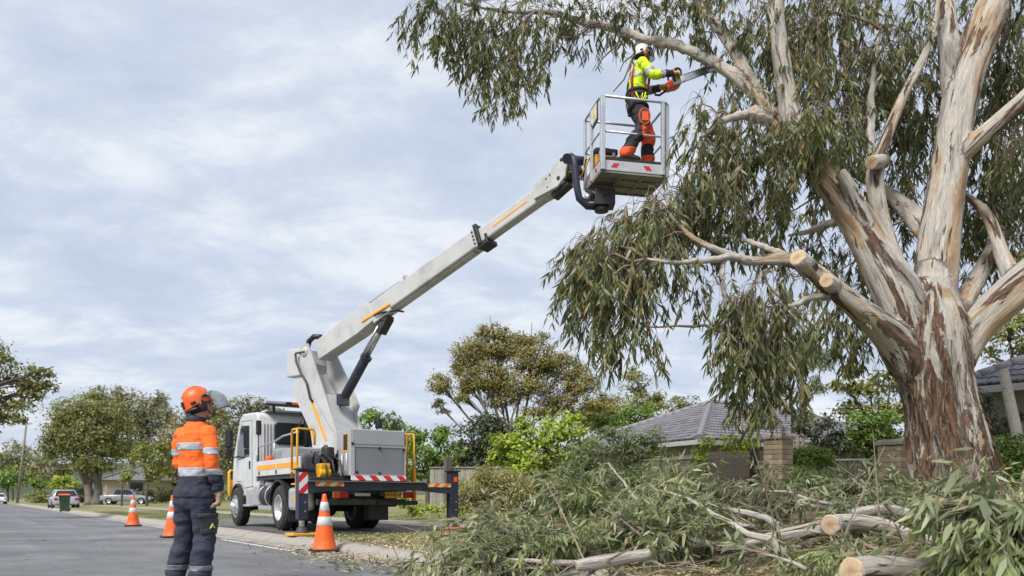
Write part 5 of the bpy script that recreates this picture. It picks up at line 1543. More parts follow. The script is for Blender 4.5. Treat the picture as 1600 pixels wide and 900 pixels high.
Lc = 0.014 + 0.042 * rng.random(n)
v1 = kite(Pc, d, nm, Lc, Lc * (0.3 + 0.5 * rng.random(n)))
tag(np_obj('wood_chips', v1[0], v1[1], CHIP), 'pale wood chips strewn in front of the branch pile', 'wood chips', None, 'stuff')
def flt(u, v, x, y):
    return random.random() < 0.9 * math.exp(-((x + 1.0) / 2.0) ** 2 - ((y - 10.5) / 2.8) ** 2) + 0.5 * math.exp(-((x - 2.0) / 3.0) ** 2 - ((y - 7.5) / 1.4) ** 2)
Pl = scatter(5200, flt, 3, 20, 3.4, 10.5)
n = len(Pl); Pl[:, 2] += 0.012 + 0.03 * rng.random(n)
d = rng.normal(size=(n, 3)) * np.array([1, 1, .15]); nm = np.array([0, 0, 1]) + rng.normal(size=(n, 3)) * 0.5
Lc = 0.07 + 0.09 * rng.random(n)
LITTER = leafmat('leaf_litter', (0.10, 0.12, 0.06), (0.22, 0.22, 0.12), (0.34, 0.26, 0.16), 0.1, 0.6)
v1 = lance(Pl, d, nm, Lc, Lc * 0.2, 0.3 * rng.random(n))
tag(np_obj('fallen_leaves', v1[0], v1[1], LITTER), 'fallen gum leaves scattered over verge and kerb', 'leaves', None, 'stuff')
n = 260; u_ = rng.uniform(2, 18, n); v_ = KERB - 0.3 - rng.exponential(1.3, n)
Pl = np.stack([HD.x * u_ + RD.x * v_, HD.y * u_ + RD.y * v_, np.full(n, 0.03)], 1)
Lc = 0.03 + 0.07 * rng.random(n)
v1 = lance(Pl, rng.normal(size=(n, 3)) * np.array([1, 1, .1]), np.array([0, 0, 1]) + rng.normal(size=(n, 3)) * 0.4, Lc, Lc * 0.22, 0.3 * rng.random(n))
tag(np_obj('road_litter', v1[0], v1[1], LITTER), 'scattered dry leaves on the asphalt near the kerb', 'leaves', None, 'stuff')
BLADE = leafmat('grass_blade', (0.10, 0.135, 0.03), (0.20, 0.215, 0.075), (0.33, 0.27, 0.15), 0.2, 0.7)
def fgr(u, v, x, y):
    if 14.1 < u < 26.7 and v < 8.7:
        return random.random() < 0.03
    if 8.7 < v < 10.05:
        return False
    return mnoise.noise(Vector((x * .8, y * .8, 0))) > -0.25 + 0.3 * random.random()
Pg = scatter(30000, fgr, 3, 44, KERB + 0.22, 13)
n = len(Pg)
d = rng.normal(size=(n, 3)) * np.array([.5, .5, .15]) + np.array([0, 0, .6])
Lg = 0.03 + 0.06 * rng.random(n)
v1 = kite(Pg, d, rdir(n), Lg, np.full(n, 0.008))
tag(np_obj('grass', v1[0], v1[1], BLADE), 'short dry grass on the verge', 'grass', None, 'stuff')
# ================================================================== the boom truck
TA = R(34)                                   # heading left of the view axis
T0 = Vector((-4.13, 17.2, 0.145))
truck = empty('boom_truck', T0, TA, 'white boom lift truck with orange trim, outriggers out and basket raised into the tree', 'truck')
def tl(x, y, z):                             # truck coordinates -> world
    c, s = math.cos(TA), math.sin(TA)
    return Vector((T0.x + c * x - s * y, T0.y + s * x + c * y, T0.z + z))
def part(mb, name, mat, bevel=0.0, parent=None, world=False, seg=2):
    return mb.build(name, mat, parent or truck, world, bevel, seg)
# chassis
mb = MB()
for sx in (-1, 1):
    mb.box((sx * 0.4, 0.95, 0.86), (0.09, 6.0, 0.24))
for y in (-1.9, -0.9, 0.8, 1.9, 3.2):
    mb.box((0, y, 0.86), (0.72, 0.12, 0.16))
part(mb, 'chassis', DARK)
mb = MB(); mb.cyl((-0.8, 0, 0.49), (0.8, 0, 0.49), 0.09); mb.ball((0, 0, 0.49), 0.22); mb.box((0, 0.05, 0.72), (0.9, 1.1, 0.07)); part(mb, 'rear_axle', DARK)
mb = MB(); mb.cyl((-0.9, 3.45, 0.47), (0.9, 3.45, 0.47), 0.07); part(mb, 'front_axle', DARK)
mb = MB(); mb.box((0.05, 2.2, 0.75), (0.5, 1.4, 0.5)); mb.box((0, 0.9, 0.72), (0.24, 2.2, 0.16)); mb.cyl((0.45, 0.9, 0.6), (0.45, 1.7, 0.6), 0.14); part(mb, 'drive_train', DARK, 0.02)
def wheel(x, y, side, w, dual):
    r_ = 0.49
    prof = [(0.27, -w / 2), (0.40, -w / 2 - 0.005), (0.455, -w / 2 + 0.012), (0.48, -w / 2 + 0.05)]
    for t in np.linspace(-w / 2 + 0.06, w / 2 - 0.06, 9):
        prof += [(r_, t - 0.006), (r_, t + 0.006), (r_ - 0.010, t + 0.009), (r_ - 0.010, t + 0.013)]
    prof += [(0.48, w / 2 - 0.05), (0.455, w / 2 - 0.012), (0.40, w / 2 + 0.005), (0.27, w / 2)]
    mb = MB(); mb.lathe(prof, (0, 0, 0), (1, 0, 0), 40)
    wl = mb.build('wheel', RUBBER, truck); wl.location = (x, y, r_)
    mb = MB(); o = side
    if dual:   # deep dished outer rim
        mb.lathe([(0.285, o * w / 2), (0.275, o * (w / 2 + 0.01)), (0.25, o * (w / 2 - 0.02)), (0.235, o * 0.02), (0.18, o * -0.01), (0.13, o * -0.01), (0.12, o * 0.06), (0.09, o * 0.085), (0.0, o * 0.09)], (0, 0, 0), (1, 0, 0), 32)
    else:      # front rim bulges outwards
        mb.lathe([(0.285, o * w / 2), (0.275, o * (w / 2 + 0.01)), (0.25, o * (w / 2 - 0.03)), (0.22, o * (w / 2 - 0.01)), (0.17, o * (w / 2 + 0.03)), (0.12, o * (w / 2 + 0.035)), (0.11, o * (w / 2 + 0.1)), (0.07, o * (w / 2 + 0.12)), (0, o * (w / 2 + 0.12))], (0, 0, 0), (1, 0, 0), 32)
    rm = mb.build('rim', CHROME, wl)
    nx = o * (-0.005 if dual else w / 2 + 0.045)
    for i in range(8):
        a = i * math.pi / 4
        mb = MB(); mb.cyl((nx, 0.155 * math.cos(a), 0.155 * math.sin(a)), (nx + o * 0.03, 0.155 * math.cos(a), 0.155 * math.sin(a)), 0.017, 6)
        mb.build('wheel_nut', STEEL, wl)
    if not dual:
        for i in range(8):
            a = (i + .5) * math.pi / 4
            mb = MB(); mb.cyl((o * (w / 2 - 0.03), 0.215 * math.cos(a), 0.215 * math.sin(a)), (o * (w / 2 + 0.002), 0.215 * math.cos(a), 0.215 * math.sin(a)), 0.028, 10)
            mb.build('rim_hole', BLACK, wl)
for sx in (-1, 1):
    wheel(sx * 1.0, 3.45, sx, 0.27, False)
    wheel(sx * 0.98, 0.0, sx, 0.26, True)
    wheel(sx * 0.68, 0.0, -sx, 0.26, True)

# ---- cab
cabp = [(1.72, 0.95), (1.70, 1.2), (1.72, 2.45), (1.80, 2.66), (1.95, 2.74), (3.05, 2.80), (3.3, 2.72), (3.46, 2.58), (3.98, 1.72), (4.06, 1.3), (4.08, 0.6), (4.0, 0.5), (3.98, 0.62), (3.86, 0.85), (3.66, 1.0), (3.45, 1.05), (3.22, 1.0), (3.02, 0.85), (2.94, 0.72), (2.3, 0.72), (2.2, 0.95)]
mb = MB(); mb.prism(cabp, (-1.05, 0, 0), (0, 1, 0), (0, 0, 1), (2.1, 0, 0))
cab = part(mb, 'cab', WHITE, 0.07, seg=3)
def pane(poly, o, ax, ay, d, name, mat, parent=None, bevel=0.0):
    mb = MB(); mb.prism(poly, o, ax, ay, d); return part(mb, name, mat, bevel, parent or cab)
def rrect(x0, z0, x1, z1, r_, k=4):
    P = []
    for cx, cz, a0 in ((x1 - r_, z1 - r_, 0), (x0 + r_, z1 - r_, 90), (x0 + r_, z0 + r_, 180), (x1 - r_, z0 + r_, 270)):
        for i in range(k + 1):
            a = R(a0 + 90 * i / k); P.append((cx + r_ * math.cos(a), cz + r_ * math.sin(a)))
    return P
# rear window with seal, left and right doors, side windows, windscreen
seal = pane(rrect(-0.66, 1.98, 0.70, 2.50, 0.09), (0, 1.712, 0), (1, 0, 0), (0, 0, 1), (0, -0.022, 0), 'window_seal', BLACK)
pane(rrect(-0.62, 2.02, 0.66, 2.46, 0.07), (0, 1.688, 0), (1, 0, 0), (0, 0, 1), (0, -0.012, 0), 'rear_window', GLASS)
for i in range(4):
    mb = MB(); mb.box((-0.93 + i * 0.075, 1.70, 1.75), (0.03, 0.03, 1.5)); part(mb, 'cab_rib', WHITE, 0.01, cab)
for sx in (-1, 1):
    dpoly = [(2.22, 0.98), (2.24, 2.56), (3.16, 2.60), (3.32, 2.5), (3.72, 1.75), (3.78, 1.25), (3.6, 1.12), (3.2, 1.12), (2.92, 0.95)]
    big = [(a + (0.018 if a > 2.9 else -0.018), b + (0.018 if b > 1.6 else -0.012)) for a, b in dpoly]
    pane(big, (sx * 1.046, 0, 0), (0, 1, 0), (0, 0, 1), (sx * 0.006, 0, 0), 'door_gap_shade', BLACK)  # black plate behind the door, paints the shaded gap round its outline
    dr = pane(dpoly, (sx * 1.048, 0, 0), (0, 1, 0), (0, 0, 1), (sx * 0.014, 0, 0), 'door', WHITE, bevel=0.008)
    pane([(2.42, 1.72), (2.42, 2.46), (3.1, 2.5), (3.2, 2.44), (3.56, 1.74), (3.4, 1.66)], (sx * 1.06, 0, 0), (0, 1, 0), (0, 0, 1), (sx * 0.012, 0, 0), 'side_window', GLASS, dr)
    mb = MB(); mb.box((sx * 1.075, 2.36, 1.5), (0.03, 0.05, 0.2)); part(mb, 'door_handle', BLACK, 0.01, dr)
    mb = MB(); mb.box((sx * 1.0, 2.62, 0.52), (0.2, 0.6, 0.05)); mb.box((sx * 1.0, 2.62, 0.78), (0.16, 0.55, 0.04)); part(mb, 'step', ALU, 0.01)
    # front mudguard lip
    arc = [(3.45 + 0.6 * math.cos(a), 0.47 + 0.6 * math.sin(a)) for a in np.linspace(R(-8), R(188), 16)]
    mb = MB()
    for i in range(15):
        p, q = arc[i], arc[i + 1]
        mb.beam((sx * 1.0, p[0], p[1]), (sx * 1.0, q[0], q[1]), 0.24, 0.05, (1, 0, 0)) if False else mb.prism([(p[0], p[1]), (q[0], q[1]), (q[0] * 0.92 + 3.45 * 0.08, q[1] * 0.92 + 0.47 * 0.08), (p[0] * 0.92 + 3.45 * 0.08, p[1] * 0.92 + 0.47 * 0.08)], (sx * 0.84, 0, 0), (0, 1, 0), (0, 0, 1), (sx * 0.27, 0, 0))
    part(mb, 'mudguard', BLACK)
    # mirror on its arms
    mb = MB(); mb.tube([(sx * 1.06, 3.35, 1.75), (sx * 1.2, 3.42, 1.72), (sx * 1.3, 3.44, 1.85), (sx * 1.3, 3.44, 2.5), (sx * 1.07, 3.3, 2.55)], 0.018, 8); mm = part(mb, 'mirror_arm', BLACK)
    mb = MB(); mb.box((sx * 1.3, 3.40, 2.2), (0.2, 0.09, 0.46)); part(mb, 'mirror_shell', BLACK, 0.04, mm, seg=3)
    mb = MB(); mb.box((sx * 1.3, 3.348, 2.2), (0.17, 0.012, 0.41)); part(mb, 'mirror_glass', GLASS, 0.0, mm)
    mb = MB(); mb.box((sx * 1.3, 3.38, 1.88), (0.17, 0.09, 0.15)); part(mb, 'mirror_shell', BLACK, 0.03, mm)
    mb = MB(); mb.box((sx * 0.72, 4.08, 0.95), (0.42, 0.06, 0.2)); part(mb, 'headlight', CHROME, 0.03)
pane([(-0.95, 0.0), (0.95, 0.0), (0.86, 0.98), (-0.86, 0.98)], (0, 3.985, 1.74), (1, 0, 0), Vector((0, -0.52, 0.86)).normalized(), Vector((0, 0.018, 0.012)), 'windscreen', GLASS)
mb = MB(); mb.box((0, 4.1, 1.2), (1.1, 0.05, 0.3)); part(mb, 'grille', BLACK, 0.02)
mb = MB(); mb.box((0, 4.12, 0.62), (2.15, 0.18, 0.3)); part(mb, 'front_bumper', WHITE, 0.05)
mb = MB(); mb.tube([(-1.14, 4.0, 0.75), (-1.14, 4.06, 1.35), (-1.08, 4.18, 1.42), (-0.9, 4.2, 1.42), (-0.9, 4.2, 0.7)], 0.035, 8); mb.box((-1.10, 4.08, 1.0), (0.12, 0.08, 0.34)); part(mb, 'corner_guard', YELLOW, 0.01)
mb = MB(); mb.box((1.02, 4.1, 1.05), (0.22, 0.16, 0.62)); part(mb, 'corner_guard', YELLOW, 0.03)
mb = MB(); mb.box((0.0, 1.95, 2.78), (1.7, 0.5, 0.04)); part(mb, 'roof_panel', WHITE, 0.015)
# warning light bar with its lenses, and the black post beside it
lb = MB(); lb.box((0.0, 1.62, 2.90), (1.86, 0.2, 0.045)); lbar = part(lb, 'light_bar', BLACK, 0.01)
for x0, x1, m_ in ((-0.93, -0.45, REFL), (-0.44, -0.30, BLACK), (-0.29, 0.3, AMBER), (0.31, 0.93, AMBER)):
    mb = MB(); mb.box(((x0 + x1) / 2, 1.62, 2.955), (x1 - x0, 0.19, 0.07)); part(mb, 'lens', m_, 0.015, lbar)
for x in (-0.7, 0.7):
    mb = MB(); mb.box((x, 1.66, 2.8), (0.05, 0.05, 0.18)); part(mb, 'light_bar_leg', BLACK)
mb = MB(); mb.tube([(0.03, 1.48, 1.3), (0.03, 1.48, 2.72), (0.03, 1.50, 2.86)], 0.07, 12); mb.tube([(-0.13, 1.42, 2.1), (-0.17, 1.42, 2.4), (-0.1, 1.45, 2.62), (0.03, 1.48, 2.7)], 0.022, 8); part(mb, 'exhaust_stack', BLACK)
mb = MB(); mb.cyl((0.03, 1.48, 2.86), (0.03, 1.48, 2.98), 0.05, 12); part(mb, 'beacon', AMBER, 0.01)
mb = MB(); mb.tube([(-1.12, 1.45, 1.3), (-1.12, 1.45, 2.2)], 0.016, 8); mw = part(mb, 'work_light_pole', BLACK)
mb = MB(); mb.box((-1.12, 1.43, 2.33), (0.12, 0.09, 0.34)); part(mb, 'work_light', BLACK, 0.03, mw)
mb = MB(); mb.cyl((0.4, 3.1, 2.8), (0.4, 3.1, 2.95), 0.06); part(mb, 'roof_beacon', M('green_lens', (0.02, 0.2, 0.1), 0.3), 0.01)

# ---- under the tray: boxes, tank, mudguards
def under(name, c, s, m_, bev=0.03):
    mb = MB(); mb.box(c, s); return part(mb, name, m_, bev)
b1 = under('battery_box', (-0.92, 2.5, 0.72), (0.34, 0.26, 0.42), ALU)
b2 = under('battery_box', (-0.92, 2.2, 0.72), (0.34, 0.24, 0.44), ALU)
under('battery_box', (-0.90, 1.82, 0.76), (0.38, 0.42, 0.5), ALU, 0.05)
mb = MB(); mb.tube([(-0.86, 0.72, 0.74), (-0.86, 1.52, 0.74)], 0.27, 20); tk = part(mb, 'fuel_tank', BLACK, 0.02)
for y in (0.86, 1.38):
    mb = MB(); mb.tube([(-0.86 + 0.276 * math.cos(a), y, 0.74 + 0.276 * math.sin(a)) for a in np.linspace(0, 2 * math.pi, 25)[:-1]], 0.016, 6, closed=True); part(mb, 'tank_strap', ALU, 0, tk)
mb = MB(); mb.ball((-0.93, 1.1, 1.02), (0.12, 0.3, 0.1)); part(mb, 'air_tank', ALU)
under('tool_box', (-0.93, -0.98, 0.68), (0.4, 0.55, 0.48), ALU, 0.08)
under('tool_box', (0.95, -0.98, 0.72), (0.36, 0.55, 0.42), BLACK, 0.05)
under('tool_box', (0.92, 1.6, 0.78), (0.36, 1.0, 0.46), BLACK, 0.05)
under('side_rail', (-1.06, 1.1, 0.48), (0.05, 1.0, 0.1), ALU, 0.01)
for sx in (-1, 1):
    mb = MB()
    arc = [(0.62 * math.cos(a), 0.49 + 0.62 * math.sin(a)) for a in np.linspace(R(8), R(172), 15)]
    arc = [(0.62, 0.75)] + arc[2:-2] + [(-0.62, 0.75)] if False else arc
    for p, q in zip(arc[:-1], arc[1:]):
        k = 0.93
        mb.prism([p, q, (q[0] * k, 0.49 + (q[1] - 0.49) * k), (p[0] * k, 0.49 + (p[1] - 0.49) * k)], (sx * 0.55, 0, 0), (0, 1, 0), (0, 0, 1), (sx * 0.58, 0, 0))
    part(mb, 'mudguard', BLACK)
    mb = MB(); mb.box((sx * 0.84, -0.74, 0.46), (0.58, 0.02, 0.5)); part(mb, 'mud_flap', BLACK)
# ---- tray: floor, side boards with orange stripe, headboard rails
mb = MB(); mb.box((0, 0.05, 1.16), (2.2, 3.15, 0.1)); part(mb, 'tray_floor', DARK, 0.01)
ORS = M('orange_stripe', (0.86, 0.34, 0.01), 0.45, 0.06, 9.0, dirt=0.1)
for sx in (-1, 1):
    mb = MB(); mb.box((sx * 1.12, 0.05, 1.37), (0.045, 3.1, 0.34)); sb = part(mb, 'side_board', WHITE, 0.012)
    for y0, y1 in ((-1.35, 0.0), (0.06, 1.45)):
        mb = MB(); mb.box((sx * 1.145, (y0 + y1) / 2, 1.39), (0.008, y1 - y0, 0.10)); part(mb, 'side_stripe', ORS, 0, sb)
    for y in (-1.25, 0.02, 1.3):
        mb = MB(); mb.box((sx * 1.15, y, 1.27), (0.02, 0.06, 0.09)); part(mb, 'latch', DARK, 0.005, sb)
    mb = MB(); mb.box((sx * 1.1, 1.6, 1.4), (0.07, 0.06, 0.62)); part(mb, 'tray_post', ALU, 0.01)
    mb = MB(); mb.tube([(sx * 1.1, 1.52, 1.5), (sx * 1.1, 1.52, 1.88), (sx * 1.1, 0.2, 1.95), (sx * 1.1, -0.3, 2.02), (sx * 1.1, -1.3, 2.04)], 0.02, 8)
    mb.tube([(sx * 1.1, 0.3, 1.5), (sx * 1.1, 0.3, 1.95)], 0.016, 8); part(mb, 'tray_rail', ALU)
# load on the tray
mb = MB(); mb.box((-0.55, 0.75, 1.52), (0.7, 0.6, 0.6)); tb = part(mb, 'tray_locker', GREYP, 0.03)
mb = MB(); mb.box((-0.55, -0.25, 1.5), (0.85, 0.9, 0.55)); tb2 = part(mb, 'tray_locker', GREYP, 0.03)
mb = MB(); mb.box((-0.92, 1.2, 1.44), (0.2, 0.3, 0.46)); part(mb, 'fuel_can', ORANGE, 0.05)
mb = MB(); mb.box((-0.55, -1.0, 1.42), (0.9, 0.4, 0.42)); part(mb, 'pump_housing', M('grey_plastic', (0.09, 0.09, 0.11), 0.5), 0.09, seg=3)
mb = MB(); mb.cyl((-0.5, -1.35, 1.25), (-0.5, -1.35, 1.75), 0.13); mb.cyl((-0.2, -1.4, 1.25), (-0.2, -1.4, 1.7), 0.12); part(mb, 'hydraulic_valve', BLACK, 0.02)
mb = MB(); mb.box((-0.7, -1.62, 1.22), (0.2, 0.3, 0.35)); mb.cyl((-0.82, -1.7, 1.2), (-0.58, -1.7, 1.2), 0.1); part(mb, 'hose_reel', YELLOW, 0.02)
for k in range(4):
    mb = MB(); x = -0.75 + k * 0.16
    mb.tube([(x, -1.1, 1.35), (x - .05, -1.4, 1.62), (x + .06, -1.7, 1.45), (x + .02, -1.95, 1.12)], 0.018, 7); part(mb, 'hose', BLACK)
def text(body, name, size, loc, rot, m_, parent):
    cu = bpy.data.curves.new(name, 'FONT'); cu.body = body; cu.size = size; cu.align_x = 'CENTER'; cu.align_y = 'CENTER'; cu.extrude = 0.002
    cu.materials.append(m_)
    t_ = bpy.data.objects.new('tmp', cu); col.objects.link(t_)
    me = bpy.data.meshes.new_from_object(t_.evaluated_get(bpy.context.evaluated_depsgraph_get()))
    bpy.data.objects.remove(t_)
    o = bpy.data.objects.new(name, me); col.objects.link(o); o.location = loc; o.rotation_euler = rot; o.parent = parent
    return o
text('1K', 'lettering', 0.2, (-0.55, -0.705, 1.62), (R(90), 0, 0), BLACK, tb2)
# yellow access rails at both rear corners
for sx in (-1, 1):
    mb = MB()
    x = sx * 1.27
    mb.tube([(x, -1.75, 0.62), (x, -1.75, 2.0), (x, -1.72, 2.05), (x * 0.98, -1.7, 2.07), (x * 0.72, -1.66, 2.07), (x * 0.70, -1.66, 2.02), (x * 0.70, -1.66, 1.76)], 0.022, 10)
    mb.tube([(x, -1.42, 1.1), (x, -1.42, 2.0), (x, -1.48, 2.06), (x, -1.72, 2.06)], 0.024, 10)
    part(mb, 'access_rail', YELLOW)
    mb = MB(); mb.box((x, -1.75, 0.95), (0.07, 0.09, 0.75)); part(mb, 'ladder', YELLOW, 0.01)
    for z in (0.72, 0.98, 1.24):
        mb = MB(); mb.box((x * 1.0, -1.6, z), (0.05, 0.3, 0.03)); part(mb, 'rung', YELLOW)

# ---- rear hydraulic cabinet
cx0, cx1 = -0.31, 0.89
mb = MB(); mb.box(((cx0 + cx1) / 2, -1.72, 1.62), (cx1 - cx0, 0.76, 0.94)); cabn = part(mb, 'rear_cabinet', GREYP, 0.015)
mb = MB(); mb.box(((cx0 + cx1) / 2 + 0.02, -2.112, 1.455), (1.04, 0.022, 0.55)); dr = part(mb, 'cabinet_door', GREYD, 0.006, cabn)
mb = MB()
for a, b in (((cx0 + .06, -2.118, 1.745), (cx1 - .02, -2.118, 1.745)), ((cx0 + .06, -2.118, 1.165), (cx1 - .02, -2.118, 1.165)), ((cx0 + .06, -2.118, 1.165), (cx0 + .06, -2.118, 1.745)), ((cx1 - .02, -2.118, 1.165), (cx1 - .02, -2.118, 1.745))):
    mb.beam(a, b, 0.03, 0.03)
part(mb, 'door_frame', ALU, 0, cabn)
mb = MB(); mb.box(((cx0 + cx1) / 2, -2.108, 1.93), (1.14, 0.016, 0.29)); part(mb, 'upper_panel', GREYP, 0.006, cabn)
for x, z in ((0.3, 1.715), (0.3, 1.2), (cx0 + 0.12, 1.22), (cx0 + .03, 1.79), (cx1 - .05, 1.70)):
    mb = MB(); mb.box((x, -2.13, z), (0.05, 0.03, 0.05)); part(mb, 'door_latch', BLACK, 0.006, cabn)
# side opening framed in yellow
mb = MB(); mb.box((cx0 - 0.005, -1.85, 1.82), (0.012, 0.26, 0.38)); sf = part(mb, 'side_hatch', YELLOW, 0.004, cabn)
mb = MB(); mb.box((cx0 - 0.012, -1.86, 1.83), (0.012, 0.2, 0.31)); part(mb, 'hatch_opening', BLACK, 0, sf)
mb = MB(); mb.tube([(cx0 - 0.04, -1.75, 1.6), (cx0 - 0.04, -1.75, 1.15)], 0.012, 6); mb.tube([(cx0 - 0.04, -1.98, 1.62), (cx0 - 0.04, -1.98, 1.15)], 0.012, 6); part(mb, 'grab_bar', ALU, 0, cabn)
RW = stripemat('red_white_stripes', (0.55, 0.02, 0.03), (0.68, 0.68, 0.68), 3.3, (1, 0, 1.0))
RWV = stripemat('red_white_chevron', (0.55, 0.02, 0.03), (0.68, 0.68, 0.68), 3.6, (1, 0, -1.0), 0.2)
OYW = stripemat('orange_white_stripes', (0.75, 0.16, 0.01), (0.70, 0.58, 0.30), 4.2, (1, 0, -1.0))
mb = MB(); mb.box(((cx0 + cx1) / 2, -2.13, 1.105), (1.2, 0.03, 0.10)); part(mb, 'warning_strip', RW)
# ---- rear bar, lights, plate
mb = MB(); mb.box((0, -1.75, 0.98), (2.1, 0.2, 0.28)); mb.box((0, -1.95, 0.62), (1.9, 0.12, 0.12)); mb.box((0.0, -1.5, 0.75), (0.9, 0.5, 0.3)); part(mb, 'rear_bar', DARK, 0.01)
for x0, x1, m_ in ((-0.66, -0.52, AMBER), (-0.52, -0.34, REDL), (0.86, 1.04, REDL), (1.045, 1.12, REDL)):
    mb = MB(); mb.box(((x0 + x1) / 2, -2.06, 0.765), (x1 - x0, 0.06, 0.13)); part(mb, 'tail_light', m_, 0.012)
mb = MB(); mb.box((0.64, -2.06, 0.765), (0.38, 0.014, 0.13)); npl = part(mb, 'number_plate', M('plate_yellow', (0.62, 0.33, 0.03), 0.5), 0.005)
text('XO\u00b7051A', 'plate_lettering', 0.095, (0.64, -2.07, 0.765), (R(90), 0, 0), BLACK, npl)
mb = MB(); mb.box((-0.03, -2.04, 0.775), (0.34, 0.03, 0.07)); part(mb, 'tow_plate', STEEL, 0.01)
mb = MB(); mb.box((0.75, -2.02, 0.60), (0.9, 0.09, 0.09)); part(mb, 'underrun_bar', BLACK, 0.01)
mb = MB(); mb.box((0.45, -1.7, 0.45), (0.4, 0.02, 0.36)); part(mb, 'mud_flap', BLACK)

# ---- outriggers
yO = -2.25
mb = MB(); mb.prism([(-1.27, 0.78), (-1.27, 1.02), (1.23, 1.02), (1.23, 0.86), (0.2, 0.85), (-0.85, 0.83)], (0, yO + 0.1, 0), (1, 0, 0), (0, 0, 1), (0, -0.2, 0)); part(mb, 'outrigger_beam', NAVY, 0.012)
mb = MB(); mb.box((-0.02, yO - 0.02, 1.026), (3.7 * 0.68, 0.26, 0.012)); part(mb, 'beam_lip', STEEL)
mb = MB(); mb.prism([(1.0, 0.87), (1.0, 1.015), (1.95, 1.015), (1.95, 0.78), (1.6, 0.81)], (0, yO + 0.08, 0), (1, 0, 0), (0, 0, 1), (0, -0.16, 0)); part(mb, 'outrigger_arm', NAVY, 0.01)
mb = MB(); mb.prism([(-1.2, 0.80), (-1.2, 1.02), (-1.35, 1.02), (-1.35, 0.8)], (0, yO + 0.08, 0), (1, 0, 0), (0, 0, 1), (0, -0.16, 0)); part(mb, 'outrigger_arm', NAVY, 0.01)
def sticker(x0, x1, z0, z1, m_, y=None):
    mb = MB(); mb.box(((x0 + x1) / 2, (yO - 0.105 if y is None else y), (z0 + z1) / 2), (x1 - x0, 0.008, z1 - z0)); part(mb, 'warning_strip', m_)
sticker(-1.12, -0.55, 0.93, 1.01, OYW)
sticker(1.3, 1.84, 0.93, 1.01, OYW, yO - 0.086)
for x, zf, padm, lab in ((-1.35, -0.005, YELLOW, 'l'), (1.93, 0.04, M('orange_pad', (0.6, 0.2, 0.04), 0.6, 0.15, 8.0, dirt=0.4), 'r')):
    mb = MB(); mb.box((x, yO, 0.77), (0.19, 0.19, 0.94 if lab == 'l' else 0.98)); lg = part(mb, 'outrigger_leg', NAVY, 0.012)
    mb = MB(); mb.box((x, yO, 1.25 if lab == 'l' else 1.275), (0.26, 0.24, 0.03)); part(mb, 'leg_cap', BLACK, 0.005, lg)
    mb = MB(); mb.cyl((x, yO, zf + 0.1), (x, yO, 0.35), 0.055); part(mb, 'jack_rod', STEEL, 0, lg)
    mb = MB(); mb.lathe([(0.05, 0.12), (0.09, 0.10), (0.10, 0.05), (0.14, 0.03), (0.14, 0.0)], (x, yO, zf + 0.045), n=16); part(mb, 'jack_foot', DARK, 0, lg)
    mb = MB(); mb.box((x, yO, zf + 0.024), (0.5, 0.46, 0.045)); part(mb, 'outrigger_pad', padm, 0.008)
    for dz in (0.45, 0.62):
        mb = MB(); mb.box((x + 0.03, yO - 0.1, dz), (0.03, 0.02, 0.03)); part(mb, 'pin', STEEL, 0, lg)
mb = MB(); mb.box((-1.35, yO - 0.1, 0.99), (0.17, 0.01, 0.40)); part(mb, 'warning_plate', RWV)
mb = MB(); mb.box((1.93 + 0.1, yO, 1.0), (0.01, 0.16, 0.42)); part(mb, 'warning_plate', stripemat('red_white_side', (0.55, 0.02, 0.03), (0.68, 0.68, 0.68), 3.6, (0, 1, -1.0)))
mb = MB(); mb.box((1.93 + 0.02, yO - 0.1, 1.1), (0.08, 0.012, 0.1)); part(mb, 'side_reflector', ORANGE)

# ---- turret: frame with a along the boom, r to its right
BB = Vector((0.793, -0.609, 0)); BR = Vector((-0.609, -0.793, 0)); TC = Vector((-3.43, 16.7, 0))
def tp(a, r_, z):
    return TC + BB * a + BR * r_ + Vector((0, 0, z))
UZ = Vector((0, 0, 1))
mb = MB(); mb.cyl(tp(-0.5, 0, 1.4), tp(-0.5, 0, 1.62), 0.52, 28); part(mb, 'slew_ring', DARK, 0.01, world=True)
mb = MB(); mb.box((0, 0, 0), (0, 0, 0)); 
mb = MB(); mb.beam(tp(-0.95, 0, 1.82), tp(-0.02, 0, 1.82), 0.72, 0.5); part(mb, 'turret_base', BOOMW, 0.02, world=True)
near = [(-1.46, 4.20), (-1.40, 4.30), (-1.16, 4.30), (-0.10, 2.16), (-0.10, 1.56), (-0.92, 1.56), (-0.99, 2.05)]
for sd, nm in ((0.30, 'turret_plate'), (-0.36, 'turret_plate')):
    mb = MB(); mb.prism(near if sd > 0 else [(-1.46, 4.20), (-1.40, 4.3), (-1.1, 4.3), (-0.78, 3.8), (-0.3, 3.05), (-0.22, 2.9), (-0.3, 2.75), (-0.02, 2.1), (-0.10, 1.56), (-0.92, 1.56), (-0.99, 2.05)], tp(0, sd, 0), BB, UZ, BR * 0.06)
    part(mb, nm, BOOMW, 0.012, world=True)
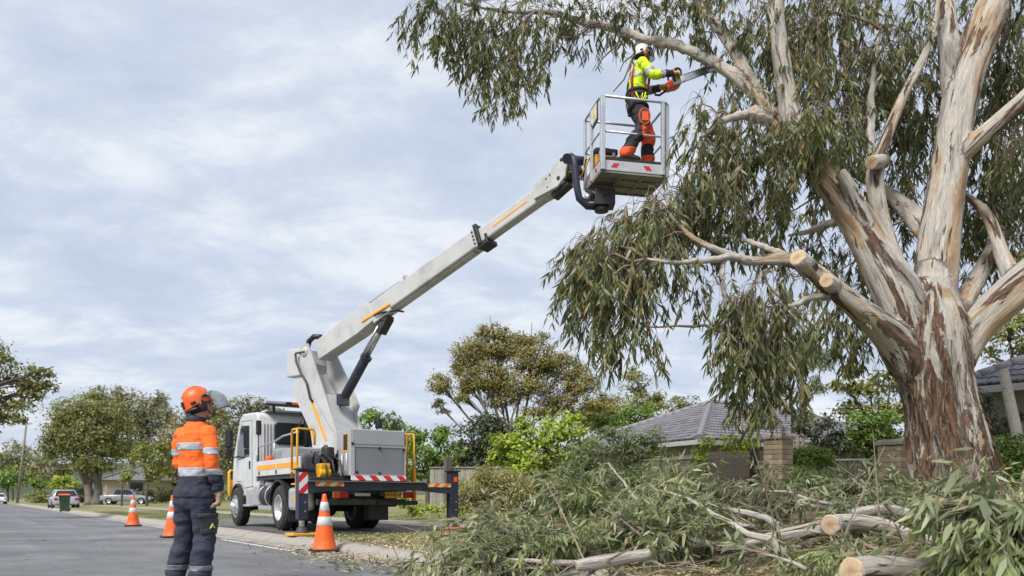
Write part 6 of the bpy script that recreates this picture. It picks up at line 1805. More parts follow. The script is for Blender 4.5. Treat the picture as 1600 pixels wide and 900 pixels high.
# inner web and sloping front cover
mb = MB(); mb.prism([(-1.78, 3.66), (-1.78, 3.2), (-1.0, 2.05), (-0.6, 2.05), (-0.9, 3.2), (-1.2, 3.66)], tp(0, -0.25, 0), BB, UZ, BR * 0.5); part(mb, 'turret_web', BOOMW, 0.015, world=True)
mb = MB(); mb.prism([(-0.66, 3.12), (-0.62, 3.14), (-0.08, 2.16), (-0.08, 1.8), (-0.16, 1.8), (-0.16, 2.13)], tp(0, -0.30, 0), BB, UZ, BR * 0.6); part(mb, 'turret_cover', BOOMW, 0.01, world=True)
mb = MB(); mb.prism([(-2.02, 3.72), (-1.98, 3.62), (-1.36, 3.62), (-1.30, 3.9), (-1.40, 4.22), (-1.90, 4.26), (-1.98, 4.15)], tp(0, -0.30, 0), BB, UZ, BR * 0.6); ch = part(mb, 'turret_head', BOOMW, 0.03, world=True)
mb = MB(); mb.prism([(-1.55, 4.10), (-1.55, 4.13), (-1.2, 4.13), (-1.2, 4.08)], tp(0, 0.362, 0), BB, UZ, BR * 0.03)
mb.tube([tp(-1.55, 0.38, 4.1), tp(-1.5, 0.4, 3.92), tp(-1.32, 0.42, 3.66), tp(-1.12, 0.41, 3.42), tp(-1.0, 0.40, 3.05), tp(-0.94, 0.38, 2.98)], 0.026, 8); part(mb, 'turret_hose', BLACK, 0, world=True)
mb = MB(); mb.tube([tp(-1.5, 0.1, 4.22), tp(-1.42, 0.1, 4.42), tp(-1.25, 0.1, 4.50), tp(-1.0, 0.1, 4.46)], 0.06, 10); part(mb, 'turret_hose', BLACK, 0, world=True)
mb = MB(); mb.beam(tp(-0.99, 0.364, 2.98), tp(-0.50, 0.364, 2.10), 0.008, 0.07, BB); part(mb, 'turret_stripe', ORS, 0, world=True)
mb = MB(); mb.beam(tp(-1.02, 0.364, 2.45), tp(-0.93, 0.364, 2.15), 0.008, 0.05, BB); part(mb, 'turret_stripe', ORS, 0, world=True)
mb = MB(); mb.lathe([(0.0, 0.05), (0.05, 0.05), (0.07, 0.02), (0.07, -0.02)], tp(-0.5, 0.36, 1.94), BR, 14); part(mb, 'pivot_pin', DARK, 0, world=True)
mb = MB(); mb.lathe([(0.0, 0.03), (0.1, 0.03), (0.12, 0.0)], tp(-1.25, 0.36, 4.12), BR, 16); part(mb, 'pivot_pin', BOOMW, 0, world=True)
for i in range(14):
    t = i / 13
    mb = MB(); q = tp(-0.88 + 0.70 * t, 0.345, 3.02 - 0.85 * t)
    mb.box(q, (0.03, 0.03, 0.03)); part(mb, 'bolt', DARK, 0, world=True)
mb = MB(); mb.box(tp(0.35, -0.55, 1.95), (0.35, 0.45, 0.6)); part(mb, 'counter_box', WHITE, 0.03, world=True)
mb = MB(); mb.cyl(tp(0.1, -0.62, 2.4), tp(0.1, -0.62, 2.62), 0.08); part(mb, 'work_lamp', BLACK, 0.01, world=True)

# ---- boom: two telescoping sections
SL = 0.343
bd = (BB + UZ * SL).normalized(); bu = (UZ - bd * bd.z).normalized()
def bp(a, dr=0.0, du=0.0):
    return TC + BB * a + UZ * (4.18 + SL * (a + 1.0)) + BR * dr + bu * du
def boomsec(a0, a1, w, h, w2, h2, m_, name, parent=None):
    mb = MB(); mb.beam(bp(a0), bp(a1), w, h, UZ, w2, h2)
    return part(mb, name, m_, 0.03, parent, True)
s1 = boomsec(-1.1, 3.58, 0.32, 0.42, 0.28, 0.36, BOOMW, 'boom')
mb = MB(); mb.prism([(-1.12, -.22), (-1.15, .22), (0.3, .25), (0.75, .21), (0.8, -.205), (0.2, -.25)], bp(0), bd, bu, BR * 0.34)
mb.v = [p - BR * 0.17 for p in mb.v]
part(mb, 'boom_root', BOOMW, 0.015, s1, True)
s2 = boomsec(3.4, 5.25, 0.22, 0.29, 0.21, 0.27, BOOMW, 'boom_extension')
# collar
mb = MB()
mb.beam(bp(3.50), bp(3.62), 0.31, 0.39); part(mb, 'boom_collar', BOOMW, 0.015, s1, True)
mb = MB(); mb.beam(bp(3.58, .14, .02), bp(3.66, .14, .02), 0.07, 0.42); mb.beam(bp(3.55, 0, -.20), bp(3.80, 0, -.20), 0.30, 0.09); mb.beam(bp(3.60, 0, .19), bp(3.66, 0, .19), 0.3, 0.05); mb.beam(bp(3.74, .1, -.12), bp(3.8, .1, -.12), 0.06, 0.16); part(mb, 'wear_pad', BLACK, 0.012, s1, True)
for du in (-0.12, -0.04, 0.04, 0.12):
    mb = MB(); mb.lathe([(0, 0.012), (0.02, 0.012), (0.022, 0)], bp(3.53, .157, du), BR, 8); part(mb, 'bolt', DARK, 0, s1, True)
# bottom channel and yellow guard on the first section, stripe on the second
mb = MB(); mb.beam(bp(1.0, 0, -.215), bp(3.4, 0, -.196), 0.16, 0.03); part(mb, 'boom_channel', BOOMW, 0.005, s1, True)
mb = MB(); mb.beam(bp(0.42, .178, -.08), bp(1.25, .16, -.115), 0.03, 0.045, bu); part(mb, 'guard_strip', ORS, 0.004, s1, True)
mb = MB(); mb.beam(bp(0.7, .12, -.24), bp(1.22, .12, -.215), 0.10, 0.08); part(mb, 'cylinder_mount', BOOMW, 0.02, s1, True)
mb = MB(); mb.tube([bp(0.82, .2, -.15), bp(1.0, .2, -.19), bp(1.3, .1, -.28), bp(1.32, -.1, -.28)], 0.022, 8); part(mb, 'boom_hose', BLACK, 0, s1, True)
mb = MB(); mb.beam(bp(3.95, .1105, -.01), bp(4.75, .109, 0.005), 0.006, 0.026, bu); part(mb, 'boom_stripe', ORS, 0, s2, True)
# top cable guide
mb = MB(); mb.beam(bp(0.3, .1, .25), bp(1.6, .1, .21), 0.04, 0.03); mb.box(bp(1.75, .1, .215), (0.1, 0.1, 0.06)); part(mb, 'cable_guide', GREYP, 0.005, s1, True)
# lift cylinder
ca, cb_ = tp(-0.33, 0.02, 3.02), bp(0.90, 0.02, -.31)
cd = (cb_ - ca).normalized(); Lc_ = (cb_ - ca).length
mb = MB(); mb.cyl(ca, ca + cd * Lc_ * 0.56, 0.105, 20); mb.box(ca - cd * 0.02, (0.24, 0.24, 0.24)); mb.cyl(ca + cd * Lc_ * 0.53, ca + cd * Lc_ * 0.57, 0.125, 20); lc = part(mb, 'lift_cylinder', NAVY, 0.005, world=True)
mb = MB(); mb.cyl(ca + cd * Lc_ * 0.5, cb_, 0.06, 18); part(mb, 'cylinder_rod', STEEL, 0, lc, True)
mb = MB(); mb.cyl(ca + cd * Lc_ * 0.55 + BR * 0.12, ca + cd * Lc_ * 0.93 + BR * 0.12, 0.025, 10); part(mb, 'cylinder_pipe', STEEL, 0, lc, True)
mb = MB(); mb.beam(ca + cd * Lc_ * 0.87, cb_ + cd * 0.12, 0.22, 0.2); mb.beam(cb_, bp(1.0, 0, -.2), 0.26, 0.18); part(mb, 'rod_clevis', DARK, 0.012, lc, True)
# boom head
hp = [(-0.45, -0.245), (-0.45, 0.02), (-0.1, 0.17), (0.10, 0.36), (0.22, 0.38), (0.28, 0.28), (0.22, -0.0), (0.06, -0.14)]
mb = MB()
for sd in (0.105, -0.155):
    mb.prism(hp, bp(5.38) + BR * sd, BB, UZ, BR * 0.06)
bh = part(mb, 'boom_head', BOOMW, 0.012, s2, True)
for dx, dz, r_ in ((0.14, 0.30, 0.03), (0.08, 0.0, 0.035), (-0.1, 0.10, 0.015), (-0.18, 0.05, 0.015), (-0.15, -0.1, 0.013)):
    mb = MB(); mb.lathe([(0, 0.02), (r_, 0.018), (r_, 0)], bp(5.38) + BB * dx + UZ * dz + BR * 0.155, BR, 12); part(mb, 'pivot_pin', DARK, 0, bh, True)
mb = MB(); mb.beam(bp(5.2, 0, -.19), bp(5.55, 0, -.14), 0.18, 0.10); mb.beam(bp(5.45) + UZ * .1, bp(5.75) + UZ * 0.12, 0.22, 0.36); part(mb, 'head_block', DARK, 0.02, bh, True)

# ---- basket
BE = Vector((0.978, 0.208, 0)); BS = Vector((-0.208, 0.978, 0)); BF = Vector((1.435, 12.42, 6.13))
def kp(e, s_, z):
    return BF + BE * e + BS * s_ + UZ * z
LE_, LS_ = 1.17, 0.86
mb = MB()
for a, b in ((0, 0), (0, 1), (1, 0), (1, 1)):
    pass
tray = MB(); tray.prism([(0.06, 0), (0, 0.06), (0, LS_ - .02), (0.02, LS_), (LE_ - .02, LS_), (LE_, LS_ - .02), (LE_, 0.06), (LE_ - .06, 0)], kp(0, 0, 0.035), BE, BS, UZ * 0.165)
bk = part(tray, 'basket', M('basket_aluminium', (0.50, 0.51, 0.52), 0.5, 0.07, 5.0, metal=0.25, dirt=0.3), 0.008, None, True)
UND = M('basket_underside', (0.24, 0.225, 0.2), 0.75, 0.15, 3.0, dirt=0.5)
mb = MB(); mb.prism([(0.02, 0.02), (LE_ - .02, 0.02), (LE_ - .02, LS_ - .02), (0.02, LS_ - .02)], kp(0, 0, 0.027), BE, BS, UZ * 0.006); part(mb, 'floor_sheet', UND, 0, bk, True)
mb = MB()
for t in (0.015, 0.345, 0.655, 0.985):
    mb.beam(kp(LE_ * t, 0.01, 0.012), kp(LE_ * t, LS_ - .01, 0.012), 0.035, 0.028)
for t in (0.02, 0.35, 0.67, 0.98):
    mb.beam(kp(0.02, LS_ * t, 0.010), kp(LE_ - .02, LS_ * t, 0.010), 0.03, 0.024)
part(mb, 'floor_brace', UND, 0, bk, True)
REDM = M('red_marker', (0.55, 0.02, 0.035), 0.45, 0.06)
def para(e0, e1, sk, z0, z1, face='f'):
    mb = MB()
    if face == 'f':
        q = [(e0, z0), (e1, z0), (e1 + sk, z1), (e0 + sk, z1)]; mb.prism(q, kp(0, -0.004, 0), BE, UZ, BS * 0.006)
    else:
        q = [(e0, z0), (e1, z0), (e1 + sk, z1), (e0 + sk, z1)]; mb.prism(q, kp(-0.004, 0, 0), BS, UZ, BE * 0.006)
    part(mb, 'red_marker', REDM, 0, bk, True)
para(0.17, 0.27, 0.05, 0.085, 0.155); para(0.78, 0.88, -0.05, 0.085, 0.155)
para(0.18, 0.26, 0.04, 0.08, 0.15, 's'); para(0.50, 0.58, 0.04, 0.08, 0.15, 's')
H_ = 1.235
def post(e, s_, w, z0=0.03, z1=H_):
    mb = MB(); mb.beam(kp(e, s_, z0), kp(e, s_, z1), w, w, BE); part(mb, 'basket_post', ALU, 0.006, bk, True)
post(0.03, 0.0, 0.075); post(LE_ - 0.10, 0.0, 0.055); post(LE_, 0.06, 0.06); post(LE_, LS_ - .02, 0.05); post(0.0, LS_ - .02, 0.05); post(0.0, LS_ * 0.56, 0.05)
def rail(pts, r_=0.021, name='basket_rail'):
    mb = MB(); mb.tube([kp(*p) for p in pts], r_, 10); part(mb, name, ALU, 0, bk, True)
rail([(0.02, 0, H_ - 0.005), (LE_ - .1, 0, H_ - .005), (LE_ - .03, 0.02, H_ - .005), (LE_, 0.09, H_ - .005), (LE_, LS_, H_ - .005)])
rail([(0.0, 0.03, H_ - .01), (0.0, LS_ - .02, H_ - .01)]); rail([(0, LS_ - .02, H_ - .01), (LE_, LS_ - .02, H_ - .01)])
rail([(0.03, 0, 0.66), (LE_ - .1, 0, 0.66), (LE_, 0.07, 0.66), (LE_, LS_, 0.66)], 0.017)
rail([(0, 0.03, 0.66), (0, LS_, 0.66)], 0.017); rail([(0, LS_, 0.66), (LE_, LS_, 0.66)], 0.017)
mb = MB(); mb.prism([(0.03, 0.03), (LE_ - .03, 0.03), (LE_ - .03, LS_ - .03), (0.03, LS_ - .03)], kp(0, 0, 0.202), BE, BS, UZ * 0.06); part(mb, 'floor_mat', BLACK, 0.006, bk, True)
# sign on the side rail
mb = MB(); mb.prism([(0.08, 0.86), (0.10, 1.20), (0.44, 1.20), (0.44, 0.95), (0.34, 0.84)], kp(-0.03, 0, 0), BS, UZ, BE * 0.02); sg = part(mb, 'basket_sign', BLACK, 0.004, bk, True)
mb = MB(); mb.prism([(0.12, 0.92), (0.12, 1.17), (0.41, 1.17), (0.41, 0.97), (0.33, 0.89)], kp(-0.036, 0, 0), BS, UZ, BE * 0.006); part(mb, 'sign_face', M('sign_cream', (0.6, 0.58, 0.5), 0.5), 0, bk, True)
mb = MB(); mb.prism([(0.18, 0.99), (0.24, 1.12), (0.30, 0.99)], kp(-0.040, 0, 0), BS, UZ, BE * 0.004); part(mb, 'sign_symbol', M('sign_yellow', (0.7, 0.5, 0.05), 0.5), 0, bk, True)
# rotator arm under and beside the basket
J = [W(887, 248, 12.95), W(897, 250, 12.9), W(899, 262, 12.9), W(901, 290, 12.9), W(905, 310, 12.92), W(918, 322, 12.95), W(935, 323, 12.98)]
mb = MB(); mb.tube(J, [0.07, 0.07, 0.062, 0.062, 0.062, 0.062, 0.06], 12); mb.cyl(W(886, 248, 12.85), W(886, 248, 13.05), 0.085, 16); mb.cyl(W(890, 249, 12.95), W(912, 252, 12.95), 0.075, 14); part(mb, 'rotator_arm', NAVY, 0, bk, True)
mb = MB(); mb.box(W(944, 312, 12.98) , (0.34, 0.3, 0.26)); mb.box(W(930, 306, 13.1), (0.3, 0.3, 0.1)); mb.tube([W(925, 300, 12.9), W(940, 308, 12.85), W(952, 303, 12.85)], 0.03, 8); mb.cyl(W(940, 324, 12.98), W(940, 331, 12.98), 0.12, 16); part(mb, 'rotator', BLACK, 0.015, bk, True)
mb = MB(); mb.ball(W(918, 308, 12.95), (0.055, 0.055, 0.06)); part(mb, 'rotator_pin', ALU, 0, bk, True)
for k in range(3):
    mb = MB(); mb.tube([bp(5.5, .05 * k, .1), W(893 + 4 * k, 268, 13.1), W(905 + 3 * k, 282, 13.15), W(915, 262 - 6 * k, 13.1), W(921 + 4 * k, 244, 13.0)], 0.014, 7)
    part(mb, 'control_hose', [YELLOW, BLACK, BLACK][k], 0, bk, True)

# ---- tool case standing in the basket
ct = empty('tool_case', kp(0.26, 0.58, 0.264), math.atan2(BE.y, BE.x), 'black and orange tool case on the basket floor behind the climber', 'tool case')
mb = MB(); mb.box((0, 0, 0.12), (0.40, 0.26, 0.22)); mb.build('body', M('case_orange', (0.62, 0.27, 0.03), 0.5), ct, bevel=0.02)
mb = MB(); mb.box((0, 0, 0.29), (0.41, 0.27, 0.11)); mb.build('lid', BLACK, ct, bevel=0.03)
mb = MB(); mb.tube([(-0.1, 0, 0.34), (-0.09, 0, 0.39), (0.09, 0, 0.39), (0.1, 0, 0.34)], 0.012, 8); mb.build('handle', BLACK, ct)
for sx in (-1, 1):
    mb = MB(); mb.box((sx * 0.12, -0.135, 0.23), (0.05, 0.02, 0.07)); mb.build('latch', STEEL, ct, bevel=0.004)
# ================================================================== people
SKIN = M('skin', (0.46, 0.25, 0.17), 0.55, 0.1, 20.0, bump=0.15, bscale=200)
HAIR = M('dark_hair', (0.03, 0.02, 0.015), 0.7, 0.3, 60.0, bump=0.5, bscale=300)
def cloth(name, c, var=0.12):
    return M(name, c, 0.85, var, 7.0, bump=0.45, bscale=200, dirt=0.34)
HIVO = cloth('hi_vis_orange', (0.95, 0.155, 0.015), 0.06)
HIVY = cloth('hi_vis_yellow', (0.60, 0.80, 0.02), 0.06)
NAVYC = cloth('navy_cloth', (0.018, 0.022, 0.045))
TROU = cloth('slate_trousers', (0.024, 0.031, 0.054))
TROUP = cloth('slate_pocket', (0.042, 0.046, 0.054))
CHAP = cloth('chaps_charcoal', (0.022, 0.024, 0.034))
REDO = cloth('red_orange_panel', (0.80, 0.10, 0.02), 0.08)
GLOVE = cloth('tan_glove', (0.36, 0.25, 0.17), 0.2)
GLOVEY = cloth('yellow_glove', (0.52, 0.30, 0.05), 0.2)
BOOT = M('boot_leather', (0.03, 0.025, 0.02), 0.6, 0.2, 12.0, dirt=0.4)
VISOR = glassmat('clear_visor', (0.30, 0.33, 0.34), 0.1, 0.3)
MESHV = glassmat('mesh_visor', (0.05, 0.05, 0.06), 0.5, 0.45)
HWHITE = M('helmet_white', (0.62, 0.62, 0.60), 0.35, 0.06, 5.0, coat=0.3, dirt=0.25)
STRAPC = cloth('harness_strap', (0.03, 0.025, 0.03))
REDSTR = cloth('harness_red', (0.35, 0.03, 0.03))

class Prims:
    """tapered, possibly elliptical limbs; merged into one skin by a voxel remesh"""
    def __init__(self):
        self.mb = MB(); self.c = []; self.tags = []
    def limb(self, tag_, pts, rad, n=14, sub=6):
        """pts xyz; rad: r or (rx, ry) with x roughly sideways"""
        P = [(*p, *(r_ if isinstance(r_, tuple) else (r_, r_))) for p, r_ in zip(pts, rad)]
        C = catmull(P, sub)
        rings = []
        T = unit(np.gradient(C[:, :3], axis=0))
        ux = Vector((1, 0, 0))
        for p, t in zip(C, T):
            t = Vector(t); u = ux - t * ux.dot(t)
            if u.length < 0.15:
                u = Vector((0, 1, 0)) - t * t.y
            u.normalize(); w = t.cross(u)
            rings.append([Vector(p[:3]) + u * (math.cos(2 * math.pi * j / n) * p[3]) + w * (math.sin(2 * math.pi * j / n) * p[4]) for j in range(n)])
        # rounded ends
        for e, o_ in ((0, -1), (-1, 1)):
            c = Vector(C[e][:3]); t = Vector(T[e]) * o_; r_ = min(C[e][3], C[e][4])
            extra = []
            for k in (0.55, 0.88):
                extra.append([c + (q - c) * math.sqrt(1 - k * k) + t * r_ * k for q in rings[e]])
            if e == 0:
                rings = extra[::-1] + rings
            else:
                rings = rings + extra
        self.mb.loft(rings)
        l = np.linspace(0, 1, len(C))
        for p, t in zip(C, l):
            self.c.append([*p[:3], (p[3] + p[4]) / 2, t]); self.tags.append(tag_)
    def ball(self, tag_, c, r_, rot=None):
        self.mb.ball(c, r_, 16, 10, rot); rr = r_ if isinstance(r_, (int, float)) else sum(r_) / 3
        self.c.append([*c, rr, 0.5]); self.tags.append(tag_)
def hand(pr, tag_, wrist, palm_dir, palm_n, curl, side, size=1.0, thumb_in=0.6):
    """palm and five fingers. palm_dir: wrist->knuckles, palm_n: out of the palm, side: +1 thumb on the (dir x n) side"""
    w = Vector(wrist); d = Vector(palm_dir).normalized(); nn = Vector(palm_n); nn = (nn - d * nn.dot(d)).normalized(); s = d.cross(nn) * side
    k = size
    kn = w + d * 0.088 * k
    pr.mb.loft([[w + d * t * k + s * math.cos(a) * rw * k + nn * math.sin(a) * rt * k for a in np.linspace(0, 2 * math.pi, 13)[:-1]] for t, rw, rt in ((-0.02, 0.026, 0.02), (0.0, 0.03, 0.021), (0.03, 0.039, 0.021), (0.065, 0.043, 0.019), (0.092, 0.038, 0.015))])
    for t in (0, 0.045, 0.09):
        pr.c.append([*(w + d * t * k), 0.03, 0.5]); pr.tags.append(tag_)
    for i, (off, L, r_) in enumerate(((0.031, 0.072, 0.0105), (0.011, 0.080, 0.0108), (-0.010, 0.074, 0.0103), (-0.030, 0.058, 0.0092))):
        p = kn + s * off * k - d * 0.006 * abs(i - 1.2) * k
        pts = [p - d * 0.02 * k, p]; dd = d.copy(); a = curl * (1 + 0.12 * i)
        for f in (0.45, 0.32, 0.23):
            c, sn = math.cos(a), math.sin(a)
            dd = (dd * c + nn * sn).normalized()
            nn2 = (nn - dd * nn.dot(dd)); 
            p = p + dd * L * f * k; pts.append(p)
        pr.limb(tag_, pts, [r_ * k, r_ * k, r_ * 0.95 * k, r_ * 0.88 * k, r_ * 0.75 * k], 8, 3)
    b = w + d * 0.022 * k + s * 0.03 * k
    t1 = (d * 0.55 + s * 0.65 + nn * thumb_in).normalized(); t2 = (d * 0.85 + s * 0.15 + nn * thumb_in).normalized()
    pr.limb(tag_, [b - t1 * 0.012 * k, b + t1 * 0.03 * k, b + t1 * 0.045 * k + t2 * 0.025 * k, b + t1 * 0.048 * k + t2 * 0.046 * k], [0.016 * k, 0.0135 * k, 0.012 * k, 0.009 * k], 8, 3)

def dress(root, pr, voxel, region, spec, wrinkle):
    """remesh into one body; cut clothing shells out of it by region. spec: region -> (name, material, offset) or None for skin"""
    me = remesh(pr.mb, voxel, 5)
    n = len(me.vertices); V = np.zeros(n * 3, np.float32); me.vertices.foreach_get('co', V); V = V.reshape(-1, 3).astype(float)
    N = np.zeros(n * 3, np.float32); me.vertices.foreach_get('normal', N); N = N.reshape(-1, 3).astype(float)
    C = np.array(pr.c); tg = np.array(pr.tags)
    who = np.zeros(n, int)
    for i in range(0, n, 5000):
        d = np.linalg.norm(V[i:i + 5000, None] - C[None, :, :3], axis=2) - C[None, :, 3] * 0.9
        who[i:i + 5000] = d.argmin(1)
    reg = np.array([region(tg[w], C[w, 4], p) for w, p in zip(who, V)])
    # soft folds in the cloth
    wr = np.array([wrinkle(tg[w], C[w, 4], Vector(p)) for w, p in zip(who, V)])
    skin = np.array([spec[r_] is None for r_ in reg])
    V = V + N * np.where(skin, 0, wr)[:, None]
    me.vertices.foreach_set('co', V.astype(np.float32).ravel())
    me.materials.clear(); me.materials.append(SKIN); me.update(); me.name = 'body'
    body = bpy.data.objects.new('body', me); col.objects.link(body); body.parent = root
    quads = [tuple(p.vertices) for p in me.polygons]
    pr_ = [reg[q[0]] if len({reg[i] for i in q}) == 1 else max({reg[i] for i in q}, key=lambda r_: (sum(reg[i] == r_ for i in q), r_)) for q in quads]
    out = {}
    for r_, sp in spec.items():
        if sp is None:
            continue
        nm, mt, off = sp
        f = [q for q, k in zip(quads, pr_) if k == r_]
        if not f:
            continue
        used = sorted({i for q in f for i in q}); ix = {v: i for i, v in enumerate(used)}
        # every connected piece of cloth is a part of its own; stray specks are dropped
        par = list(range(len(used)))
        def find(a):
            while par[a] != a:
                par[a] = par[par[a]]; a = par[a]
            return a
        for q in f:
            r0 = find(ix[q[0]])
            for i in q[1:]:
                par[find(ix[i])] = r0
        comp = {}
        for q in f:
            comp.setdefault(find(ix[q[0]]), []).append(q)
        for fs in comp.values():
            if len(fs) < 40:
                continue
            us = sorted({i for q in fs for i in q}); iy = {v: i for i, v in enumerate(us)}
            mb = MB(); mb.add([Vector(V[i] + N[i] * off) for i in us], [[iy[i] for i in q] for q in fs], True)
            o = mb.build(nm, mt, root)
            so = o.modifiers.new('hem', 'SOLIDIFY'); so.thickness = off * 0.9; so.offset = -1
    return body, out
def folds(amp):
    def f(t, k, p):
        a = mnoise.fractal(Vector((p.x * 7, p.y * 7, p.z * 11)), 1.0, 2.0, 3) * amp
        if t.startswith('leg'):
            a += amp * 0.9 * math.sin(p.z * 42 + 3 * mnoise.noise(p * 6)) * max(0, mnoise.noise(p * 4 + Vector((3, 1, 0))) + 0.15)
        if t.startswith('arm'):
            a += amp * 0.8 * math.sin(k * 40 + 3 * mnoise.noise(p * 8)) * max(0, mnoise.noise(p * 5) + 0.2)
        if t == 'torso':
            a += amp * 0.9 * mnoise.noise(Vector((p.x * 9 + p.z * 5, p.y * 9, p.z * 3.2)))
        return a
    return f
def rotm(yaw, pitch=0.0, roll=0.0):
    return Matrix.Rotation(yaw, 3, 'Z') @ Matrix.Rotation(pitch, 3, 'X') @ Matrix.Rotation(roll, 3, 'Y')
def helmet(root, c, Rm, shell, visor_mat, accent, vis_tilt=0.35, vis_len=0.15):
    """climbing style helmet in head space: +Y forward, origin at the skull's centre"""
    X = Matrix.LocRotScale(Vector(c), Rm.to_quaternion(), None)
    def mk():
        m_ = MB(); m_.X = X; return m_
    rings = []
    for z, k in ((-0.020, 1.03), (-0.012, 1.05), (0.0, 1.03), (0.03, 1.0), (0.06, 0.93), (0.085, 0.82), (0.108, 0.66), (0.124, 0.46), (0.134, 0.22), (0.136, 0.03)):
        ring = []
        for j in range(32):
            a = 2 * math.pi * j / 32
            dip = -0.035 * max(0, -math.sin(a)) if z < 0.01 else (-0.015 * max(0, -math.sin(a)) if z < 0.04 else 0)
            ridge = 1 + 0.025 * math.cos(a * 2) ** 8 * (1 if z > 0.03 else 0)
            ring.append(Vector((0.104 * k * math.cos(a) * ridge, (0.128 * math.sin(a)) * k + 0.0, z + dip)))
        rings.append(ring)
    m_ = mk(); m_.loft(rings, True, False); h = m_.build('helmet', shell, root)
    so = h.modifiers.new('shell', 'SOLIDIFY'); so.thickness = 0.005; so.offset = -1
    m_ = mk()      # peak
    P = []
    for i in range(9):
        a = R(40 + 100 * i / 8)
        for k, dz in ((1.0, -0.012), (1.22, -0.022)):
            P.append((0.106 * math.cos(a) * (1 + (k - 1) * .4), 0.13 * math.sin(a) * k, dz))
    m_.sheet(P, 2); pk = m_.build('helmet_peak', shell, root); s2 = pk.modifiers.new('t', 'SOLIDIFY'); s2.thickness = 0.006
    m_ = mk()      # crown ridge
    m_.tube([(0, 0.128 * math.sin(t), 0.0 + 0.139 * math.cos(t)) for t in np.linspace(-1.1, 1.0, 12)], 0.012, 8); m_.build('helmet_ridge', shell, root)
    for sx in (-1, 1):
        for a, z, sz in ((150, 0.035, (0.034, 0.03)), (205, 0.0, (0.04, 0.03)), (60, 0.03, (0.03, 0.034))):
            an = R(a if sx < 0 else 180 - a)
            q = Vector((0.104 * math.cos(an) * 1.02, 0.128 * math.sin(an) * 1.02, z))
            m_ = mk(); m_.ball(q, (0.014 + abs(math.sin(an)) * sz[0] * .4, 0.014 + abs(math.cos(an)) * sz[0] * .4, sz[1] * .5), 10, 6); m_.build('helmet_vent', BLACK, h)
        # ear defender, arm and cup
        m_ = mk(); m_.ball((sx * 0.098, 0.012, -0.055), (0.034, 0.042, 0.052), 14, 10); m_.build('ear_cup', accent, root)
        m_ = mk(); m_.tube([(sx * 0.125, 0.012, -0.05), (sx * 0.132, 0.02, 0.0), (sx * 0.11, 0.04, 0.035)], 0.008, 7); m_.build('ear_cup_arm', BLACK, root)
        # chin strap
        m_ = mk(); m_.tube([(sx * 0.098, 0.02, -0.02), (sx * 0.082, 0.04, -0.09), (sx * 0.05, 0.062, -0.128), (0, 0.07, -0.138)], 0.006, 6); m_.build('chin_strap', BLACK, root)
    m_ = mk(); m_.tube([(0.098 * math.cos(a), -0.02 + 0.108 * math.sin(a), -0.06) for a in np.linspace(R(185), R(355), 14)], 0.016, 8); m_.build('nape_band', BLACK, root)
    m_ = mk(); m_.box((0, -0.132, 0.005), (0.06, 0.02, 0.07)); m_.build('helmet_clip', BLACK, root, bevel=0.012)
    # visor bracket and visor
    m_ = mk(); m_.tube([(0.112 * math.cos(a), 0.142 * math.sin(a), 0.02 + 0.035 * math.sin(a)) for a in np.linspace(R(20), R(160), 15)], 0.011, 8); vb = m_.build('visor_bracket', BLACK, root)
    P = []
    for i in range(13):
        a = R(25 + 130 * i / 12)
        for k in range(5):
            t = k / 4
            out = 0.012 + 0.06 * math.sin(min(1, t * 1.6) * 1.57) * vis_tilt * 2 + (vis_tilt * 0.02 * t)
            P.append((0.118 * math.cos(a) * (1 + 0.12 * t), 0.145 * math.sin(a) + out * math.sin(a), 0.035 - vis_len * (t ** 1.25) + 0.035 * math.sin(a) * (1 - t)))
    m_ = mk(); m_.sheet(P, 5); vz = m_.build('visor', visor_mat, vb)
    s3 = vz.modifiers.new('t', 'SOLIDIFY'); s3.thickness = 0.002
    m_ = mk(); m_.tube([P[i * 5 + 4] for i in range(13)], 0.0035, 6); m_.build('visor_rim', BLACK, vz)
    for e in (0, 12):
        m_ = mk(); m_.tube([P[e * 5 + k] for k in range(5)], 0.003, 6); m_.build('visor_rim', BLACK, vz)
    return h
def head(pr, c, Rm, neck_from):
    def h(x, y, z):
        return tuple(Vector(c) + Rm @ Vector((x, y, z)))
    q = Rm
    pr.ball('head', h(0, -0.012, 0.02), (0.076, 0.094, 0.10), q)
    pr.ball('head', h(0, 0.028, -0.055), (0.062, 0.068, 0.078), q)
    pr.ball('head', h(0, 0.062, -0.105), (0.034, 0.03, 0.026), q)      # chin
    pr.limb('head', [h(0, 0.082, 0.005), h(0, 0.098, -0.02), h(0, 0.112, -0.042), h(0, 0.095, -0.052)], [0.010, 0.012, 0.0155, 0.011], 8, 3)   # nose
    pr.ball('head', h(0, 0.088, -0.076), (0.024, 0.012, 0.008), q)     # lips
    pr.ball('head', h(0, 0.086, -0.087), (0.021, 0.012, 0.008), q)
    pr.ball('head', h(0.034, 0.074, 0.018), (0.024, 0.014, 0.009), q); pr.ball('head', h(-0.034, 0.074, 0.018), (0.024, 0.014, 0.009), q)   # brow
    for sx in (-1, 1):
        pr.ball('head', h(sx * 0.078, -0.005, -0.03), (0.012, 0.022, 0.034), q)   # ears
    pr.limb('neck', [neck_from, tuple(Vector(neck_from).lerp(Vector(h(0, -0.02, -0.09)), 0.5)), h(0, -0.015, -0.06)], [0.066, 0.060, 0.058])
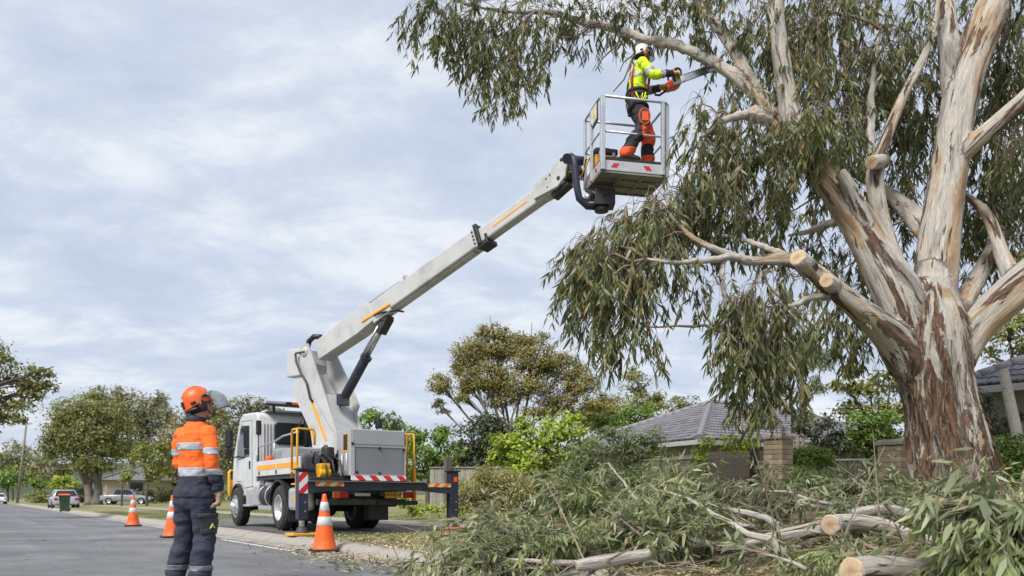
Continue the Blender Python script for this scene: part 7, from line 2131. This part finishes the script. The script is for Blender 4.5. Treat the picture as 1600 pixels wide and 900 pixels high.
def eyes(root, c, Rm):
    X = Matrix.LocRotScale(Vector(c), Rm.to_quaternion(), None)
    for sx in (-1, 1):
        m_ = MB(); m_.X = X; m_.ball((sx * 0.032, 0.076, -0.002), 0.0125, 10, 8); e = m_.build('eye', WHITE, root)
        m_ = MB(); m_.X = X; m_.ball((sx * 0.032, 0.0855, -0.002), 0.0052, 8, 6); m_.build('iris', BLACK, e)
        m_ = MB(); m_.X = X; m_.tube([(sx * 0.015, 0.09, 0.018), (sx * 0.034, 0.091, 0.024), (sx * 0.052, 0.08, 0.019)], 0.0045, 6); m_.build('eyebrow', HAIR, root)

# ---- the ground worker, back to the camera, looking up to the right
def ground_worker():
    Y0 = 7.06
    c = W(300, 0, Y0)
    root = empty('person', (c.x, Y0, 0.02), R(-24), 'man in orange hi vis shirt and helmet standing on the road, looking up', 'person')
    pr = Prims()
    pr.limb('torso', [(0.02, 0.015, 0.80), (0.02, 0.015, 0.90), (0.02, 0.02, 1.02), (0.02, 0.025, 1.16), (0.02, 0.03, 1.30), (0.02, 0.03, 1.41), (0.02, 0.022, 1.48), (0.02, 0.012, 1.53)],
            [(0.150, 0.122), (0.160, 0.128), (0.158, 0.126), (0.162, 0.124), (0.172, 0.128), (0.168, 0.118), (0.125, 0.092), (0.072, 0.068)], 24)
    for sx, el, wr in ((1, (0.262, -0.03, 1.17), (0.282, 0.03, 0.93)), (-1, (-0.175, 0.03, 1.16), (-0.12, 0.16, 0.97))):
        sh = (0.02 + sx * 0.152, 0.02, 1.425)
        md = tuple(Vector(sh).lerp(Vector(el), 0.5) + Vector((sx * 0.018, 0, 0)))
        pr.limb('arm' + ('R' if sx > 0 else 'L'), [sh, md, el, tuple(Vector(el).lerp(Vector(wr), 0.5)), wr], [0.068, 0.062, 0.056, 0.052, 0.045], 14)
        d = (Vector(wr) - Vector(el)).normalized()
        hw = Vector(wr) + d * 0.035
        if sx > 0:
            hand(pr, 'handR', hw, (-0.05, 0.12, -1), (-0.55, -0.7, -0.1), 0.55, 1, 1.12)
        else:
            hand(pr, 'handL', hw, (0.05, 0.25, -1), (0.9, 0.3, 0), 0.45, 1, 1.0)
    for sx, hip, kn, an in ((1, (0.105, 0.015, 0.86), (0.115, 0.045, 0.47), (0.11, -0.02, 0.09)), (-1, (-0.075, 0.015, 0.86), (-0.13, 0.045, 0.47), (-0.185, -0.02, 0.09))):
        t = 'leg' + ('R' if sx > 0 else 'L')
        th = tuple(Vector(hip).lerp(Vector(kn), 0.45) + Vector((0, 0.0, 0)))
        pr.limb(t, [hip, th, kn, tuple(Vector(kn).lerp(Vector(an), 0.45) + Vector((0, -0.012, 0))), tuple(Vector(kn).lerp(Vector(an), 0.8)), (an[0], an[1], 0.12)], [(0.115, 0.125), (0.106, 0.112), (0.092, 0.094), (0.088, 0.092), (0.086, 0.092), (0.088, 0.098)], 18)
        pr.limb('boot' + t, [(an[0], an[1] - 0.03, 0.05), (an[0] + sx * 0.01, an[1] + 0.09, 0.05), (an[0] + sx * 0.03, an[1] + 0.19, 0.035)], [(0.045, 0.045), (0.047, 0.045), (0.042, 0.03)], 12)
        pr.limb('boot' + t, [(an[0], an[1], 0.06), (an[0], an[1], 0.16)], [0.055, 0.058], 12)
    hc = (0.035, 0.045, 1.705); HR = rotm(R(-36), R(21))
    head(pr, hc, HR, (0.02, 0.012, 1.50))
    def region(t, k, p):
        x, y, z = p
        if t.startswith('boot'):
            return 'trousers' if z > 0.125 else 'boots'
        if t.startswith('leg'):
            if 0.165 < z < 0.215:
                return 'shinband'
            if t == 'legR' and 0.50 < z < 0.70 and x > 0.155:
                return 'flap' if z > 0.655 else 'pocket'
            return 'trousers' if z < 0.835 else 'hem'
        if t.startswith('arm'):
            if k > 0.99:
                return 'hand'
            zz = z
            if 1.215 < zz < 1.285 or 1.035 < zz < 1.095:
                return 'sband'
            return 'shirt' if zz > 1.035 else 'sleeve_navy'
        if t.startswith('hand'):
            return 'glove'
        if t == 'torso':
            if z > 1.525:
                return 'collar'
            if 1.265 < z < 1.325 or 1.03 < z < 1.10:
                return 'tband'
            return 'shirt' if z > 1.03 else ('hem' if z > 0.835 else 'trousers')
        if t == 'neck':
            return 'collar' if z < 1.575 else 'skin'
        return 'skin'
    spec = {'shirt': ('shirt', HIVO, 0.008), 'tband': ('reflective_band', REFL, 0.011), 'sband': ('reflective_band', REFL, 0.011), 'hem': ('shirt_hem', NAVYC, 0.010),
            'sleeve_navy': ('cuff', NAVYC, 0.009), 'collar': ('collar', NAVYC, 0.010), 'trousers': ('trousers', TROU, 0.006), 'pocket': ('cargo_pocket', TROUP, 0.018), 'flap': ('pocket_flap', TROUP, 0.024), 'shinband': ('reflective_band', M('dull_reflective', (0.16, 0.165, 0.18), 0.5, 0.1, 30.0), 0.009),
            'boots': ('boots', BOOT, 0.006), 'glove': ('glove', GLOVE, 0.003), 'hand': ('cuff', NAVYC, 0.009), 'skin': None}
    dress(root, pr, 0.0075, region, spec, folds(0.0145))
    eyes(root, hc, HR)
    helmet(root, Vector(hc) + HR @ Vector((0, -0.005, 0.012)), HR, ORANGE, VISOR, BLACK, 0.75, 0.15)
    m_ = MB(); m_.X = Matrix.LocRotScale(Vector(hc), HR.to_quaternion(), None)
    m_.ball((0, -0.035, -0.05), (0.076, 0.072, 0.06), 16, 10); m_.build('hair', HAIR, root)
    # cargo pocket, belt pouch with radio, back pocket
    m_ = MB(); m_.prism([(-0.03, 0.555), (0.0, 0.60), (0.03, 0.555), (0.0, 0.567)], (0.225, 0.02, 0), (0, 1, 0), (0, 0, 1), (0.012, 0, 0)); m_.build('pocket_logo', M('logo_yellow', (0.6, 0.55, 0.12), 0.6), root)
    m_ = MB(); m_.box((0.195, 0.10, 0.84), (0.05, 0.075, 0.17)); m_.build('belt_pouch', BLACK, root, bevel=0.015)
    m_ = MB(); m_.box((0.19, 0.10, 0.95), (0.03, 0.05, 0.09)); m_.tube([(0.19, 0.115, 0.99), (0.19, 0.12, 1.06)], 0.006, 6); m_.build('radio', BLACK, root, bevel=0.006)
    return root
ground_worker()

# ---- the climber in the basket, facing right, chainsaw held out
FLOOR = 6.345
def climber():
    base = kp(0.80, 0.22, 0.262)
    yaw = R(-84)
    root = empty('person', base, yaw, 'climber in yellow hi vis shirt standing in the basket holding the chainsaw', 'person')
    SC = 1.05
    root.scale = (SC, SC, SC)
    inv = mat_of(root).inverted()
    tR, tL = inv @ W(1056, 117, 12.52), inv @ W(1036, 141, 12.66)
    # local: +Y forward (towards the tree), +X his right hand, the camera's side
    pr = Prims()
    pr.limb('torso', [(0, -0.10, 0.92), (0, -0.10, 1.02), (0, -0.09, 1.14), (0, -0.075, 1.28), (0, -0.055, 1.42), (0, -0.045, 1.52), (0, -0.04, 1.585), (0, -0.03, 1.62)],
            [(0.160, 0.125), (0.168, 0.128), (0.165, 0.122), (0.175, 0.125), (0.195, 0.128), (0.19, 0.115), (0.13, 0.09), (0.07, 0.068)], 24)
    # right (near) arm reaches to the front handle, left arm to the rear handle
    shR, elR, wrR = (0.185, -0.045, 1.53), (0.20, 0.16, 1.40), (0.15, 0.395, 1.455)
    shL, elL, wrL = (-0.185, -0.03, 1.52), (-0.20, 0.10, 1.25), (-0.03, 0.25, 1.235)
    def reach(sh, tgt, bend):
        sh, tgt = Vector(sh), Vector(tgt); d = tgt - sh; L = d.length - 0.085; d.normalize()
        wr = sh + d * min(L, 0.575); h = math.sqrt(max(0.0, 0.30 ** 2 - (min(L, .575) / 2) ** 2))
        b = Vector(bend); b = (b - d * b.dot(d)).normalized()
        print('reach', L)
        return tuple(sh.lerp(wr, 0.52) + b * h), tuple(wr)
    elR, wrR = reach(shR, tR, (0.5, 0, -1)); elL, wrL = reach(shL, tL, (-0.4, 0, -1))
    for t, sh, el, wr in (('armR', shR, elR, wrR), ('armL', shL, elL, wrL)):
        pr.limb(t, [sh, tuple(Vector(sh).lerp(Vector(el), 0.5)), el, tuple(Vector(el).lerp(Vector(wr), 0.5)), wr], [0.078, 0.070, 0.062, 0.056, 0.045], 14)
    hand(pr, 'handR', Vector(wrR) + (Vector(wrR) - Vector(elR)).normalized() * 0.03, (-0.15, 0.95, 0.1), (-0.35, 0.1, -0.9), 0.75, 1, 1.08)
    hand(pr, 'handL', Vector(wrL) + (Vector(wrL) - Vector(elL)).normalized() * 0.03, (0.55, 0.8, 0.1), (0.3, -0.1, -0.95), 0.8, -1, 1.08)
    legs = (('legR', (0.095, -0.10, 0.95), (0.14, -0.05, 0.52), (0.14, -0.30, 0.10)), ('legL', (-0.095, -0.08, 0.95), (-0.11, 0.13, 0.53), (-0.11, 0.12, 0.10)))
    for t, hip, kn, an in legs:
        pr.limb(t, [hip, tuple(Vector(hip).lerp(Vector(kn), 0.45)), kn, tuple(Vector(kn).lerp(Vector(an), 0.45) + Vector((0, -0.01, 0))), (an[0], an[1], 0.12)], [(0.112, 0.125), (0.108, 0.115), (0.096, 0.10), (0.092, 0.098), (0.088, 0.098)], 18)
        pr.limb('boot' + t, [(an[0], an[1] - 0.03, 0.05), (an[0], an[1] + 0.09, 0.05), (an[0], an[1] + 0.20, 0.04)], [(0.047, 0.05), (0.05, 0.048), (0.044, 0.035)], 12)
        pr.limb('boot' + t, [(an[0], an[1], 0.06), (an[0], an[1], 0.17)], [0.058, 0.062], 12)
    hc = (0.0, 0.01, 1.775); HR = rotm(R(6), R(4))
    head(pr, hc, HR, (0, -0.03, 1.59))
    def region(t, k, p):
        x, y, z = p
        if t.startswith('boot'):
            return 'boots' if z < 0.11 else ('bootcuff' if z < 0.175 else 'chaps')
        if t.startswith('leg'):
            if z > 0.97:
                return 'chaps'
            if z < 0.19:
                return 'bootcuff'
            if 0.36 < z < 0.70 and (y > -0.06 + (0.0 if t == 'legR' else 0.08) or t == 'legL'):
                return 'panel'
            return 'chaps'
        if t.startswith('arm'):
            if k > 0.80:
                return 'cuff'
            if 0.33 < k < 0.43 or 0.70 < k < 0.80:
                return 'sband'
            return 'shirt'
        if t.startswith('hand'):
            return 'glove'
        if t == 'torso':
            if z > 1.615:
                return 'collar'
            if 1.335 < z < 1.385 or (abs(abs(x) - 0.11) < 0.024 and z > 1.385 and z < 1.60):
                return 'tband'
            return 'shirt' if z > 1.07 else 'chaps'
        if t == 'neck':
            return 'collar' if z < 1.645 else 'skin'
        return 'skin'
    spec = {'shirt': ('shirt', HIVY, 0.008), 'tband': ('reflective_band', REFL, 0.011), 'sband': ('reflective_band', REFL, 0.011), 'cuff': ('cuff', NAVYC, 0.008), 'collar': ('collar', NAVYC, 0.008),
            'chaps': ('trousers', CHAP, 0.007), 'panel': ('orange_leg_panel', REDO, 0.010), 'boots': ('boots', BOOT, 0.006), 'bootcuff': ('boot_cuff', REDO, 0.010), 'glove': ('glove', GLOVEY, 0.004), 'skin': None}
    dress(root, pr, 0.0085, region, spec, folds(0.0145))
    eyes(root, hc, HR)
    helmet(root, Vector(hc) + HR @ Vector((0, -0.005, 0.012)), HR, HWHITE, MESHV, M('ear_cup_orange', (0.35, 0.09, 0.03), 0.5), 0.25, 0.14)
    m_ = MB(); m_.X = Matrix.LocRotScale(Vector(hc), HR.to_quaternion(), None)
    m_.ball((0, -0.035, -0.045), (0.077, 0.075, 0.06), 16, 10); m_.build('hair', HAIR, root)
    m_ = MB(); m_.X = Matrix.LocRotScale(Vector(hc), HR.to_quaternion(), None)
    m_.ball((0, 0.05, -0.098), (0.05, 0.044, 0.04), 14, 8); m_.build('beard', HAIR, root)
    m_ = MB(); m_.box(Vector(hc) + HR @ Vector((0.0, -0.138, 0.03)), (0.05, 0.012, 0.045), HR); m_.build('helmet_sticker', ORANGE, root, bevel=0.004)
    # harness: shoulder straps, waist belt, leg loops, gear
    for sx in (-1, 1):
        m_ = MB(); m_.tube([(sx * .15, 0.045, 1.12), (sx * 0.13, 0.078, 1.32), (sx * 0.10, 0.06, 1.5), (sx * 0.09, -0.03, 1.61), (sx * 0.10, -0.155, 1.52), (sx * 0.12, -0.205, 1.3), (sx * .15, -0.2, 1.1)], 0.02, 8); m_.build('harness_strap', REDSTR if sx > 0 else STRAPC, root)
        y = -0.05 if sx > 0 else -0.02
        m_ = MB(); m_.tube([(sx * 0.10 + 0.128 * math.cos(a), y - 0.03 + 0.138 * math.sin(a), 0.84 + 0.05 * math.cos(a) * sx) for a in np.linspace(0, 2 * math.pi, 19)[:-1]], 0.022, 8, closed=True); m_.build('leg_loop', STRAPC, root)
    for z, r_ in ((1.06, 0.036), (1.13, 0.028)):
        m_ = MB(); m_.tube([(0.182 * math.cos(a), -0.095 + 0.145 * math.sin(a), z) for a in np.linspace(0, 2 * math.pi, 25)[:-1]], r_, 8, closed=True); m_.build('harness_belt', STRAPC, root)
    m_ = MB(); m_.tube([(0.19, 0.0, 1.06), (0.215, -0.02, 0.98), (0.21, -0.08, 0.90), (0.205, -0.13, 0.98), (0.2, -0.16, 1.05)], 0.011, 7); m_.tube([(0.2, -0.05, 1.04), (0.22, -0.07, 0.95), (0.21, -0.02, 0.93), (0.2, 0.01, 1.0)], 0.010, 7); m_.build('lanyard', HIVY, root)
    for k, (y, z) in enumerate(((-0.2, 0.98), (-0.17, 0.93), (-0.06, 0.97), (0.02, 0.96))):
        m_ = MB(); m_.tube([(0.195, y + 0.022 * math.cos(a), z + 0.042 * math.sin(a)) for a in np.linspace(0, 2 * math.pi, 13)[:-1]], 0.006, 6, closed=True); m_.build('karabiner', STEEL if k % 2 else REDM, root)
    m_ = MB(); m_.box((0.225, -0.03, 0.66), (0.05, 0.17, 0.24)); kb = m_.build('leg_bag', M('bag_charcoal', (0.06, 0.05, 0.05), 0.8), root, bevel=0.03, seg=3)
    m_ = MB(); m_.box((0.252, -0.02, 0.66), (0.012, 0.10, 0.14)); m_.build('bag_patch', REDO, kb, bevel=0.004)
    m_ = MB(); m_.tube([(0.248, -0.03 + 0.088 * math.cos(a), 0.66 + 0.125 * math.sin(a)) for a in np.linspace(0, 2 * math.pi, 21)[:-1]], 0.008, 6, closed=True); m_.build('bag_piping', REDO, kb)
    # tool pouch on the left hip and rope behind
    m_ = MB(); m_.tube([(0.06, -0.235, 1.05), (0.03, -0.27, 0.92), (0.06, -0.25, 0.78), (0.11, -0.235, 0.9), (0.1, -0.225, 1.03)], 0.010, 7); m_.build('rope', STRAPC, root)
    return root
climb = climber()

# ---- chainsaw in his hands
def chainsaw():
    Mx = mat_of(climb)
    hr = Mx @ Vector((0.10, 0.505, 1.43)); 
    O = W(1064, 124, 12.66)                   # front of the saw body, where the bar leaves it
    tip = W(1128, 101, 12.72)
    ax = (tip - O).normalized()
    up = (Vector((0, 0, 1)) - ax * ax.z).normalized(); sd = up.cross(ax)
    root = empty('chainsaw', O, 0, 'orange chainsaw with long steel bar held against the gum branch', 'chainsaw')
    X = Matrix((( ax.x, sd.x, up.x, O.x), (ax.y, sd.y, up.y, O.y), (ax.z, sd.z, up.z, O.z), (0, 0, 0, 1)))
    def mk():
        m_ = MB(); m_.X = X; return m_
    L = (tip - O).length
    half = 0.052
    top = [(-.05, half), (L - 0.06, half * 0.95), (L - 0.025, half * 0.75), (L - 0.006, half * 0.4), (L, 0)]
    poly = top + [(x, -z) for x, z in top[-2::-1]]
    m_ = mk(); m_.prism(poly, (0, -0.003, 0), (1, 0, 0), (0, 0, 1), (0, 0.006, 0)); bar = m_.build('guide_bar', STEEL, root, True)
    ch = mk(); loop = [(x, 0, z * 1.08) for x, z in poly]; ch.tube(loop, 0.007, 5, closed=True); ch.build('chain', DARK, root, True)
    SO = M('saw_orange', (0.75, 0.06, 0.015), 0.4, 0.06, 9.0, dirt=0.15)
    m_ = mk(); m_.prism([(-.28, -.06), (-.29, .03), (-.20, .06), (-.08, .055), (-.02, .03), (-.01, -.07), (-.10, -.085)], (0, 0.015, 0), (1, 0, 0), (0, 0, 1), (0, 0.15, 0)); m_.build('saw_body', SO, root, True, bevel=0.018)
    m_ = mk(); m_.prism([(-.16, -.06), (-.15, .07), (0.0, .05), (0.06, .03), (0.06, -.035), (0.0, -.065)], (0, -0.035, 0), (1, 0, 0), (0, 0, 1), (0, 0.045, 0)); m_.build('clutch_cover', M('cover_grey', (0.5, 0.5, 0.5), 0.4, 0.08, 9.0), root, True, bevel=0.01)
    m_ = mk(); m_.tube([(-.28, .09, .03), (-.37, .09, .04), (-.45, .09, .0), (-.46, .09, -.06), (-.40, .09, -.09), (-.28, .09, -.06)], 0.019, 8); m_.build('rear_handle', BLACK, root, True)
    m_ = mk(); m_.tube([(-.12, -.04, -.02), (-.13, -.05, .08), (-.14, -.02, .15), (-.14, .12, .16), (-.12, .18, .10), (-.11, .18, -.04)], 0.016, 8); m_.build('front_handle', BLACK, root, True)
    m_ = mk(); m_.tube([(-.02 + .065 * math.cos(a), -.01, .125 + .065 * math.sin(a)) for a in np.linspace(0, 2 * math.pi, 19)[:-1]], 0.018, 8, closed=True); m_.box((-.02, .06, .13), (.02, .14, .10)); m_.build('hand_guard', BLACK, root, True)
    m_ = mk(); m_.lathe([(0, .012), (.06, .01), (.07, 0)], (-.19, .165, 0), (0, 1, 0), 16); m_.build('starter_cover', BLACK, root, True)
    m_ = mk(); m_.tube([(-.15, -.03, .155), (-.06, -.03, .15)], .02, 8); m_.build('handle_grip', SO, root, True)
    return root
chainsaw()
